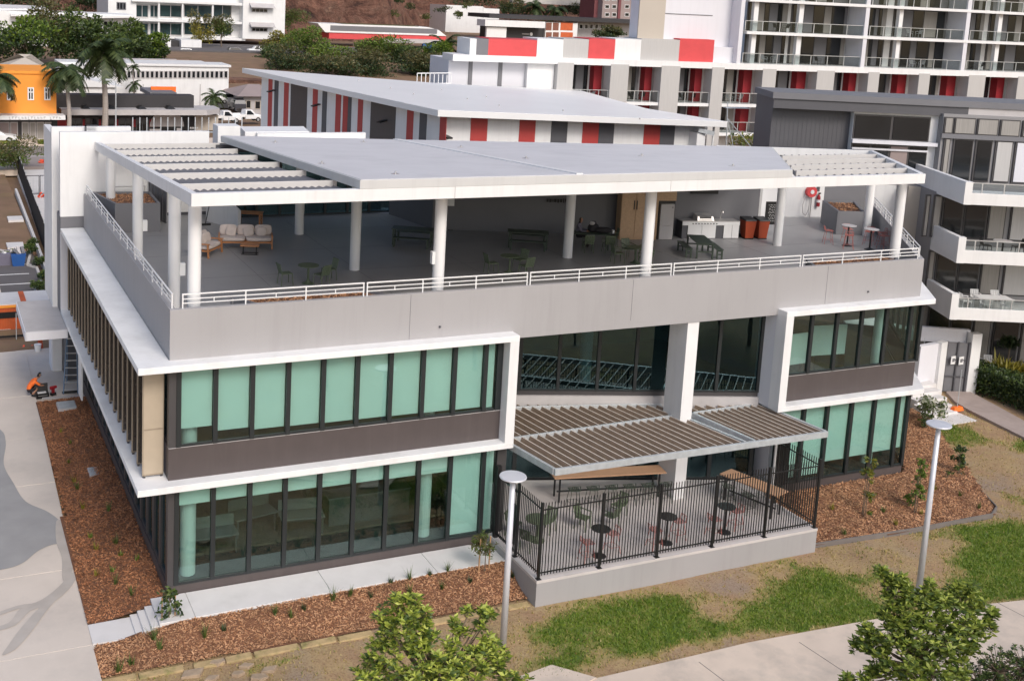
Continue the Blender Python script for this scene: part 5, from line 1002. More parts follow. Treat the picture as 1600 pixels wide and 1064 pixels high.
p = atZ(64, 545, -.42); tag(MB().bar((p[0], p[1], -.4), (p[0]-.15, p[1]+.3, 1.2), .25, .06).build('sign_board', 'bin_orange'), 'leaning brown-red board behind the white bucket', 'board')
for u, v, y, s_, mt, lab in ((28, 413, 50, .42, 'blue', 'blue skip heaped with junk in the car park'), (8, 412, 50.5, .9, 'cloth_grey', 'grey tarpaulin pile left of the blue skip')):
    p = atZ(u, v, -.5); t = thing('skip' if mt == 'blue' else 'tarpaulin_pile', lab, 'skip' if mt == 'blue' else 'pile', (p[0], p[1], -.5))
    MB().hexa([(p[0]-.9*s_, p[1]-.6, -.5), (p[0]+.9*s_, p[1]-.6, -.5), (p[0]+.9*s_, p[1]+.6, -.5), (p[0]-.9*s_, p[1]+.6, -.5)], [(p[0]-1.2*s_, p[1]-.7, .35), (p[0]+1.2*s_, p[1]-.7, .35), (p[0]+1.2*s_, p[1]+.7, .35), (p[0]-1.2*s_, p[1]+.7, .35)]).build('tub', mt, t)
    for i in range(7): MB().bar((p[0]+random.uniform(-1, 1)*s_, p[1]+random.uniform(-.5, .5), .25), (p[0]+random.uniform(-1, 1)*s_, p[1]+random.uniform(-.5, .5), random.uniform(.4, .8)), .2, .12).build('junk', random.choice(['slab_grey', 'leaf_mid', 'grey_mid', 'white_clean']), t)
for i, (u, v) in enumerate(((24, 344), (24, 386))): p = atZ(u, v, -.45); tag(MB().box(p[0]-.6, p[0]+.6, p[1]-.9, p[1]+.9, -.5, -.28).build('concrete_pit', 'concrete_new'), ['far', 'near'][i]+' pale concrete pit cover on the bare dirt plot', 'pit')
rd = struct('road', MB().box(-120, 160, 92.5, 108.5, -.6, -.14), 'road'); MB().box(-120, 160, 99.9, 100.1, -.2, -.136).build('lane_line', 'road_paint', rd)
struct('pavement', MB().box(-120, 160, 108.5, 113.5, -.6, .0), 'concrete_path'); struct('near_pavement', MB().box(-120, 3, 89.5, 92.5, -.6, -.02), 'concrete_path')
def hedge(name, label, x0, x1, y0, y1, z0, z1, mats, n, size, seed, cat='hedge', group=None):
    rs = np.random.default_rng(seed); t = thing(name, label, cat, ((x0+x1)/2, (y0+y1)/2, z0), 0, group)
    C = np.stack([rs.uniform(x0, x1, n), rs.uniform(y0, y1, n), z0+(z1-z0)*rs.uniform(0, 1, n)**.6], 1); C[:, 2] += .12*(z1-z0)*(vnoise(C[:, 0], C[:, 1], .6, seed)-.5)
    link('foliage', leaves('foliage', C, size, mats, .5, rs=rs, midx=rs.integers(0, len(mats), n) if len(mats) > 1 else None), t); MB().box(x0+.1, x1-.1, (y0+y1)/2-.15, (y0+y1)/2+.15, z0-.1, z0+(z1-z0)*.5).build('stems', 'bark', t); return t
for i, (u0, u1, vt, vb) in enumerate(((-8, 31, 222, 236), (60, 92, 220, 234))):
    a, b = atY(u0, vb, 109), atY(u1, vb, 109); hedge('hedge', ['clipped yellow-green hedge left, in front of the white parked car', 'clipped yellow-green hedge right, beside the white tower edge'][i], a[0], b[0], 108.6, 110.2, 0, atY(u0, vt, 109.3)[2], ['leaf_bright', 'leaf_yellow'], 1500, .22, 5+i, 'hedge', 'clipped hedges along the road')
# ------------------------------------------------------------------ street buildings
Y0 = 113.6; t = bthing('orange_shop', 'bright orange two-storey shop building with three small windows and a white awning', 40, 200, Y0)
_, bb = block(t, -60, 114, 88, 185, Y0, 14, 'orange_wall', zbase=0); MB().box(bb[0], bb[1]+.1, Y0-.15, Y0+.3, bb[3]-.1, bb[3]+.25).build('parapet_cap', 'orange_wall', t)
for u0 in (-18, 10.5, 43, 69): 
    w_ = win(t, u0, 137, u0+10, 157, Y0, 'window_dark', 'white_clean', .14, 1); x0, x1, z0, z1 = rect(u0, 143.5, u0+10, 145, Y0); MB().box(x0, x1, Y0-.11, Y0, z0, z1).build('transom', 'white_clean', w_)
x0, x1, z0, z1 = rect(-60, 181, 102, 187.5, Y0-2.4); aw = MB().box(x0, x1, Y0-2.6, Y0, z0, z1).build('awning', 'white', t); m = MB(); xx = atY(14, 184, Y0-2.6)[0]
for i in range(17):
    if i not in (12,): k_ = random.choice([0, 1, 2]); m.box(xx, xx+.08, Y0-2.62, Y0-2.6, z0+.14, z1-.12); m.box(xx, xx+.24, Y0-2.62, Y0-2.6, z1-.2-.14*k_, z1-.12-.14*k_)
    xx += .36
m.build('awning_letters', 'ribbed_grey', aw)
MB().box(bb[0], bb[1], Y0-.02, Y0+.3, 0, z0-.3).build('shop_recess', 'shop_dark', t)
for u0, u1, mt in ((-20, 15, 'flats_grey'), (16, 28, 'flats_grey'), (34, 45, 'curtain'), (46, 56, 'curtain'), (57, 69, 'curtain'), (70, 82, 'curtain')): win(t, u0, 191, u1, 218, Y0-.03, mt, 'slab_grey', .1)
MB().box(bb[1]-.6, bb[1]+.1, Y0-.2, Y0+.3, 0, z0).build('pier', 'black', t)
Y1 = 121; t = bthing('dark_shop', 'long dark-fronted shop building with a grey awning behind the palms', 220, 190, Y1); _, bb = block(t, 86, 149, 303, 171, Y1, 2.5, 'shop_dark')
x0, x1, z0, z1 = rect(96, 172, 349, 180.5, Y1-2.6); MB().prism([(x0, Y1-2.6), (x1-2.2, Y1-2.6), (x1, Y1-.5), (x1, Y1+3), (x0, Y1+3)], z0, z1).build('awning', 'slab_grey', t)
for u in (135, 176, 223, 268): x0, x1, z0, z1 = rect(u-8, 167, u+8, 172, Y1-2); MB().hexa([(x0, Y1-2, z0), (x1, Y1-2, z0), (x1, Y1, z0), (x0, Y1, z0)], [(x0+.4, Y1-1.6, z1), (x0+.8, Y1-1.6, z1), (x0+.8, Y1, z1), (x0+.4, Y1, z1)]).build('awning_brace', 'black', t)
block(t, 86, 180, 247, 214, Y1+.2, 10, 'shop_dark', 'shop_front', 0); block(t, 86, 187, 245, 199, Y1+.1, .1, 'red', 'red_band'); block(t, 246, 181, 304, 214, Y1+.05, 8, 'black', 'sign_wall', 0); block(t, 304, 180, 341, 214, Y1+.1, 8, 'beige', 'wall', 0)
for u0 in (108, 133, 158, 185, 212): win(t, u0, 184, u0+21, 213, Y1+.08, 'window_dark', 'grey_dark', .12, 1, 'shop_window')
p = atY(261, 196, Y1); m = MB(); m.prism([(p[0]+2.3*math.cos(a), 0+2.3*math.sin(a)) for a in np.linspace(0, math.pi, 14)], 0, .05); m.xf(Matrix.Translation((0, Y1+.04, p[2]-.2)) @ Matrix.Rotation(R(90), 4, 'X')); m.box(p[0]-2.3, p[0]-.9, Y1-.02, Y1+.04, p[2]-1.1, p[2]-.5).box(p[0]+1.3, p[0]+1.9, Y1-.02, Y1+.04, p[2]-2, p[2]-.4).box(p[0]+.2, p[0]+.7, Y1-.02, Y1+.04, p[2]-2, p[2]-.9).build('emblem', 'slab_grey', t)
m = MB()
for i, wd in enumerate((1.0, 1.5, 2.1, 1.5)): 
    x = 0
    while x < wd: l = random.uniform(.12, .22); m.box(p[0]+3.1+x, p[0]+3.1+x+l, Y1-.0, Y1+.045, p[2]-.5-i*.42, p[2]-.28-i*.42); x += l+.07
m.build('sign_lettering', 'white_clean', t)
block(t, 234, 145, 276, 151, Y1+6, 8, 'grey_mid', 'roof_box'); block(t, 236, 136, 275, 145, Y1+10, .3, 'orange', 'roof_sign')
Y2 = 150; t = bthing('white_warehouse', 'white warehouse with a long strip of dark windows behind the dark shop', 270, 165, Y2); _, bb = block(t, 92, 103, 357, 168, Y2, 6, 'white', zbase=0); MB().box(bb[0], bb[1]+.3, Y2-.3, Y2+6.3, bb[3], bb[3]+.35).build('roof', 'roof_white', t)
for i in range(3): block(t, 196, 96-i, 320-i*20, 101-i, Y2+8+4*i, 3, 'timber_pale' if i == 1 else 'roof_white', 'roof_monitor')
for i in range(24): u0 = 184+i*7.2; win(t, u0, 111, u0+6.4, 123, Y2, 'window_dark', 'slab_grey', .12)
for u in (223, 312): x0, x1, z0, z1 = rect(u, 132, u+1.2, 165, Y2); MB().box(x0, x1, Y2-.08, Y2, z0, z1).build('pilaster', 'slab_grey', t)
t = bthing('gable_shed', 'white gable-roofed shed behind the tall palm', 150, 140, 138); x0, x1, z0, z1 = rect(96, 118, 182, 147, 138); MB().box(x0, x1, 138, 149, 0, z0+1).build('wall', 'white', t)
MB().add([(x0-1, 137.6, z0+1), (x1+1, 137.6, z0+1), (x1+1, 149.5, z0+1), (x0-1, 149.5, z0+1), ((x0+x1)/2-3, 137.6, z1), ((x0+x1)/2-3, 149.5, z1)], [(0, 1, 4), (1, 2, 5, 4), (2, 3, 5), (3, 0, 4, 5), (3, 2, 1, 0)]).build('roof', 'roof_white', t)
t = bthing('shed_roof_house', 'beige hipped roof just behind the orange shop', 50, 105, 132); x0, x1, z0, z1 = rect(-20, 88, 92, 116, 132); MB().box(x0, x1, 132, 142, 0, z0).build('wall', 'beige', t)
MB().add([(x0, 131.5, z0), (x1, 131.5, z0), (x1, 142, z0), (x0, 142, z0), (x0+6, 136, z1), (x1-5, 136, z1)], [(0, 1, 5, 4), (1, 2, 5), (2, 3, 4, 5), (3, 0, 4), (3, 2, 1, 0)]).build('roof', 'beige', t)
t = bthing('small_house', 'small beige house with two dark windows left of the striped building', 398, 160, 141); _, bb = block(t, 380, 148, 440, 180, 141, 9, 'slab_grey', zbase=0); win(t, 384, 157, 392, 170, 141, 'window_dark', 'beige', .1); win(t, 398, 158, 407, 171, 141, 'window_dark', 'beige', .1)
x0, x1, z0, z1 = rect(370, 136, 445, 151, 140.4); MB().add([(x0, 140, z0), (x1, 140, z0), (x1, 151, z0), (x0, 151, z0), (x0+3, 145, z1), (x1-3, 145, z1)], [(0, 1, 5, 4), (1, 2, 5), (2, 3, 4, 5), (3, 0, 4), (3, 2, 1, 0)]).build('roof', 'flats_grey', t)
# white office on the rise
Y3 = 262; t = bthing('white_office', 'white modern office with wide glazing on the rise at the top left', 300, 50, Y3); block(t, 169, -60, 213, 64, Y3, 20, 'white'); block(t, 380, -60, 446, 62, Y3-1.5, 22, 'white'); block(t, 212, -60, 382, 60, Y3+2.2, 18, 'white')
for v0, v1 in ((58, 61.5), (32, 35.5), (2, 6)): x0, x1, z0, z1 = rect(205, v0, 382, v1, Y3); MB().box(x0, x1, Y3-1, Y3+2.2, z0, z1).build('floor_slab', 'white_clean', t)
for u in (247, 284, 331, 378): x0, x1, z0, z1 = rect(u, 0, u+2.2, 58, Y3-.5); MB().box(x0, x1, Y3-.7, Y3-.3, z0, z1).build('column', 'white_clean', t)
for v0, v1 in ((8, 28), (36, 56), (-22, -2)):
    for u0, u1 in ((212, 232), (234, 247), (249, 284), (287, 331), (333, 362)): win(t, u0, v0, u1, v1, Y3+2.15, 'window_teal', 'slab_grey', .2, 1)
win(t, 182, 4, 197, 16, Y3, 'window_dark', 'grey_mid', .2, 2)
for v in (12, 42): 
    win(t, 393, v+2, 418, v+8, Y3-1.55, 'window_dark', 'slab_grey', .15, 3); x0, x1, z0, z1 = rect(392, v-6, 430, v+1, Y3-3); MB().hexa([(x0, Y3-3.4, z0), (x1, Y3-3.4, z0), (x1, Y3-1.5, z0+.7), (x0, Y3-1.5, z0+.7)], [(x0, Y3-3.4, z0+.15), (x1, Y3-3.4, z0+.15), (x1, Y3-1.5, z1), (x0, Y3-1.5, z1)]).build('sunshade', 'slab_grey', t)
Y4 = 240; t = bthing('carport', 'white flat-roofed carport block below the office, beside a parked car', 280, 80, Y4); block(t, 234, 62, 267, 90, Y4, 8, 'white'); block(t, 283, 63, 315, 89, Y4+1, 8, 'white'); block(t, 266, 64, 284, 88, Y4+3, 6, 'shop_dark', 'recess'); block(t, 251, 69, 262, 72, Y4-.1, .2, 'grey_dark', 'vent')
tag(block(None, 240, 87, 425, 95, 228, 1.2, 'slab_grey', 'retaining_wall', 0)[0], 'pale retaining wall under the hillside car park', 'wall')
tag(MB().add([tuple(atY(u, v, y)) for u, v, y in ((150, 92, 226), (470, 90, 226), (470, 128, 178), (150, 120, 178))]+[(atY(u, v, y)[0], y, -3) for u, v, y in ((150, 92, 226), (470, 90, 226), (470, 128, 178), (150, 120, 178))], [(0, 1, 2, 3), (3, 2, 6, 7), (7, 6, 5, 4), (0, 3, 7, 4), (1, 5, 6, 2), (0, 4, 5, 1)]).build('bank', 'cliff', kind='structure'), 'bare reddish bank', 'bank')
deck = struct('hillside_car_park', MB().box(20, 110, 228, 262, 0, 4.75), 'asphalt')
t = bthing('low_white_hall', 'low white hall roofs behind the dark trees at the far left', 100, 30, 236); block(t, -60, 20, 212, 46, 236, 16, 'white', zbase=0)
for u0, v0, u1, v1, y in ((-60, 10, 75, 19, 238), (17, 20, 130, 28, 234), (128, 26, 213, 31, 233)): x0, x1, z0, z1 = rect(u0, v0, u1, v1, y); MB().hexa([(x0, y, z0), (x1, y, z0+.6), (x1, y+14, z0+.6), (x0, y+14, z0)], [(x0, y, z0+.4), (x1, y, z0+1), (x1, y+14, z1), (x0, y+14, z1)]).build('roof', 'roof_white', t)
for u0 in (24, 60, 134, 160): win(t, u0, 33, u0+24, 45, 235.9, 'window_dark', 'white_clean', .2, 2)
# red and white station-like hall on the hill foot
Y5 = 272; t = bthing('red_white_hall', 'long red and white hall with a curved end at the foot of the cliff', 600, 55, Y5, 'building'); x0, x1, z0, z1 = rect(514, 54, 697, 63.5, Y5); MB().prism([(x0, Y5), (x1, Y5), (x1-1.5, Y5+9), (x0, Y5+9)], z0, z1).build('red_wall', 'red_bright', t)
zt = atY(600, 40.5, Y5)[2]; MB().add([(x0-1.2, Y5-.3, z1), (x1, Y5-.3, z1), (x1-2.6, Y5-.3, z1+(zt-z1)*.7), (x1-6, Y5-.3, zt), (x0-3.5, Y5-.3, zt)]+[(x0-1.2, Y5+9, z1), (x1, Y5+9, z1), (x1-2.6, Y5+9, z1+(zt-z1)*.7), (x1-6, Y5+9, zt), (x0-3.5, Y5+9, zt)], [(0, 1, 2, 3, 4), (9, 8, 7, 6, 5), (0, 5, 6, 1), (1, 6, 7, 2), (2, 7, 8, 3), (3, 8, 9, 4), (4, 9, 5, 0)]).build('white_shell', 'white_clean', t)
x0_, x1_, z0_, z1_ = rect(516, 43, 683, 51, Y5-.3); MB().box(x0_, x1_, Y5-.36, Y5-.28, z0_, z1_).build('window_band', 'grey_mid', t); x0_, x1_, z0_, z1_ = rect(533, 39, 650, 41, Y5+3); MB().box(x0_, x1_, Y5+1, Y5+8, z0_-.5, z1_).build('roof_ridge', 'leaf_olive', t)
block(t, 600, 62, 690, 68, Y5-3, 4, 'slab_grey', 'porch'); block(t, 661, 68, 677, 84, Y5-3, 1, 'blue', 'blue_door')
# white house and low brick building on the hill, flats
Y6 = 330; t = bthing('hillside_house', 'bright white house on the rocky slope', 740, 20, Y6); x0, x1, z0, z1 = rect(697, 3, 754, 36, Y6); MB().prism([(x0, Y6), (x1, Y6), (x1+6, Y6+9), (x0, Y6+14)], z0-12, lambda x, y: z1-.2*abs(x-(x0+x1)/2)).build('wall', 'white', t); block(t, 750, 14, 780, 34, Y6+2, 8, 'white', zbase=0); win(t, 715, 18, 724, 27, Y6, 'window_dark', 'white', .2)
Y7 = 300; t = bthing('low_brick_building', 'long low building with dark roof edge and brick panels below the hill', 860, 50, Y7); x0, x1, z0, z1 = rect(760, 27, 1000, 33, Y7); MB().box(x0, x1, Y7-2, Y7+14, z0, z1).build('roof_edge', 'shop_dark', t); block(t, 758, 33, 852, 43, Y7-4, 6, 'white', 'fascia'); block(t, 775, 43, 852, 66, Y7, 12, 'shop_dark', 'recess', 0); block(t, 760, 43, 791, 66, Y7-3, 1.0, 'white', 'pier', 0); block(t, 852, 36, 902, 66, Y7-1, 10, 'white_clean', 'frame', 0); block(t, 902, 35, 1000, 56, Y7+4, 8, 'slab_grey', 'wall', 0)
for u0, u1, mt in ((853, 862, 'brick_brown'), (864, 873, 'brick_brown'), (876, 895, 'container')):
    for v0, v1 in ((36, 48), (51, 62)): block(t, u0, v0, u1, v1, Y7-1.1, .2, mt, 'brick_panel')
for u0 in range(905, 955, 8): win(t, u0, 38, u0+6, 46, Y7+3.9, 'window_dark', 'white_clean', .2)
p = atY(830, 54, Y7-.1); MB().tube((p[0], Y7-.2, p[2]), (p[0], Y7, p[2]), .55, n=14).build('emblem', 'white_clean', t); m = MB(); [m.box(p[0]-3.4+i*.3, p[0]-3.2+i*.3, Y7-.2, Y7, p[2]-.2, p[2]+.2) for i in range(9)]; m.build('sign_letters', 'slab_grey', t)
Y8 = 320; t = bthing('flats', 'grey and maroon apartment flats at the top behind the hotel', 975, 30, Y8); block(t, 942, -60, 994, 62, Y8, 14, 'flats_grey', zbase=0); block(t, 930, -60, 943, 40, Y8+3, 10, 'flats_red', zbase=0); block(t, 992, -60, 1012, 62, Y8+2, 10, 'flats_red', zbase=0); block(t, 967, -60, 971, 62, Y8-.6, 1, 'flats_red', zbase=0)
for v0 in (-4, 8, 20.5, 33): 
    for u0 in (945, 956, 976): win(t, u0, v0, u0+7, v0+6, Y8, 'window_dark', 'white_clean', .15)
    x0, x1, z0, z1 = rect(996, v0+5, 1010, v0+7, Y8+1); MB().box(x0, x1, Y8, Y8+2, z0, z1).build('balcony', 'slab_grey', t)
tag(block(None, 800, -3, 942, 8, 352, 2, 'concrete', 'retaining_wall')[0], 'pale concrete retaining wall across the top of the slope', 'wall')
# ------------------------------------------------------------------ striped hall behind the terrace
t = thing('striped_hall', 'white hall with red and charcoal wall stripes under a flat white roof', 'building', (23.2, 30, 0))
A, Bq, Cq = np.array([23.3, 30.0]), np.array([45.4, 30.0]), np.array([19.4, 61.8]); zA, zB, zC = 12.78, 12.03, 12.78
D = atZ(792, 138, 12.35)[:2]
def zst(x, y): return 12.78-.034*(x-23.3)*(1 if x > 23.3 else .2)
roof_poly = [(A[0]-.05, A[1]-.1), (Bq[0]+.1, Bq[1]-.1), (D[0]+3, D[1]), (Cq[0]+0, Cq[1]+1)]
MB().prism(roof_poly, lambda x, y: zst(x, y)-.42, zst).build('roof', 'roof_white', t, bevel=.02)
for u, v in ((560, 128), (610, 140), (646, 150), (690, 140), (730, 155), (780, 165), (760, 150), (880, 170), (1000, 180)): p = atZ(u, v, 12.6); q = zst(p[0], p[1]); MB().tube((p[0], p[1], q), (p[0], p[1], q+.1), .05, n=8).build('anchor', 'slab_grey', t)
WA = np.array([24.1, 31.2]); WB = np.array([44.6, 31.2]); WC = np.array([20.6, 60.8])
MB().prism([tuple(WA), tuple(WB), (52, 60.5), tuple(WC)], -.5, lambda x, y: zst(x, y)-.4).build('wall', 'white', t)
sd_ = (WC-WA)/np.linalg.norm(WC-WA); Ls = np.linalg.norm(WC-WA)
def lside(u, v=190): p = atP(u, v, WA, sd_); return float((p[:2]-WA)@sd_)
def stripe_l(u0, u1, mt):
    a, b = lside(u0), lside(u1); p, q = WA+sd_*max(a, b), WA+sd_*min(a, b); n = np.array([-sd_[1], sd_[0]])*.03
    MB().prism([tuple(p+n), tuple(q+n), tuple(q-n*.1), tuple(p-n*.1)], 3, lambda x, y: zst(x, y)-.5).build('stripe', mt, t)
for u0, u1, mt in ((418.5, 424.5, 'red'), (428, 434, 'grey_dark'), (443, 450, 'red'), (453.5, 479, 'frame_grey'), (488, 495.5, 'red'), (503, 510, 'grey_dark'), (524, 532, 'red'), (535.5, 543, 'red'), (543.3, 548.5, 'grey_dark'), (559, 566.5, 'red'), (579, 618, 'frame_grey'), (636, 646, 'red'), (656, 667, 'grey_dark'), (688, 698, 'red')): stripe_l(u0, u1, 'stripe_red' if mt == 'red' else mt)
for u0, u1, mt in ((735, 761, 'red'), (811, 836, 'red'), (861, 886, 'grey_dark'), (910, 935, 'red'), (935.4, 959, 'grey_dark'), (1006, 1031, 'red'), (1031.4, 1054, 'grey_dark')):
    x0 = atY(u0, 205, 31.2)[0]; x1 = atY(u1, 205, 31.2)[0]; MB().box(x0, x1, 31.16, 31.21, 3, zst(x1, 31)-.46).build('stripe', 'stripe_red' if mt == 'red' else mt, t)
for u, v in ((430, 141), (500, 163), (604, 188)): p = atP(u, v, WA, sd_); MB().bar((p[0]-.05, p[1], p[2]), (p[0]-.7, p[1]-.2, p[2]-.15), .35, .08).build('wall_light', 'black', t)
p = atY(694, 212, 31.2); MB().bar((p[0], 31.2, p[2]), (p[0]+.1, 30.5, p[2]-.1), .4, .1).build('wall_light', 'black', t)
MB().tube((44.9, 30.6, 9), (44.9, 30.6, 11.9), .08, n=8).build('downpipe', 'white_clean', t); MB().box(43.3, 44.0, 30.3, 31.2, 9, 11.2).build('duct', 'white_clean', t); MB().bar((43.4, 30.6, 11.4), (44.6, 30.4, 11.15), .8, .3).build('cowl', 'galv', t)
am = thing('antenna_mast', 'thin roof antenna mast with stay wires beside the striped hall', 'antenna', (46.5, 31, 10)); b0 = atY(1137, 228, 31); tp = atY(1137, 160, 31)
MB().tube(tuple(b0-np.array([0, 0, 2])), tuple(tp), .04, n=6).build('mast', 'galv', am)
for u, v in ((1146, 232), (1175, 232)): MB().tube(tuple(atY(1137, 186, 31)), tuple(atY(u, v, 31)), .035, n=6).build('stay', 'galv', am)
for i in range(9): a = atY(1136+i*4, 169, 31); MB().tube((a[0], 30.6, a[2]), (a[0], 31.4, a[2]), .02, n=5).build('dipole', 'galv', am)
MB().tube(tuple(atY(1134, 169, 31)), tuple(atY(1170, 170, 31)), .03, n=5).build('boom', 'galv', am)
# ------------------------------------------------------------------ hotel
HO = np.array([50.5, 60.0]); HE = np.array([1, -.12])/np.linalg.norm([1, -.12]); HN = np.array([-HE[1], HE[0]])
hotel = thing('hotel', 'large white hotel with tiers of glass balconies and red and grey parapet panels', 'building', (50.5, 60, 0))
def hp(s, d): return (HO[0]+HE[0]*s+HN[0]*d, HO[1]+HE[1]*s+HN[1]*d)
def hbox(s0, s1, d0, d1, z0, z1, mt, name, par=None): return MB().prism([hp(s0, d0), hp(s1, d0), hp(s1, d1), hp(s0, d1)], z0, z1).build(name, mt, par or hotel)
def hs(u, v=130): p = atP(u, v, HO, HE); return float((p[:2]-HO)@HE)
def hz(u, v): return float(atP(u, v, HO, HE)[2])
ZB = 14.1; zr0, zr1, zr2 = hz(1060, 161), hz(1060, 110), hz(1060, 207)
hbox(hs(706, 110), hs(826, 115), 1.0, 7, 0, 14.0, 'lavender', 'wall'); hbox(hs(1209), hs(1700), 2.6, 20, 0, 40, 'white', 'wall'); hbox(hs(868), hs(1215), 2.6, 20, 0, 14.1, 'white', 'wall')
hbox(hs(826, 120), hs(868, 120), .4, 6, 0, 14.1, 'white', 'wall')
for u0, u1 in ((737, 743), (784, 790)): hbox(hs(u0, 115), hs(u1, 115), .9, 1.1, 5, 13.9, 'grey_mid', 'pilaster')
hbox(hs(706, 100), hs(1700), -.25, 3, zr1+.25, zr1+.85, 'white', 'floor_slab')
for z in (zr0, zr2): hbox(hs(880), hs(1700), -.15, 3, z-.3, z, 'white', 'floor_slab')
pil = [(868, 893), (951, 979), (1030, 1059), (1109, 1128), (1188, 1209), (1273, 1300), (1353, 1370), (1432, 1449), (1510, 1536), (1587, 1612), (1670, 1690)]
for u0, u1 in pil: hbox(hs(u0), hs(u1), -.3, 1.2, 0, zr1+.4, 'ribbed_grey', 'pillar')
def bal(s0, s1, z0, d=-.05, h=1.05, n=4):
    b_ = hbox(s0, s1, d, d+.03, z0+.05, z0+h, 'glass_clear', 'balustrade')
    for i in range(n+1): s = s0+.05+(s1-s0-.1)*i/n; hbox(s-.03, s+.03, d-.05, d, z0, z0+h+.05, 'alu', 'post', b_)
    hbox(s0, s1, d-.05, d+.05, z0+h, z0+h+.05, 'alu', 'handrail', b_)
def hroom(s0, s1, z0, z1, red=True, seed=0):
    rs = random.Random(seed); w_ = s1-s0
    cuts = [0, .33, .56, .72] if red else [0, .3, .52, .78, 1.0]
    if red: hbox(s0+w_*.78, s1, 1.6, 2.6, z0, z1, 'red', 'red_panel')
    e_ = .72 if red else 1.
    f_ = hbox(s0, s0+w_*e_, 2.5, 2.59, z0, z1, 'frame_grey', 'window')
    k = 0; pos = 0.02
    while pos < e_-.05:
        l = min(rs.uniform(.1, .26), e_-pos); mt = ['window_dark', 'curtain', 'window_dark', 'grey_mid'][(k+seed) % 4]
        hbox(s0+w_*pos+.05, s0+w_*(pos+l)-.03, 2.44, 2.49, z0+.08, z1-.1, mt, 'pane' if mt == 'window_dark' else 'curtain', f_); pos += l; k += 1
sd0 = 1
for (a, b), (c, d_) in zip(pil, pil[1:]):
    s0, s1 = hs(b), hs(c)
    for z0, z1 in ((zr0, zr1+.25), (zr2, zr0-.3)):
        if b > 1200 and z0 < zr0: continue
        hroom(s0, s1, z0, z1, True, sd0); sd0 += 3; bal(s0, s1, z0, .0)
# parapet boxes in colour
for u0, u1, mt in ((735, 745, 'white'), (745, 764, 'grey_mid'), (764, 840, 'red_bright'), (840, 881, 'white'), (881, 921, 'ribbed_grey'), (921, 962, 'red_bright'), (962, 1003, 'white'), (1003, 1063, 'ribbed_grey'), (1063, 1117, 'red_bright')): hbox(hs(u0, 80), hs(u1, 80), .2+.02*(u0 % 3), 4, zr1+.85, hz(u0, 61), mt, 'parapet_panel')
hbox(hs(1117, 80), hs(1160, 80), .6, 3.2, zr1+.85, hz(1140, 75), 'lavender', 'parapet_panel')
hbox(hs(1011, 20), hs(1162, 20), 1.5, 3.5, zr1+.5, 40, 'lavender', 'tower_wall'); hbox(hs(1009, 20), hs(1050, 20), 1.35, 1.49, zr1+.5, 40, 'beige', 'tower_panel'); hbox(hs(1050, 20), hs(1126, 20), 1.44, 1.5, hz(1080, 24), hz(1080, 24)+.06, 'grey_mid', 'joint')
# upper tiers on the right
st_h = 3.2; zt0 = zr1+.85
for k in range(5):
    z = zt0+st_h*k
    if k: hbox(hs(1158), hs(1700), -.25, 3, z-.28, z, 'white', 'floor_slab')
    for j_, (u0, u1) in enumerate(((1162, 1179), (1186, 1250), (1256, 1345), (1358, 1407), (1418, 1503), (1515, 1562), (1570, 1650))): hroom(hs(u0, 60), hs(u1, 60), z, z+st_h-.28, False, k*5+j_*2+1)
    for u0, u1 in ((1162, 1348), (1357, 1505), (1514, 1650)): bal(hs(u0, 60), hs(u1, 60), z, .0, 1.0, 7)
for u0, u1 in ((1179, 1186), (1250, 1257), (1407, 1413), (1563, 1569)): hbox(hs(u0, 40), hs(u1, 40), .3, .8, zt0, zt0+16, 'white', 'column')
for u0, u1 in ((1349, 1355), (1507, 1513), (1154, 1160)): hbox(hs(u0, 40), hs(u1, 40), -.2, 2.6, zt0, zt0+16, 'lavender', 'partition')
t = thing('roof_railing', 'white roof railing left of the hotel wall', 'railing', (40, 58, 10))
a0 = atP(652, 115, (38, 56), HE); a1 = atP(705, 118, (38, 56), HE)
for dz in (0, .9): MB().bar((a0[0], a0[1], a0[2]-dz), (a1[0], a1[1], a1[2]-dz+.2), .1, .08).build('rail', 'white_clean', t)
for i in range(9): f_ = i/8; MB().bar(tuple(a0*(1-f_)+a1*f_-np.array([0, 0, 1.6])), tuple(a0*(1-f_)+a1*f_), .06, .06).build('baluster', 'white_clean', t)
# ------------------------------------------------------------------ apartments at the right
E2 = np.array([.91, -.414]); N2 = np.array([.414, .91]); O2 = np.array([43.4, 7.5])
ap = thing('apartment_block', 'white apartment block with solid balconies and charcoal upper wall at the right', 'building', (43.4, 7.5, 0))
def a2(s, d): return (O2[0]+E2[0]*s+N2[0]*d, O2[1]+E2[1]*s+N2[1]*d)
def abox(s0, s1, d0, d1, z0, z1, mt, name, par=None, bevel=0): return MB().prism([a2(s0, d0), a2(s1, d0), a2(s1, d1), a2(s0, d1)], z0, z1).build(name, mt, par or ap, bevel=bevel)
def as_(u, v, d): o = O2+N2*d; p = atP(u, v, o, E2); return float((p[:2]-o)@E2), float(p[2])
for zb_, zt_, zg in ((10.36, 11.55, 10.98), (7.25, 8.62, 7.95), (4.2, 5.6, 4.85)):
    abox(-.12, 14, 0, .16, zb_, zg, 'white', 'balcony_front', bevel=.01); abox(-.13, .14, -.02, 8.6, zb_-.003, zt_, 'white', 'balcony_side', bevel=.01); abox(0, 14, .1, 3.2, zb_+.05, zb_+.3, 'white', 'balcony_slab')
    abox(-.14, .25, -.04, .3, zb_-.001, zt_+.003, 'white', 'balcony_corner')
    g = abox(.2, 14, .05, .08, zg, zg+.5, 'glass_clear', 'balustrade')
    for i in range(12): abox(.75+i*1.15, .80+i*1.15, .03, .1, zg, zg+.52, 'alu', 'post', g)
    abox(.2, 14, .04, .1, zg+.5, zg+.54, 'alu', 'handrail', g)
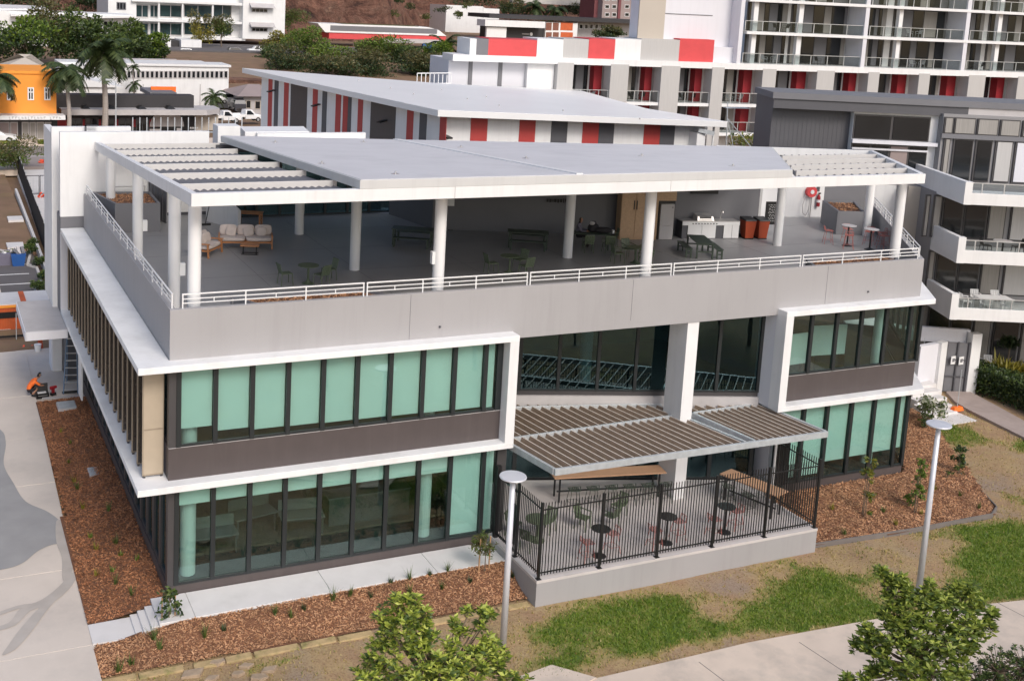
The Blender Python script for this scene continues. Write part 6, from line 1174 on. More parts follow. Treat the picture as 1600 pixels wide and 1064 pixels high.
def arow(z0, z1, d, spec, fr='frame_grey'):
    for u0, u1, mt in spec:
        zm = (z0+z1)/2; s0, s1 = as_(u0, PVM[zm > 0 and 0], d)[0], as_(u1, PVM[0], d)[0]
        w_ = abox(s0, s1, d-.06, d+.05, z0, z1, fr, 'window'); abox(s0+.07, s1-.07, d-.1, d-.061, z0+.08, z1-.08, mt, 'pane' if mt != 'curtain' else 'curtain', w_)
PVM = [350]
abox(-.2, 16, 3.3, 7, 4.2, 10.45, 'recess_grey', 'wall'); abox(-.2, 16, 6.3, 8, -.6, 4.2, 'recess_grey', 'wall')
PVM[0] = 345; arow(7.95, 10.3, 3.25, ((1442, 1450, 'curtain'), (1455, 1468, 'curtain'), (1470, 1503, 'window_dark'), (1505, 1541, 'window_dark'), (1543, 1570, 'curtain'), (1578, 1640, 'ribbed_grey')))
PVM[0] = 440; arow(4.85, 7.2, 3.25, ((1446, 1456, 'curtain'), (1459, 1492, 'window_dark'), (1494, 1527, 'window_dark'), (1530, 1560, 'curtain'), (1566, 1640, 'ribbed_grey')))
PVM[0] = 530; arow(.18, 4.1, 6.25, ((1446, 1480, 'window_dark'), (1482, 1515, 'window_dark'), (1518, 1545, 'curtain'), (1550, 1590, 'window_dark'), (1594, 1640, 'curtain')))
s0, z_ = as_(1420, 360, 6); abox(s0-.6, s0+1.6, 5.2, 6.5, 7.2, 10.4, 'beige', 'wall')
# upper storey
dU = 7.0; sL, zL_ = as_(1209, 150, dU); 
s_a, z_a = as_(1330, 172, dU); s_b, _ = as_(1470, 178, dU); _, z_c = as_(1400, 285, dU); zroofA = as_(1330, 158, dU)[1]
abox(sL, s_a, dU, dU+3.5, 3, zroofA, 'grey_dark', 'charcoal_wall'); m = MB()
for i in range(int((s_a-sL)/.25)-1): s = s_a-.2-i*.25; p0, p1 = a2(s, dU-.012), a2(s+.07, dU-.012); q0, q1 = a2(s+.07, dU), a2(s, dU); m.prism([p0, p1, q0, q1], 6, zroofA-.1)
m.build('cladding_ribs', 'grey_dark', ap)
abox(s_a, s_b, dU-.5, dU+.4, 6, z_a+.1, 'white', 'frame_wall')
abox(sL-.3, 30, dU-.9, dU+3, zroofA, zroofA+.35, 'grey_mid', 'roof'); abox(sL-.2, s_b+1.2, dU-.8, dU-.5, zroofA-.55, zroofA, 'grey_dark', 'fascia'); abox(s_b+1.2, 30, dU-.8, dU-.5, zroofA-.5, zroofA, 'slab_grey', 'fascia')
sw0, zw1 = as_(1335, 178, dU-.5); sw1, zw0 = as_(1442, 290, dU-.5)
w_ = abox(sw0, sw1, dU-.56, dU-.4, zw0, zw1, 'frame_grey', 'window')
for i in range(2): abox(sw0+.08+(sw1-sw0)*i/2, sw0+(sw1-sw0)*(i+1)/2-.08, dU-.6, dU-.561, zw1-1.35, zw1-.08, 'window_dark', 'pane', w_)
for i in range(4): abox(sw0+.08+(sw1-sw0)*i/4, sw0+(sw1-sw0)*(i+1)/4-.06, dU-.6, dU-.561, zw0+.1, zw1-1.75, 'window_dark' if i != 2 else 'flats_grey', 'pane', w_)
abox(sw0-.1, sw1+.4, dU-.95, dU-.57, zw1-1.62, zw1-1.42, 'lavender', 'sunshade', w_); abox(sw0, sw1, dU-.7, dU-.57, zw1-2.0, zw1-1.9, 'lavender', 'transom', w_)
dR = dU-1.2; sa, za = as_(1474, 183, dR); sb, zb2 = as_(1640, 183, dR); _, zm1 = as_(1540, 212, dR); _, zm0 = as_(1540, 219, dR); _, zz0 = as_(1540, 285, dR)
abox(s_b-.3, 30, dR+.1, dR+6, 6, zroofA-.4, 'recess_grey', 'wall')
for u0, u1, mt in ((1475, 1489, 'curtain'), (1491, 1524, 'curtain'), (1527, 1560, 'curtain'), (1563, 1594, 'curtain'), (1598, 1640, 'curtain')): s0, s1 = as_(u0, 200, dR)[0], as_(u1, 200, dR)[0]; w_ = abox(s0, s1, dR, dR+.12, zm1, za, 'frame_grey', 'window'); abox(s0+.07, s1-.07, dR-.04, dR-.001, zm1+.06, za-.06, mt, 'curtain', w_)
abox(sa, sb, dR-.1, dR+.12, zm0, zm1, 'grey_mid', 'transom')
for u0, u1, mt in ((1472, 1482, 'curtain'), (1487, 1518, 'window_dark'), (1522, 1548, 'window_dark'), (1553, 1580, 'ribbed_grey'), (1584, 1640, 'lavender')): s0, s1 = as_(u0, 250, dR)[0], as_(u1, 250, dR)[0]; w_ = abox(s0, s1, dR, dR+.12, zz0, zm0, 'frame_grey', 'window'); abox(s0+.1, s1-.06, dR-.04, dR-.001, zz0+.1, zm0-.08, mt, 'pane', w_)
# ground-floor gate walls, steps to the neighbours
gw = thing('gate_wall', 'white rendered garden wall with a grey mesh gate and two small notices', 'wall', (46, 9, -.3))
pA, pB, pC = atZ(1432, 602, .3)[:2], atZ(1462, 606, -.1)[:2], atZ(1508, 612, -.3)[:2]
MB().wall(pA, pB, .3, -.5, 2.45).build('wall_panel', 'lavender', gw); MB().wall(pB-np.array([.15, .2]), pB+np.array([.45, -.05]), .35, -.5, 2.5).build('pier', 'white', gw); MB().wall(pC-np.array([.05, .1]), pC+np.array([.55, -.2]), .4, -.5, 3.0).build('pier', 'white', gw); MB().wall(pA+np.array([.6, 1.6]), pC+np.array([.2, .3]), .25, 2.3, 3.1).build('lintel_wall', 'lavender', gw)
g0, g1 = pB+np.array([.5, .05]), pC+np.array([-.1, .05]); MB().wall(g0, g1, .05, -.35, 2.45).build('gate', 'grey_mid', gw)
for f_ in (0, .5, 1): q = g0*(1-f_)+g1*f_; MB().box(q[0]-.05, q[0]+.05, q[1]-.08, q[1]-.02, -.35, 2.5).build('gate_post', 'grey_dark', gw)
for f_, z in ((.0, .55), (.0, 1.5)): MB().bar((g0[0], g0[1]-.06, z), (g1[0], g1[1]-.06, z), .05, .05).build('gate_rail', 'grey_dark', gw)
for f_ in (.3, .66): q = g0*(1-f_)+g1*f_; o = MB().box(q[0]-.17, q[0]+.17, q[1]-.13, q[1]-.1, 1.25, 1.7).build('notice', 'white_clean', gw); MB().box(q[0]-.09, q[0]+.09, q[1]-.136, q[1]-.131, 1.38, 1.58).build('notice_print', 'grey_mid', o)
s = thing('garden_steps', 'flight of pale concrete steps between the building and the neighbours\' gate', 'steps', (42, 6, -.4))
for i in range(6):
    p = atZ(1480-8*i, 656-11*i, -.42+.17*i); MB().box(p[0]-1.1, p[0]+1.0, p[1]-.1, p[1]+.6, -.7, -.42+.17*i+.0).build('step', 'concrete_new', s, bevel=.01)
p = atZ(1505, 652, -.38); struct('step_landing', MB().box(p[0]-2.6, p[0]+.3, p[1]-.6, p[1]+.7, -.7, -.36), 'concrete_new')
for i, (u, v, z) in enumerate(((1495, 641, -.3), (1438, 588, .45))): p = atZ(u, v, z); t = thing('safety_barrier', ['orange temporary-fence foot at the bottom of the garden steps', 'orange temporary-fence foot at the top of the garden steps'][i], 'barrier', (p[0], p[1], z)); MB().hexa([(p[0]-.35, p[1]-.15, z), (p[0]+.35, p[1]-.15, z), (p[0]+.35, p[1]+.15, z), (p[0]-.35, p[1]+.15, z)], [(p[0]-.28, p[1]-.1, z+.2), (p[0]+.28, p[1]-.1, z+.2), (p[0]+.28, p[1]+.1, z+.2), (p[0]-.28, p[1]+.1, z+.2)]).build('foot', 'orange', t); MB().tube((p[0], p[1], z+.2), (p[0], p[1], z+2.2), .02, n=6).build('post', 'galv', t)
# neighbours' balcony furniture
WT = [K('table_top', MB().box(-.9, .9, -.45, .45, .7, .74), 'white_clean')]+legs([(-.8, -.38), (.8, -.38), (-.8, .38), (.8, .38)], 0, .7, .06, 'white_clean'); WC_ = chair_kit('white_clean', True)
q = a2(2.6, 1.2); place(WT, 'white_table', 'white table on the lowest apartment balcony', 'table', (q[0], q[1], 4.5), R(-24))
for i, (ds, dd, a) in enumerate(((-.6, -.6, 156), (.5, -.6, 156), (-.5, .75, -24), (.6, .75, -24), (-1.4, 0, 66))): q = a2(2.6+ds, 1.2+dd); place(WC_, 'white_chair', ['near left', 'near right', 'far left', 'far right', 'left end'][i]+' white chair at the balcony table of the apartments', 'chair', (q[0], q[1], 4.5), R(a), 'white chairs on the balcony')
q = a2(2.9, 1.4); place([K('table_top', MB().lathe([(.5, .7), (.5, .73)], (0, 0, 0), 20), 'slab_grey'), K('pedestal', MB().tube((0, 0, 0), (0, 0, .7), .05), 'black')], 'balcony_table', 'round pale table on the middle apartment balcony', 'table', (q[0], q[1], 7.55), 0)
for i, ds in enumerate((-.9, .8)): q = a2(2.9+ds, 1.4); place(chair_kit('black'), 'balcony_chair', ['left', 'right'][i]+' black chair on the middle apartment balcony', 'chair', (q[0], q[1], 7.55), R(66 if ds < 0 else -114), 'black chairs on the balcony')
for i, (u, v) in enumerate(((1530, 580), (1542, 584))): p = atP(u, v, O2+N2*4.2, E2); place(WC_, 'white_chair', ['left', 'right'][i]+' white chair on the ground-floor terrace behind the hedge', 'chair', (p[0], p[1], .18), R(20-60*i), 'white garden chairs')
struct('neighbour_terrace', MB().prism([a2(1.2, 3.2), a2(14, 3.2), a2(14, 6.3), a2(1.2, 6.3)], -.6, .18), 'concrete_patio'); tag(MB().prism([a2(1.2, 3.0), a2(14, 3.0), a2(14, 3.2), a2(1.2, 3.2)], -.6, .6).build('terrace_wall', 'white'), 'low white wall of the ground-floor terrace behind the hedge', 'wall')
# ------------------------------------------------------------------ vehicles
def car_kit(mt, kind='suv'):
    k = []; L_, W_ = 4.6, 1.8
    prof = {'suv': [(-2.3, .35), (-2.3, .95), (-2.15, 1.05), (-1.9, 1.6), (-1.5, 1.72), (.4, 1.7), (1.15, 1.08), (2.1, .95), (2.3, .7), (2.3, .35)], 'sedan': [(-2.3, .3), (-2.3, .9), (-1.8, .98), (-1.1, 1.4), (.2, 1.42), (1.0, .95), (2.1, .82), (2.3, .6), (2.3, .3)], 'ute': [(-.4, .45), (-.4, 1.1), (-.35, 1.75), (.7, 1.75), (1.2, 1.15), (2.2, 1.02), (2.4, .8), (2.4, .45)]}[kind]
    m = MB(); n = len(prof); vs = [(x, -W_/2+(.18 if z > 1.1 else 0), z) for x, z in prof]+[(x, W_/2-(.18 if z > 1.1 else 0), z) for x, z in prof]; m.add(vs, [tuple(range(n)), tuple(range(2*n-1, n-1, -1))]+[((i+1) % n, i, n+i, n+(i+1) % n) for i in range(n)]); k.append(K('body', m, mt))
    gx0, gx1 = {'suv': (-1.75, .75), 'sedan': (-1.2, .5), 'ute': (-.25, .95)}[kind]; zt = {'suv': 1.6, 'sedan': 1.33, 'ute': 1.65}[kind]
    for s_ in (-1, 1): k.append(K('side_window', MB().hexa([(gx0, s_*.9-.0-.02, 1.08), (gx1, s_*.9-.02, 1.08), (gx1, s_*.9+.02, 1.08), (gx0, s_*.9+.02, 1.08)], [(gx0+.12, s_*.74-.02, zt), (gx1-.55, s_*.74-.02, zt), (gx1-.55, s_*.74+.02, zt), (gx0+.12, s_*.74+.02, zt)]), 'car_glass'))
    wx = (-1.4, 1.4) if kind != 'ute' else (-1.7, 1.55)
    for x in wx:
        for s_ in (-1, 1): k.append(K('wheel', MB().tube((x, s_*.7, .34), (x, s_*.93, .34), .34, n=16), 'tyre', [K('rim', MB().tube((x, s_*.7, .34), (x, s_*.94, .34), .2, n=12), 'alu')]))
    for s_ in (-1, 1): k.append(K('headlight', MB().box(2.12, 2.34, s_*.62-.18, s_*.62+.18, .68, .8), 'alu'))
    if kind == 'ute': k.append(K('tray', MB().box(-2.6, -.45, -.95, .95, .75, .85).box(-2.6, -.45, -.95, -.9, .85, 1.15).box(-2.6, -.45, .9, .95, .85, 1.15).box(-2.6, -2.55, -.9, .9, .85, 1.15), mt)); k.append(K('chassis', MB().box(-2.4, 2, -.5, .5, .4, .74), 'black'))
    return k
SUV, SED, UTE = car_kit('car_white', 'suv'), car_kit('car_white', 'sedan'), car_kit('car_white', 'ute'); SUVD = car_kit('car_dark', 'suv')
def car(kit, u, v, y, rz, lab, grp): p = atY(u, v, y); place(kit, 'parked_car', lab, 'car', (p[0], y, p[2]), rz, grp)
car(SUV, 286, 88, 232, R(172), 'white four-wheel drive parked beside the carport under the office', 'cars under the office'); car(SED, 323, 87, 236, R(10), 'white sedan half hidden behind the carport wall', 'cars under the office'); car(SUVD, 370, 86, 234, R(0), 'dark car parked behind thin trees on the hillside car park', 'cars under the office'); car(UTE, 402, 84, 236, R(180), 'white car at the right end of the hillside car park', 'cars under the office')
car(UTE, 350, 192, 128, R(5), 'white utility with a tray parked left, beside the dark shop', 'white utilities'); car(UTE, 384, 190, 129, R(8), 'white utility parked right, nearer the striped hall', 'white utilities'); car(SUVD, 370, 171, 142, R(90), 'dark car parked behind the white utilities', 'cars behind the dark shop'); car(SUV, 362, 162, 148, R(0), 'white car parked beside the warehouse end', 'cars behind the dark shop'); car(SED, -6, 222, 111.3, R(0), 'white sedan parked in front of the orange shop', 'cars on the street')
lampm = thing('street_light', 'thin grey street light standing between the palms and dark shop', 'street lamp', (22, 112, 0)); b0 = atY(181, 198, 112); tp = atY(181, 128, 112); MB().tube((b0[0], 112, 0), tuple(tp), .1, .06, 8).build('pole', 'galv', lampm); MB().tube(tuple(tp), tuple(atY(172, 125, 112)), .05, n=6).build('arm', 'galv', lampm); MB().box(atY(170, 125, 112)[0]-.4, atY(170, 125, 112)[0]+.4, 111.8, 112.2, atY(170, 125, 112)[2]-.1, atY(170, 125, 112)[2]+.1).build('lamp', 'galv', lampm)
# outdoor seating on the hotel balconies, air-conditioning units on its roofs
BC = chair_kit('alu', True); BCD = chair_kit('black', True)
for k, (u, z0, kk, lab) in enumerate(((925, 0, BC, 'first lower bay'), (1005, 0, BCD, 'second lower bay'), (1085, 0, BCD, 'third lower bay'), (1160, 0, BC, 'fourth lower bay'), (1215, 1, BC, 'first upper tier, left end'), (1300, 1, BCD, 'first upper tier, before the partition'), (1450, 1, BC, 'first upper tier, middle flat'), (1545, 1, BCD, 'first upper tier, right flat'), (1230, 2, BCD, 'second upper tier, left end'), (1440, 2, BC, 'second upper tier, middle flat'))):
    z = zr0 if z0 == 0 else zt0+st_h*(z0-1); s_ = hs(u, 130 if z0 == 0 else 60)
    for j_, dd in enumerate((-.55, .55)): q = hp(s_+dd, 1.2); place(kk, 'balcony_chair', '%s chair on the hotel balcony of the %s' % (['left', 'right'][j_], lab), 'chair', (q[0], q[1], z), R(90 if dd < 0 else -90), 'chairs on the hotel balconies')
for k, (u, v, lab) in enumerate(((1045, 96, 'left'), (1085, 97, 'right'))): pass
# ------------------------------------------------------------------ vegetation
def gpt(u, v, z): p = atZ(u, v, z); return (float(p[0]), float(p[1]), z)
def px(u, v, y): p = atY(u, v, y); return (float(p[0]), float(p[1]), float(p[2]))
def palm(name, label, u, v, y, zb_, rad, nf, seed, tr=.3):
    rs = np.random.default_rng(seed); c = px(u, v, y); t = thing(name, label, 'palm tree', (c[0], y, zb_), 0, 'tall palms along the street')
    m = MB(); n = 8; pts = [Vector((c[0]+.15*math.sin(i*.6), y, zb_+(c[2]-zb_)*i/n)) for i in range(n+1)]
    for i in range(n): m.tube(pts[i], pts[i+1], tr*(1-.35*i/n), tr*(1-.35*(i+1)/n), 10)
    m.build('trunk', 'palm_trunk', t); MB().tube((c[0], y, c[2]-rad*.35), (c[0], y, c[2]+rad*.1), tr*.7, tr*.4, 8).build('crownshaft', 'leaf_mid', t)
    V = []; F = 0; R_ = MB()
    for f in range(nf):
        az = 2*math.pi*(f*.381966)+rs.uniform(-.2, .2); el = rs.uniform(-.25, 1.25); L_ = rad*rs.uniform(.85, 1.15); p = np.array([c[0], y, c[2]]); d = np.array([math.cos(az)*math.cos(el), math.sin(az)*math.cos(el), math.sin(el)]); k = 12; prev = p
        for i in range(k):
            d = d+np.array([0, 0, -.155-.05*(el < .2)]); d /= np.linalg.norm(d); q = prev+d*L_/k; R_.tube(prev, q, .035*(1-i/k)+.008, .035*(1-(i+1)/k)+.006, 4, False)
            s_ = np.cross(d, [0, 0, 1.]); s_ /= np.linalg.norm(s_)+1e-9
            ll = rad*.30*math.sin(math.pi*(i+1.5)/(k+1.5))**.6
            for sg in (-1, 1):
                for h in (0, .33, .66):
                    a = prev*(1-h)+q*h; tip = a+s_*sg*ll*rs.uniform(.7, 1)+d*ll*.45+np.array([0, 0, -.42*ll*rs.uniform(.5, 1.4)]); w_ = d*.055*rad/2
                    V += [a-w_, a+w_, tip]
            prev = q
    R_.build('frond_ribs', 'palm_leaf', t); V = np.array(V); link('fronds', fast_mesh('fronds', V, np.arange(len(V)), 3, 'palm_leaf'), t)
palm('palm_tree', 'tall palm with the thickest trunk, right of the other palms', 163, 82, 116, 0, 4.4, 30, 1, .42); palm('palm_tree', 'shorter palm directly right of the orange shop', 106, 110, 112, 0, 3.7, 26, 2, .3); palm('palm_tree', 'palm cut off by the left edge in front of the orange shop', -8, 122, 110, 0, 3.6, 26, 3, .3)
palm('palm_tree', 'small palm in front of the warehouse windows', 209, 132, 146, 0, 1.6, 14, 4, .12); palm('palm_tree', 'bushy short palm at the right end of the warehouse', 334, 152, 144, 0, 2.4, 20, 5, .16); palm('palm_tree', 'lowest small palm against the warehouse wall', 209, 106, 146, 0, 1.5, 12, 14, .1)
palm('palm_tree', 'bright green palm on the slope left of the hotel parapet', 695, 72, 205, 3, 5, 20, 15, .25); palm('palm_tree', 'distant palm left of the low brick building roof', 836, 12, 345, 6, 6, 20, 16, .3); palm('palm_tree', 'distant palm above the low brick building roof', 868, 14, 345, 6, 6, 20, 17, .3)
# dark trees at the top left
for i, (u, v, y, rx, rz, mats, lab) in enumerate(((38, 62, 182, 8, 5.5, ['leaf_bright', 'leaf_dark'], 'broad leafy tree at the far left under the white hall'), (92, 52, 190, 8, 6, ['leaf_olive', 'leaf_mid'], 'greyish leafy tree left of the tall palm'), (135, 58, 186, 6.5, 6, ['leaf_mid', 'leaf_dark'], 'leafy tree directly behind the tall palm'), (205, 70, 196, 6, 5, ['leaf_mid', 'leaf_dark'], 'dense dark green tree right of the tall palm'), (236, 76, 204, 4.4, 3.6, ['leaf_bright', 'leaf_dark'], 'rounded dark tree beside the white carport'), (178, 78, 180, 5, 4, ['leaf_mid', 'leaf_dark'], 'low dark tree between the palms and warehouse'))):
    c = px(u, v, y); zb_ = float(ground_z(c[0], y))-.1; tree('tree', lab, (c[0], y, min(zb_, c[2]-rz)), 0, c, (rx, rx*.8, rz), 34, 5200, .6, mats, 'tree', 'leafy trees behind the street', .3, 7, .55, seed=30+i, frac=.27)
for i, (u, v, y, rx, rz, mats, lab) in enumerate(((312, 46, 245, 3.4, 4.4, ['leaf_olive', 'leaf_yellow'], 'yellowish street tree in front of the office glazing, left one'), (347, 42, 247, 3.4, 3.4, ['leaf_olive', 'leaf_mid'], 'thin street tree in front of the office glazing, right one'), (435, 68, 225, 4.5, 3.4, ['leaf_yellow', 'leaf_olive'], 'pale flowering tree at the right end of the hillside car park'), (425, 90, 214, 4, 3.2, ['leaf_mid', 'leaf_dark'], 'dark green shrub tree below the hillside car park'), (452, 26, 285, 5, 4, ['leaf_olive', 'leaf_mid'], 'olive tree between office and cliff'))):
    c = px(u, v, y); tree('tree', lab, (c[0], y, c[2]-rz*1.7), 0, c, (rx, rx*.8, rz), 14, 2200, .5, mats, 'tree', 'small trees around the office', .18, 6, .5, seed=50+i, shell=.3)
# bush belt below the red and white hall
for i, (u, v, y, rx, rz, mats, lab) in enumerate(((480, 70, 205, 6, 4.5, ['leaf_bright', 'leaf_mid'], 'bright green bush left of the red and white hall'), (455, 92, 195, 7, 4, ['leaf_olive', 'leaf_dark'], 'dark bush at the left of the belt behind the striped hall'), (520, 92, 198, 8, 4, ['leaf_bright', 'leaf_olive'], 'sunlit bush left in the belt behind the striped hall'), (560, 84, 215, 7, 4, ['leaf_mid', 'leaf_olive'], 'olive bush directly under the red wall'), (598, 82, 212, 7, 3.8, ['leaf_bright', 'leaf_olive'], 'yellow-green bush under the middle of the red wall'), (640, 86, 208, 7, 3.6, ['leaf_mid', 'leaf_dark'], 'dark bush under the right half of the red wall'), (590, 102, 190, 9, 3, ['leaf_olive', 'leaf_dark'], 'brownish low bush above the striped roof, middle'), (655, 104, 190, 7, 3, ['leaf_olive', 'leaf_dark'], 'brownish low bush above the striped roof, right'), (520, 106, 186, 8, 2.6, ['leaf_olive', 'leaf_dark'], 'brownish low bush above the striped roof, left'), (682, 88, 205, 4.5, 3.4, ['leaf_bright', 'leaf_mid'], 'bright bush at the right end of the belt'))):
    c = px(u, v, y); tree('bush', lab, (c[0], y, c[2]-rz*1.2), 0, c, (rx, rx*.8, rz), 20, 4200, .5, mats, 'bush', 'bushes behind the striped hall', .15, 7, .5, seed=70+i, frac=.36)
for i, (u, v, y, rx, rz, lab) in enumerate(((800, 12, 352, 9, 4, 'dark tree left on the slope below the retaining wall'), (905, 12, 352, 9, 4, 'dark tree right on the slope below the retaining wall'), (955, 52, 290, 7, 2.6, 'low shrub in front of the flats'), (740, -4, 345, 14, 3.5, 'bushy tree above the white hillside house'), (150, -2, 292, 9, 4, 'dry tree on the slope behind the white hall'), (20, 2, 292, 12, 4, 'dry bush on the slope at the far left'))):
    c = px(u, v, y); tree('tree', lab, (c[0], y, c[2]-rz*1.3), 0, c, (rx, rx*.7, rz), 18, 2400, .75, ['leaf_olive', 'leaf_dark'], 'tree', 'trees on the far slope', .2, 6, .5, seed=90+i, frac=.36)
c = px(1185, 220, 40); hedge('roof_planting', 'green planting on the podium between the striped hall and charcoal wall', c[0]-2.4, c[0]+2.2, 39.5, 41, c[2]-1.2, c[2]+.5, ['leaf_mid', 'leaf_yellow'], 700, .3, 12, 'planting')
# street tree at the left, plants beside the shade-cloth fence
c = px(22, 242, 90); tree('tree', 'spreading street tree at the near side of the road', (px(30, 264, 90)[0], 90, -.2), 0, c, (3.6, 3, 1.7), 16, 3600, .26, ['leaf_olive', 'leaf_mid'], trunk_r=.14, limbs=9, seed=101, frac=.4)
for i, (u, v, s_) in enumerate(((48, 398, .8), (62, 415, .7), (66, 438, .75), (58, 455, .7), (72, 452, .6), (52, 385, .6))): p = gpt(u, v, -.4); tree('shrub', ['green shrub at the back of the car park edge', 'green shrub beside the low pale wall, second from the back', 'green shrub halfway along the low pale wall', 'green shrub at the kerb corner of the car park', 'nearest green shrub behind the tower edge', 'small green shrub on the dirt plot edge'][i], p, 0, (p[0], p[1], p[2]+.55*s_), (.9*s_, .9*s_, .6*s_), 9, 650, .16, ['leaf_mid', 'leaf_dark'], 'shrub', 'shrubs along the car park', .03, 5, seed=110+i)
# small trees and shrubs round the building
def sapling(label, u, v, z, h, w_, mats, seed, n=420, size=.15, stakes=2, cat='shrub', name='shrub', aspect=.45, low=.25):
    rs = np.random.default_rng(seed); p = gpt(u, v, z); t = thing(name, label, cat, p); m = MB()
    for i in range(3 if stakes == 0 else 1):
        o_ = Vector((rs.uniform(-.08, .08), rs.uniform(-.08, .08), 0)) if stakes == 0 else Vector((0, 0, 0)); m.tube(Vector(p)+o_-Vector((0, 0, .1)), Vector(p)+o_*1.5+Vector((0, 0, h*.92)), .022, .008, 6)
    tips = []
    for i in range(16):
        zz = h*rs.uniform(low, .97); a = rs.uniform(0, 6.28); r = w_*rs.uniform(.35, 1)*(1.1-.4*zz/h); q = Vector(p)+Vector((math.cos(a)*r, math.sin(a)*r, zz+.1*h*rs.uniform(0, 1))); m.tube(Vector(p)+Vector((0, 0, zz*.85)), q, .009, .004, 4); tips.append(q)
    m.build('trunk', 'bark', t)
    for i in range(stakes): a = 2.6*i+.4; MB().box(p[0]+.22*math.cos(a)-.02, p[0]+.22*math.cos(a)+.02, p[1]+.22*math.sin(a)-.02, p[1]+.22*math.sin(a)+.02, p[2]-.2, p[2]+h*.85).build('stake', 'stake', t)
    T = np.array([tuple(q) for q in tips]); k = rs.integers(0, len(T), n); C = T[k]+rs.normal(0, w_*.17, (n, 3)); link('foliage', leaves('foliage', C, size, mats, aspect, midx=rs.integers(0, len(mats), n) if len(mats) > 1 else None, rs=rs), t)
sapling('young staked tree with drooping leaves beside the concrete steps', 264, 985, -.45, 1.35, .38, ['leaf_mid', 'leaf_dark'], 201, 150, .2, 2, 'tree', 'young_tree', .5)
sapling('young staked tree with fine leaves in front of the patio gate', 757, 897, -.2, 1.6, .5, ['leaf_mid', 'leaf_olive'], 202, 380, .2, 2, 'tree', 'young_tree', .25, .5)
sapling('tall narrow shrub with yellow-green leaves, left in the corner mulch bed', 1350, 801, -.25, 2.4, .32, ['leaf_yellow', 'leaf_mid'], 203, 520, .15, 0, low=.05); sapling('tall narrow shrub with green leaves behind the right lamp post', 1430, 796, -.3, 2.1, .38, ['leaf_bright', 'leaf_mid'], 204, 620, .15, 0, low=.05); sapling('dark leafy shrub near the right edge of the corner mulch bed', 1494, 748, -.42, 1.5, .38, ['leaf_mid', 'leaf_dark'], 205, 420, .17, 0, low=.1)
sapling('bush with white-variegated leaves behind the right lamp top', 1452, 664, -.35, 1.3, .75, ['leaf_pale', 'leaf_mid'], 206, 620, .2, 0, low=.2); sapling('small dark bush under the right lamp top in the mulch', 1447, 672, -.35, .8, .35, ['leaf_mid', 'leaf_dark'], 207, 200, .14, 0); sapling('thin twig plant in the corner mulch bed', 1478, 757, -.42, .6, .15, ['leaf_mid'], 208, 60, .1, 0)
TUFT = [(475, 948), (430, 955), (320, 1005), (350, 990), (205, 1040), (185, 1050), (610, 912), (548, 928), (640, 905), (672, 899), (700, 893), (520, 935), (580, 930), (455, 965), (640, 925), (735, 905), (690, 918), (240, 1000), (800, 905), (250, 1020)]
def tuft(label, p, h, n, mt, seed, grp):
    rs = np.random.default_rng(seed); a = rs.uniform(0, 6.28, n); l = rs.uniform(.5, 1, n)*h; sp = rs.uniform(.15, .8, n); b = np.array(p)+np.column_stack([rs.normal(0, .03, n), rs.normal(0, .03, n), np.zeros(n)])
    tip = b+np.column_stack([np.cos(a)*l*sp, np.sin(a)*l*sp, l]); w_ = np.column_stack([-np.sin(a), np.cos(a), np.zeros(n)])*.016; V = np.stack([b-w_, b+w_, tip], 1).reshape(-1, 3)
    me = fast_mesh('tuft', V, np.arange(3*n), 3, mt); o = link('grass_tuft', me); tag(o, label, 'plant', grp)
for i, (u, v) in enumerate(TUFT):
    q = atZ(u, v, -.25); z = float(zf(q[0], q[1])); q = atZ(u, v, z); tuft(['short', 'medium', 'tall'][i % 3]+' spiky seedling in the front mulch bed, '+('in the left third' if u < 400 else 'along the path edge' if v < 930-(u-475)*.14+18 else 'in the middle')+' of the bed', (q[0], q[1], float(zf(q[0], q[1]))), .28+.12*(i % 3), 26, 'leaf_mid' if i % 3 else 'leaf_dark', 300+i, 'seedlings in the front mulch bed')
for i, (u, v) in enumerate(((108, 718), (116, 748), (122, 760), (142, 836), (150, 855), (182, 850), (176, 890), (150, 893), (205, 930), (190, 870), (130, 790), (170, 800), (110, 690), (95, 672), (180, 910), (215, 880))):
    q = atZ(u, v, -.2); tuft(['small green', 'yellowish', 'tall green'][i % 3]+' seedling in the side mulch bed, '+('near the worker' if v < 700 else 'around the small grate' if v < 780 else 'halfway to the steps' if v < 862 else 'near the steps'), (q[0], q[1], float(zl(q[0], q[1]))), .25+.1*(i % 3), 22, ['leaf_bright', 'leaf_yellow', 'leaf_mid'][i % 3], 340+i, 'seedlings in the side mulch bed')
for i, (u, v) in enumerate(((1320, 830), (1400, 815), (1380, 800), (1460, 770), (1500, 775), (1440, 800), (1530, 790), (1300, 800))):
    q = atZ(u, v, -.35); tuft(('yellowish' if i % 2 else 'green')+' seedling in the corner mulch bed, '+('by the patio fence' if u < 1350 else 'between the two tall shrubs' if u < 1430 else 'by the right lamp post' if u < 1480 else 'near the right bed edge'), (q[0], q[1], float(zr(q[0], q[1]))), .3, 26, 'leaf_yellow' if i % 2 else 'leaf_mid', 370+i, 'seedlings in the corner mulch bed')
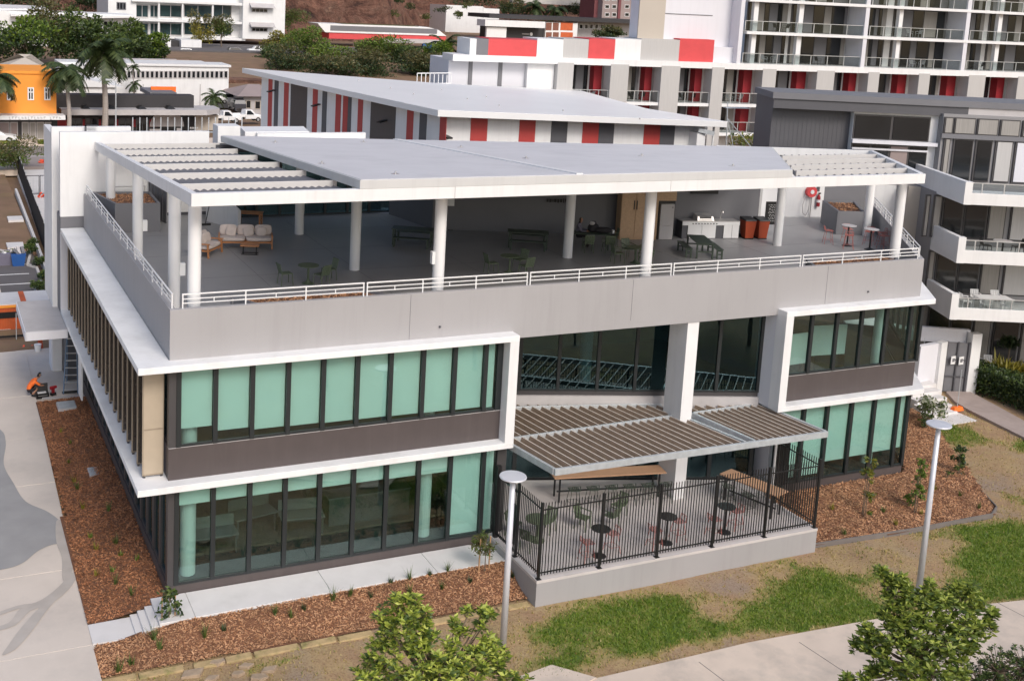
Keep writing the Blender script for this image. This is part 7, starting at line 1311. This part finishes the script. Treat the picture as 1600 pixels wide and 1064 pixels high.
# hedge, crotons and palms in front of the apartments
hp_ = [xy(atZ(u, v, -.4)) for u, v in ((1516, 612), (1560, 640), (1640, 676))]
rs = np.random.default_rng(9); t = thing('clipped_hedge', 'dense dark green clipped hedge curving along the brick path', 'hedge', (hp_[1][0], hp_[1][1], -.4)); n = 16000; k = rs.uniform(0, 1, n); A_ = np.array(hp_[0])+np.array([.6, .3]); B_ = np.array(hp_[2])+np.array([1.6, .2]); mid = (A_+B_)/2+np.array([.6, .8]); Pq = np.outer((1-k)**2, A_)+np.outer(2*k*(1-k), mid)+np.outer(k**2, B_); C = np.column_stack([Pq+rs.uniform(-.85, .85, (n, 2)), -.4+1.55*rs.uniform(0, 1, n)**.6]); link('foliage', leaves('foliage', C, .16, ['leaf_dark', 'leaf_mid'], .5, midx=(rs.uniform(0, 1, n) < .3).astype(int), rs=rs), t); m = MB(); [m.tube((p[0], p[1], -.5), (p[0], p[1], .6), .03, n=5) for p in Pq[:30]]; m.build('stems', 'bark', t)
for i, (u, v, h, w_, mt, lab) in enumerate(((1570, 585, 1.5, 1.1, 'leaf_yellow', 'yellow-green croton bush rising behind the hedge'), (1525, 604, .9, .6, 'leaf_yellow', 'low yellowish plant at the left end of the hedge'), (1595, 590, 1.6, .9, 'leaf_yellow', 'yellow-green croton at the right edge behind the hedge'), (1545, 590, 1.0, .6, 'leaf_bright', 'green spear-leaved plant beside the white garden chairs'), (1578, 540, 1.0, .7, 'leaf_dark', 'dark potted plant under the lowest balcony'))):
    p = atP(u, v, O2+N2*(2.3 if i != 4 else 4.6), E2); rs = np.random.default_rng(400+i); n = 260; a = rs.uniform(0, 6.28, n); el = rs.uniform(.35, 1.4, n); b = np.array([p[0], p[1], p[2]])+rs.normal(0, w_*.28, (n, 3))*np.array([1, 1, .5]); l = rs.uniform(.5, 1, n)*h*.75; d = np.column_stack([np.cos(a)*np.cos(el), np.sin(a)*np.cos(el), np.sin(el)]); s_ = np.column_stack([-np.sin(a), np.cos(a), np.zeros(n)])*.05; V = np.stack([b-s_*.3, b+d*l[:, None]*.5-s_, b+d*l[:, None]-np.array([0, 0, .12]), b+d*l[:, None]*.5+s_], 1).reshape(-1, 3)
    t = thing('shrub', lab, 'shrub', (p[0], p[1], p[2])); link('foliage', fast_mesh('foliage', V, np.arange(4*n), 4, mt), t); MB().tube((p[0], p[1], p[2]-1), (p[0], p[1], p[2]+.2), .05, n=6).build('stem', 'bark', t)
# near trees at the bottom of the picture
def near_tree(label, base, specs, n, mats, size, seed, trunk_r=.09):
    rs = np.random.default_rng(seed); t = thing('near_tree', label, 'tree', base); m = MB(); top = np.array([c[:3] for c in specs]); b = Vector(base); cen = Vector(tuple(top.mean(0)-np.array([0, 0, .9]))); m.tube(b-Vector((0, 0, .2)), b.lerp(cen, .5), trunk_r, trunk_r*.8, 10); m.tube(b.lerp(cen, .5), cen, trunk_r*.8, trunk_r*.5, 8); C, Dv, Mi = [], [], []
    for s_ in specs:
        q = Vector(s_[:3]); k = cen.lerp(q, .5)+Vector((0, 0, -.1)); m.tube(cen, k, trunk_r*.4, trunk_r*.25, 6); m.tube(k, q, trunk_r*.25, .01, 6)
        for j_ in range(max(3, int(s_[4]*n))):      # twigs ending in rosettes of leaves
            d = rs.normal(size=3); d /= np.linalg.norm(d);  e_ = np.array(q)+d*s_[3]*rs.uniform(.3, 1.15); m.tube(q, Vector(e_), .012, .005, 4, False)
            nl = rs.integers(10, 18)
            for l in range(nl):
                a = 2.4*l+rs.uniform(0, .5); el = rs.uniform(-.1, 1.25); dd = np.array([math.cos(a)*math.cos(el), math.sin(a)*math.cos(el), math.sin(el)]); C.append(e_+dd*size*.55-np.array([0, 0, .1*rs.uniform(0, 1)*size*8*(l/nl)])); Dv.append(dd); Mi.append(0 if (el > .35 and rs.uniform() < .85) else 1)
    m.build('trunk', 'bark', t); C = np.array(C); Dv = np.array(Dv); link('crown', leaves('crown', C, size, mats, .36, .35, .15, np.array(Mi), rs, Dv*2.2), t)
def nt(u, v, k): d = ray(u, v); return CAM+d*k
def sp(u, v, k, r, n): p = nt(u, v, k); return (p[0], p[1], p[2], r, n)
A_ = [(600, 962, 24.3, .26, 14), (620, 945, 24.2, .24, 13), (645, 940, 24.1, .2, 10), (660, 962, 24, .24, 13), (610, 985, 24, .26, 14), (640, 985, 23.8, .28, 16), (665, 990, 24, .24, 12), (625, 1008, 23.9, .25, 13), (655, 1012, 23.7, .22, 10), (595, 1005, 24.2, .2, 9), (640, 962, 24.0, .26, 14),
      (575, 1035, 24.1, .22, 10), (600, 1040, 23.9, .26, 13), (585, 1060, 23.8, .28, 13), (625, 1060, 23.6, .3, 15), (565, 1055, 24.2, .18, 7), (660, 1040, 23.5, .26, 13), (690, 1030, 23.6, .26, 14), (715, 1040, 23.7, .26, 13), (690, 1060, 23.4, .32, 16), (730, 1065, 23.6, .3, 14), (655, 1070, 23.3, .34, 16), (705, 1010, 23.8, .18, 8),
      (712, 975, 24.5, .16, 7), (722, 990, 24.4, .15, 6), (732, 957, 24.6, .12, 5), (757, 952, 24.6, .14, 7), (765, 962, 24.5, .12, 5), (752, 975, 24.4, .15, 7), (762, 998, 24.2, .2, 10), (745, 1012, 24.1, .2, 9), (770, 1022, 24, .22, 11), (786, 1018, 24.2, .15, 6), (778, 1048, 23.9, .22, 11), (795, 1060, 23.8, .22, 10), (815, 1066, 23.9, .16, 7), (750, 1040, 23.8, .24, 12)]
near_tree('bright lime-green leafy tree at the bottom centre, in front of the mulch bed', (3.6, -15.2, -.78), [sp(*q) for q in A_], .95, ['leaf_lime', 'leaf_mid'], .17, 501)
B_ = [(1378, 893, 24.2, .1, 5), (1388, 903, 24.2, .12, 6), (1405, 905, 24.2, .14, 7), (1412, 918, 24.1, .14, 7), (1385, 920, 24.2, .14, 7), (1395, 938, 24.1, .2, 10), (1420, 940, 24, .2, 11), (1452, 918, 24.1, .15, 8), (1445, 940, 24, .22, 12), (1470, 935, 24.1, .18, 9), (1495, 922, 24.2, .16, 9), (1515, 920, 24.2, .16, 9), (1500, 945, 24.1, .24, 13), (1525, 945, 24.2, .2, 10), (1548, 958, 24.4, .1, 5), (1545, 975, 24.3, .14, 7), (1528, 985, 24.1, .24, 13),
      (1385, 962, 24, .18, 9), (1410, 970, 23.9, .26, 14), (1440, 970, 23.9, .28, 16), (1470, 970, 23.9, .26, 14), (1500, 980, 23.9, .28, 15), (1355, 983, 24.1, .12, 6), (1368, 995, 24, .18, 8), (1340, 1006, 24.2, .13, 6), (1362, 1015, 24, .2, 10), (1395, 1000, 23.8, .28, 14), (1430, 1005, 23.7, .32, 16), (1470, 1010, 23.7, .32, 16), (1510, 1010, 23.8, .26, 13), (1385, 1035, 23.8, .26, 12), (1420, 1045, 23.6, .32, 15), (1460, 1050, 23.6, .34, 16), (1500, 1045, 23.7, .28, 13), (1365, 1045, 24, .16, 7), (1440, 1075, 23.5, .36, 15), (1325, 1062, 24, .12, 5), (1350, 1068, 23.9, .2, 8)]
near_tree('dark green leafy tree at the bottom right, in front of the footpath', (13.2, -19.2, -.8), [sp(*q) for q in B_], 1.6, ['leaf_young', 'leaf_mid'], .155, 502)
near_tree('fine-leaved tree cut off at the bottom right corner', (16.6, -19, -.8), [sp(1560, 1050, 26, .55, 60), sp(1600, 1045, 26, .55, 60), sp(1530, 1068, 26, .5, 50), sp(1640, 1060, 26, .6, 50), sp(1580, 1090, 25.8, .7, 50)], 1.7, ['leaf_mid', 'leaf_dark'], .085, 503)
# park trees in front of the building, right of the picture: the patio glazing mirrors them
for i, (x, y, h, r) in enumerate(((22, -19.5, 6.5, 2.4), (27, -22.5, 7.5, 2.8), (32, -19.5, 6.5, 2.4), (25.5, -27, 8, 3))):
    tree('park_tree', ['nearest', 'second', 'third', 'farthest'][i]+' park tree mirrored in the patio glazing', (x, y, -.8), 0, (x, y, h*.62), (r, r, h*.36), 16, 3000, .3, ['leaf_mid', 'leaf_dark'], 'tree', 'park trees in front of the building', .16, 7, seed=600+i)
for i in range(14):
    u = [470, 500, 530, 552, 585, 610, 640, 665, 690, 715, 448, 575, 625, 730][i]; v = [16, 6, 26, 12, 4, 20, 10, 28, 14, 22, 12, 30, 2, 8][i]; y = 312+6*(i % 4)
    c = px(u, v, y); gzv = 4.5+3*float(sm(300, 330, y))+max(0, y-300-62*float(sm(120, 170, c[0])))*.75; tree('scrub', ['olive', 'greener'][i % 2]+' scrub clump on the rock face, '+('left of the red hall' if u < 510 else 'above the left half of the red hall' if u < 600 else 'above the right half of the red hall' if u < 690 else 'beside the white hillside house')+(', upper' if v < 12 else ', lower'), (c[0], y, c[2]-1.5), 0, c, (2.2+.8*(i % 3), 2, 1.5), 7, 420, .5, ['leaf_olive', 'leaf_mid'] if i % 2 else ['leaf_olive', 'leaf_dark'], 'scrub', 'scrub on the rock face', .08, 4, seed=700+i)
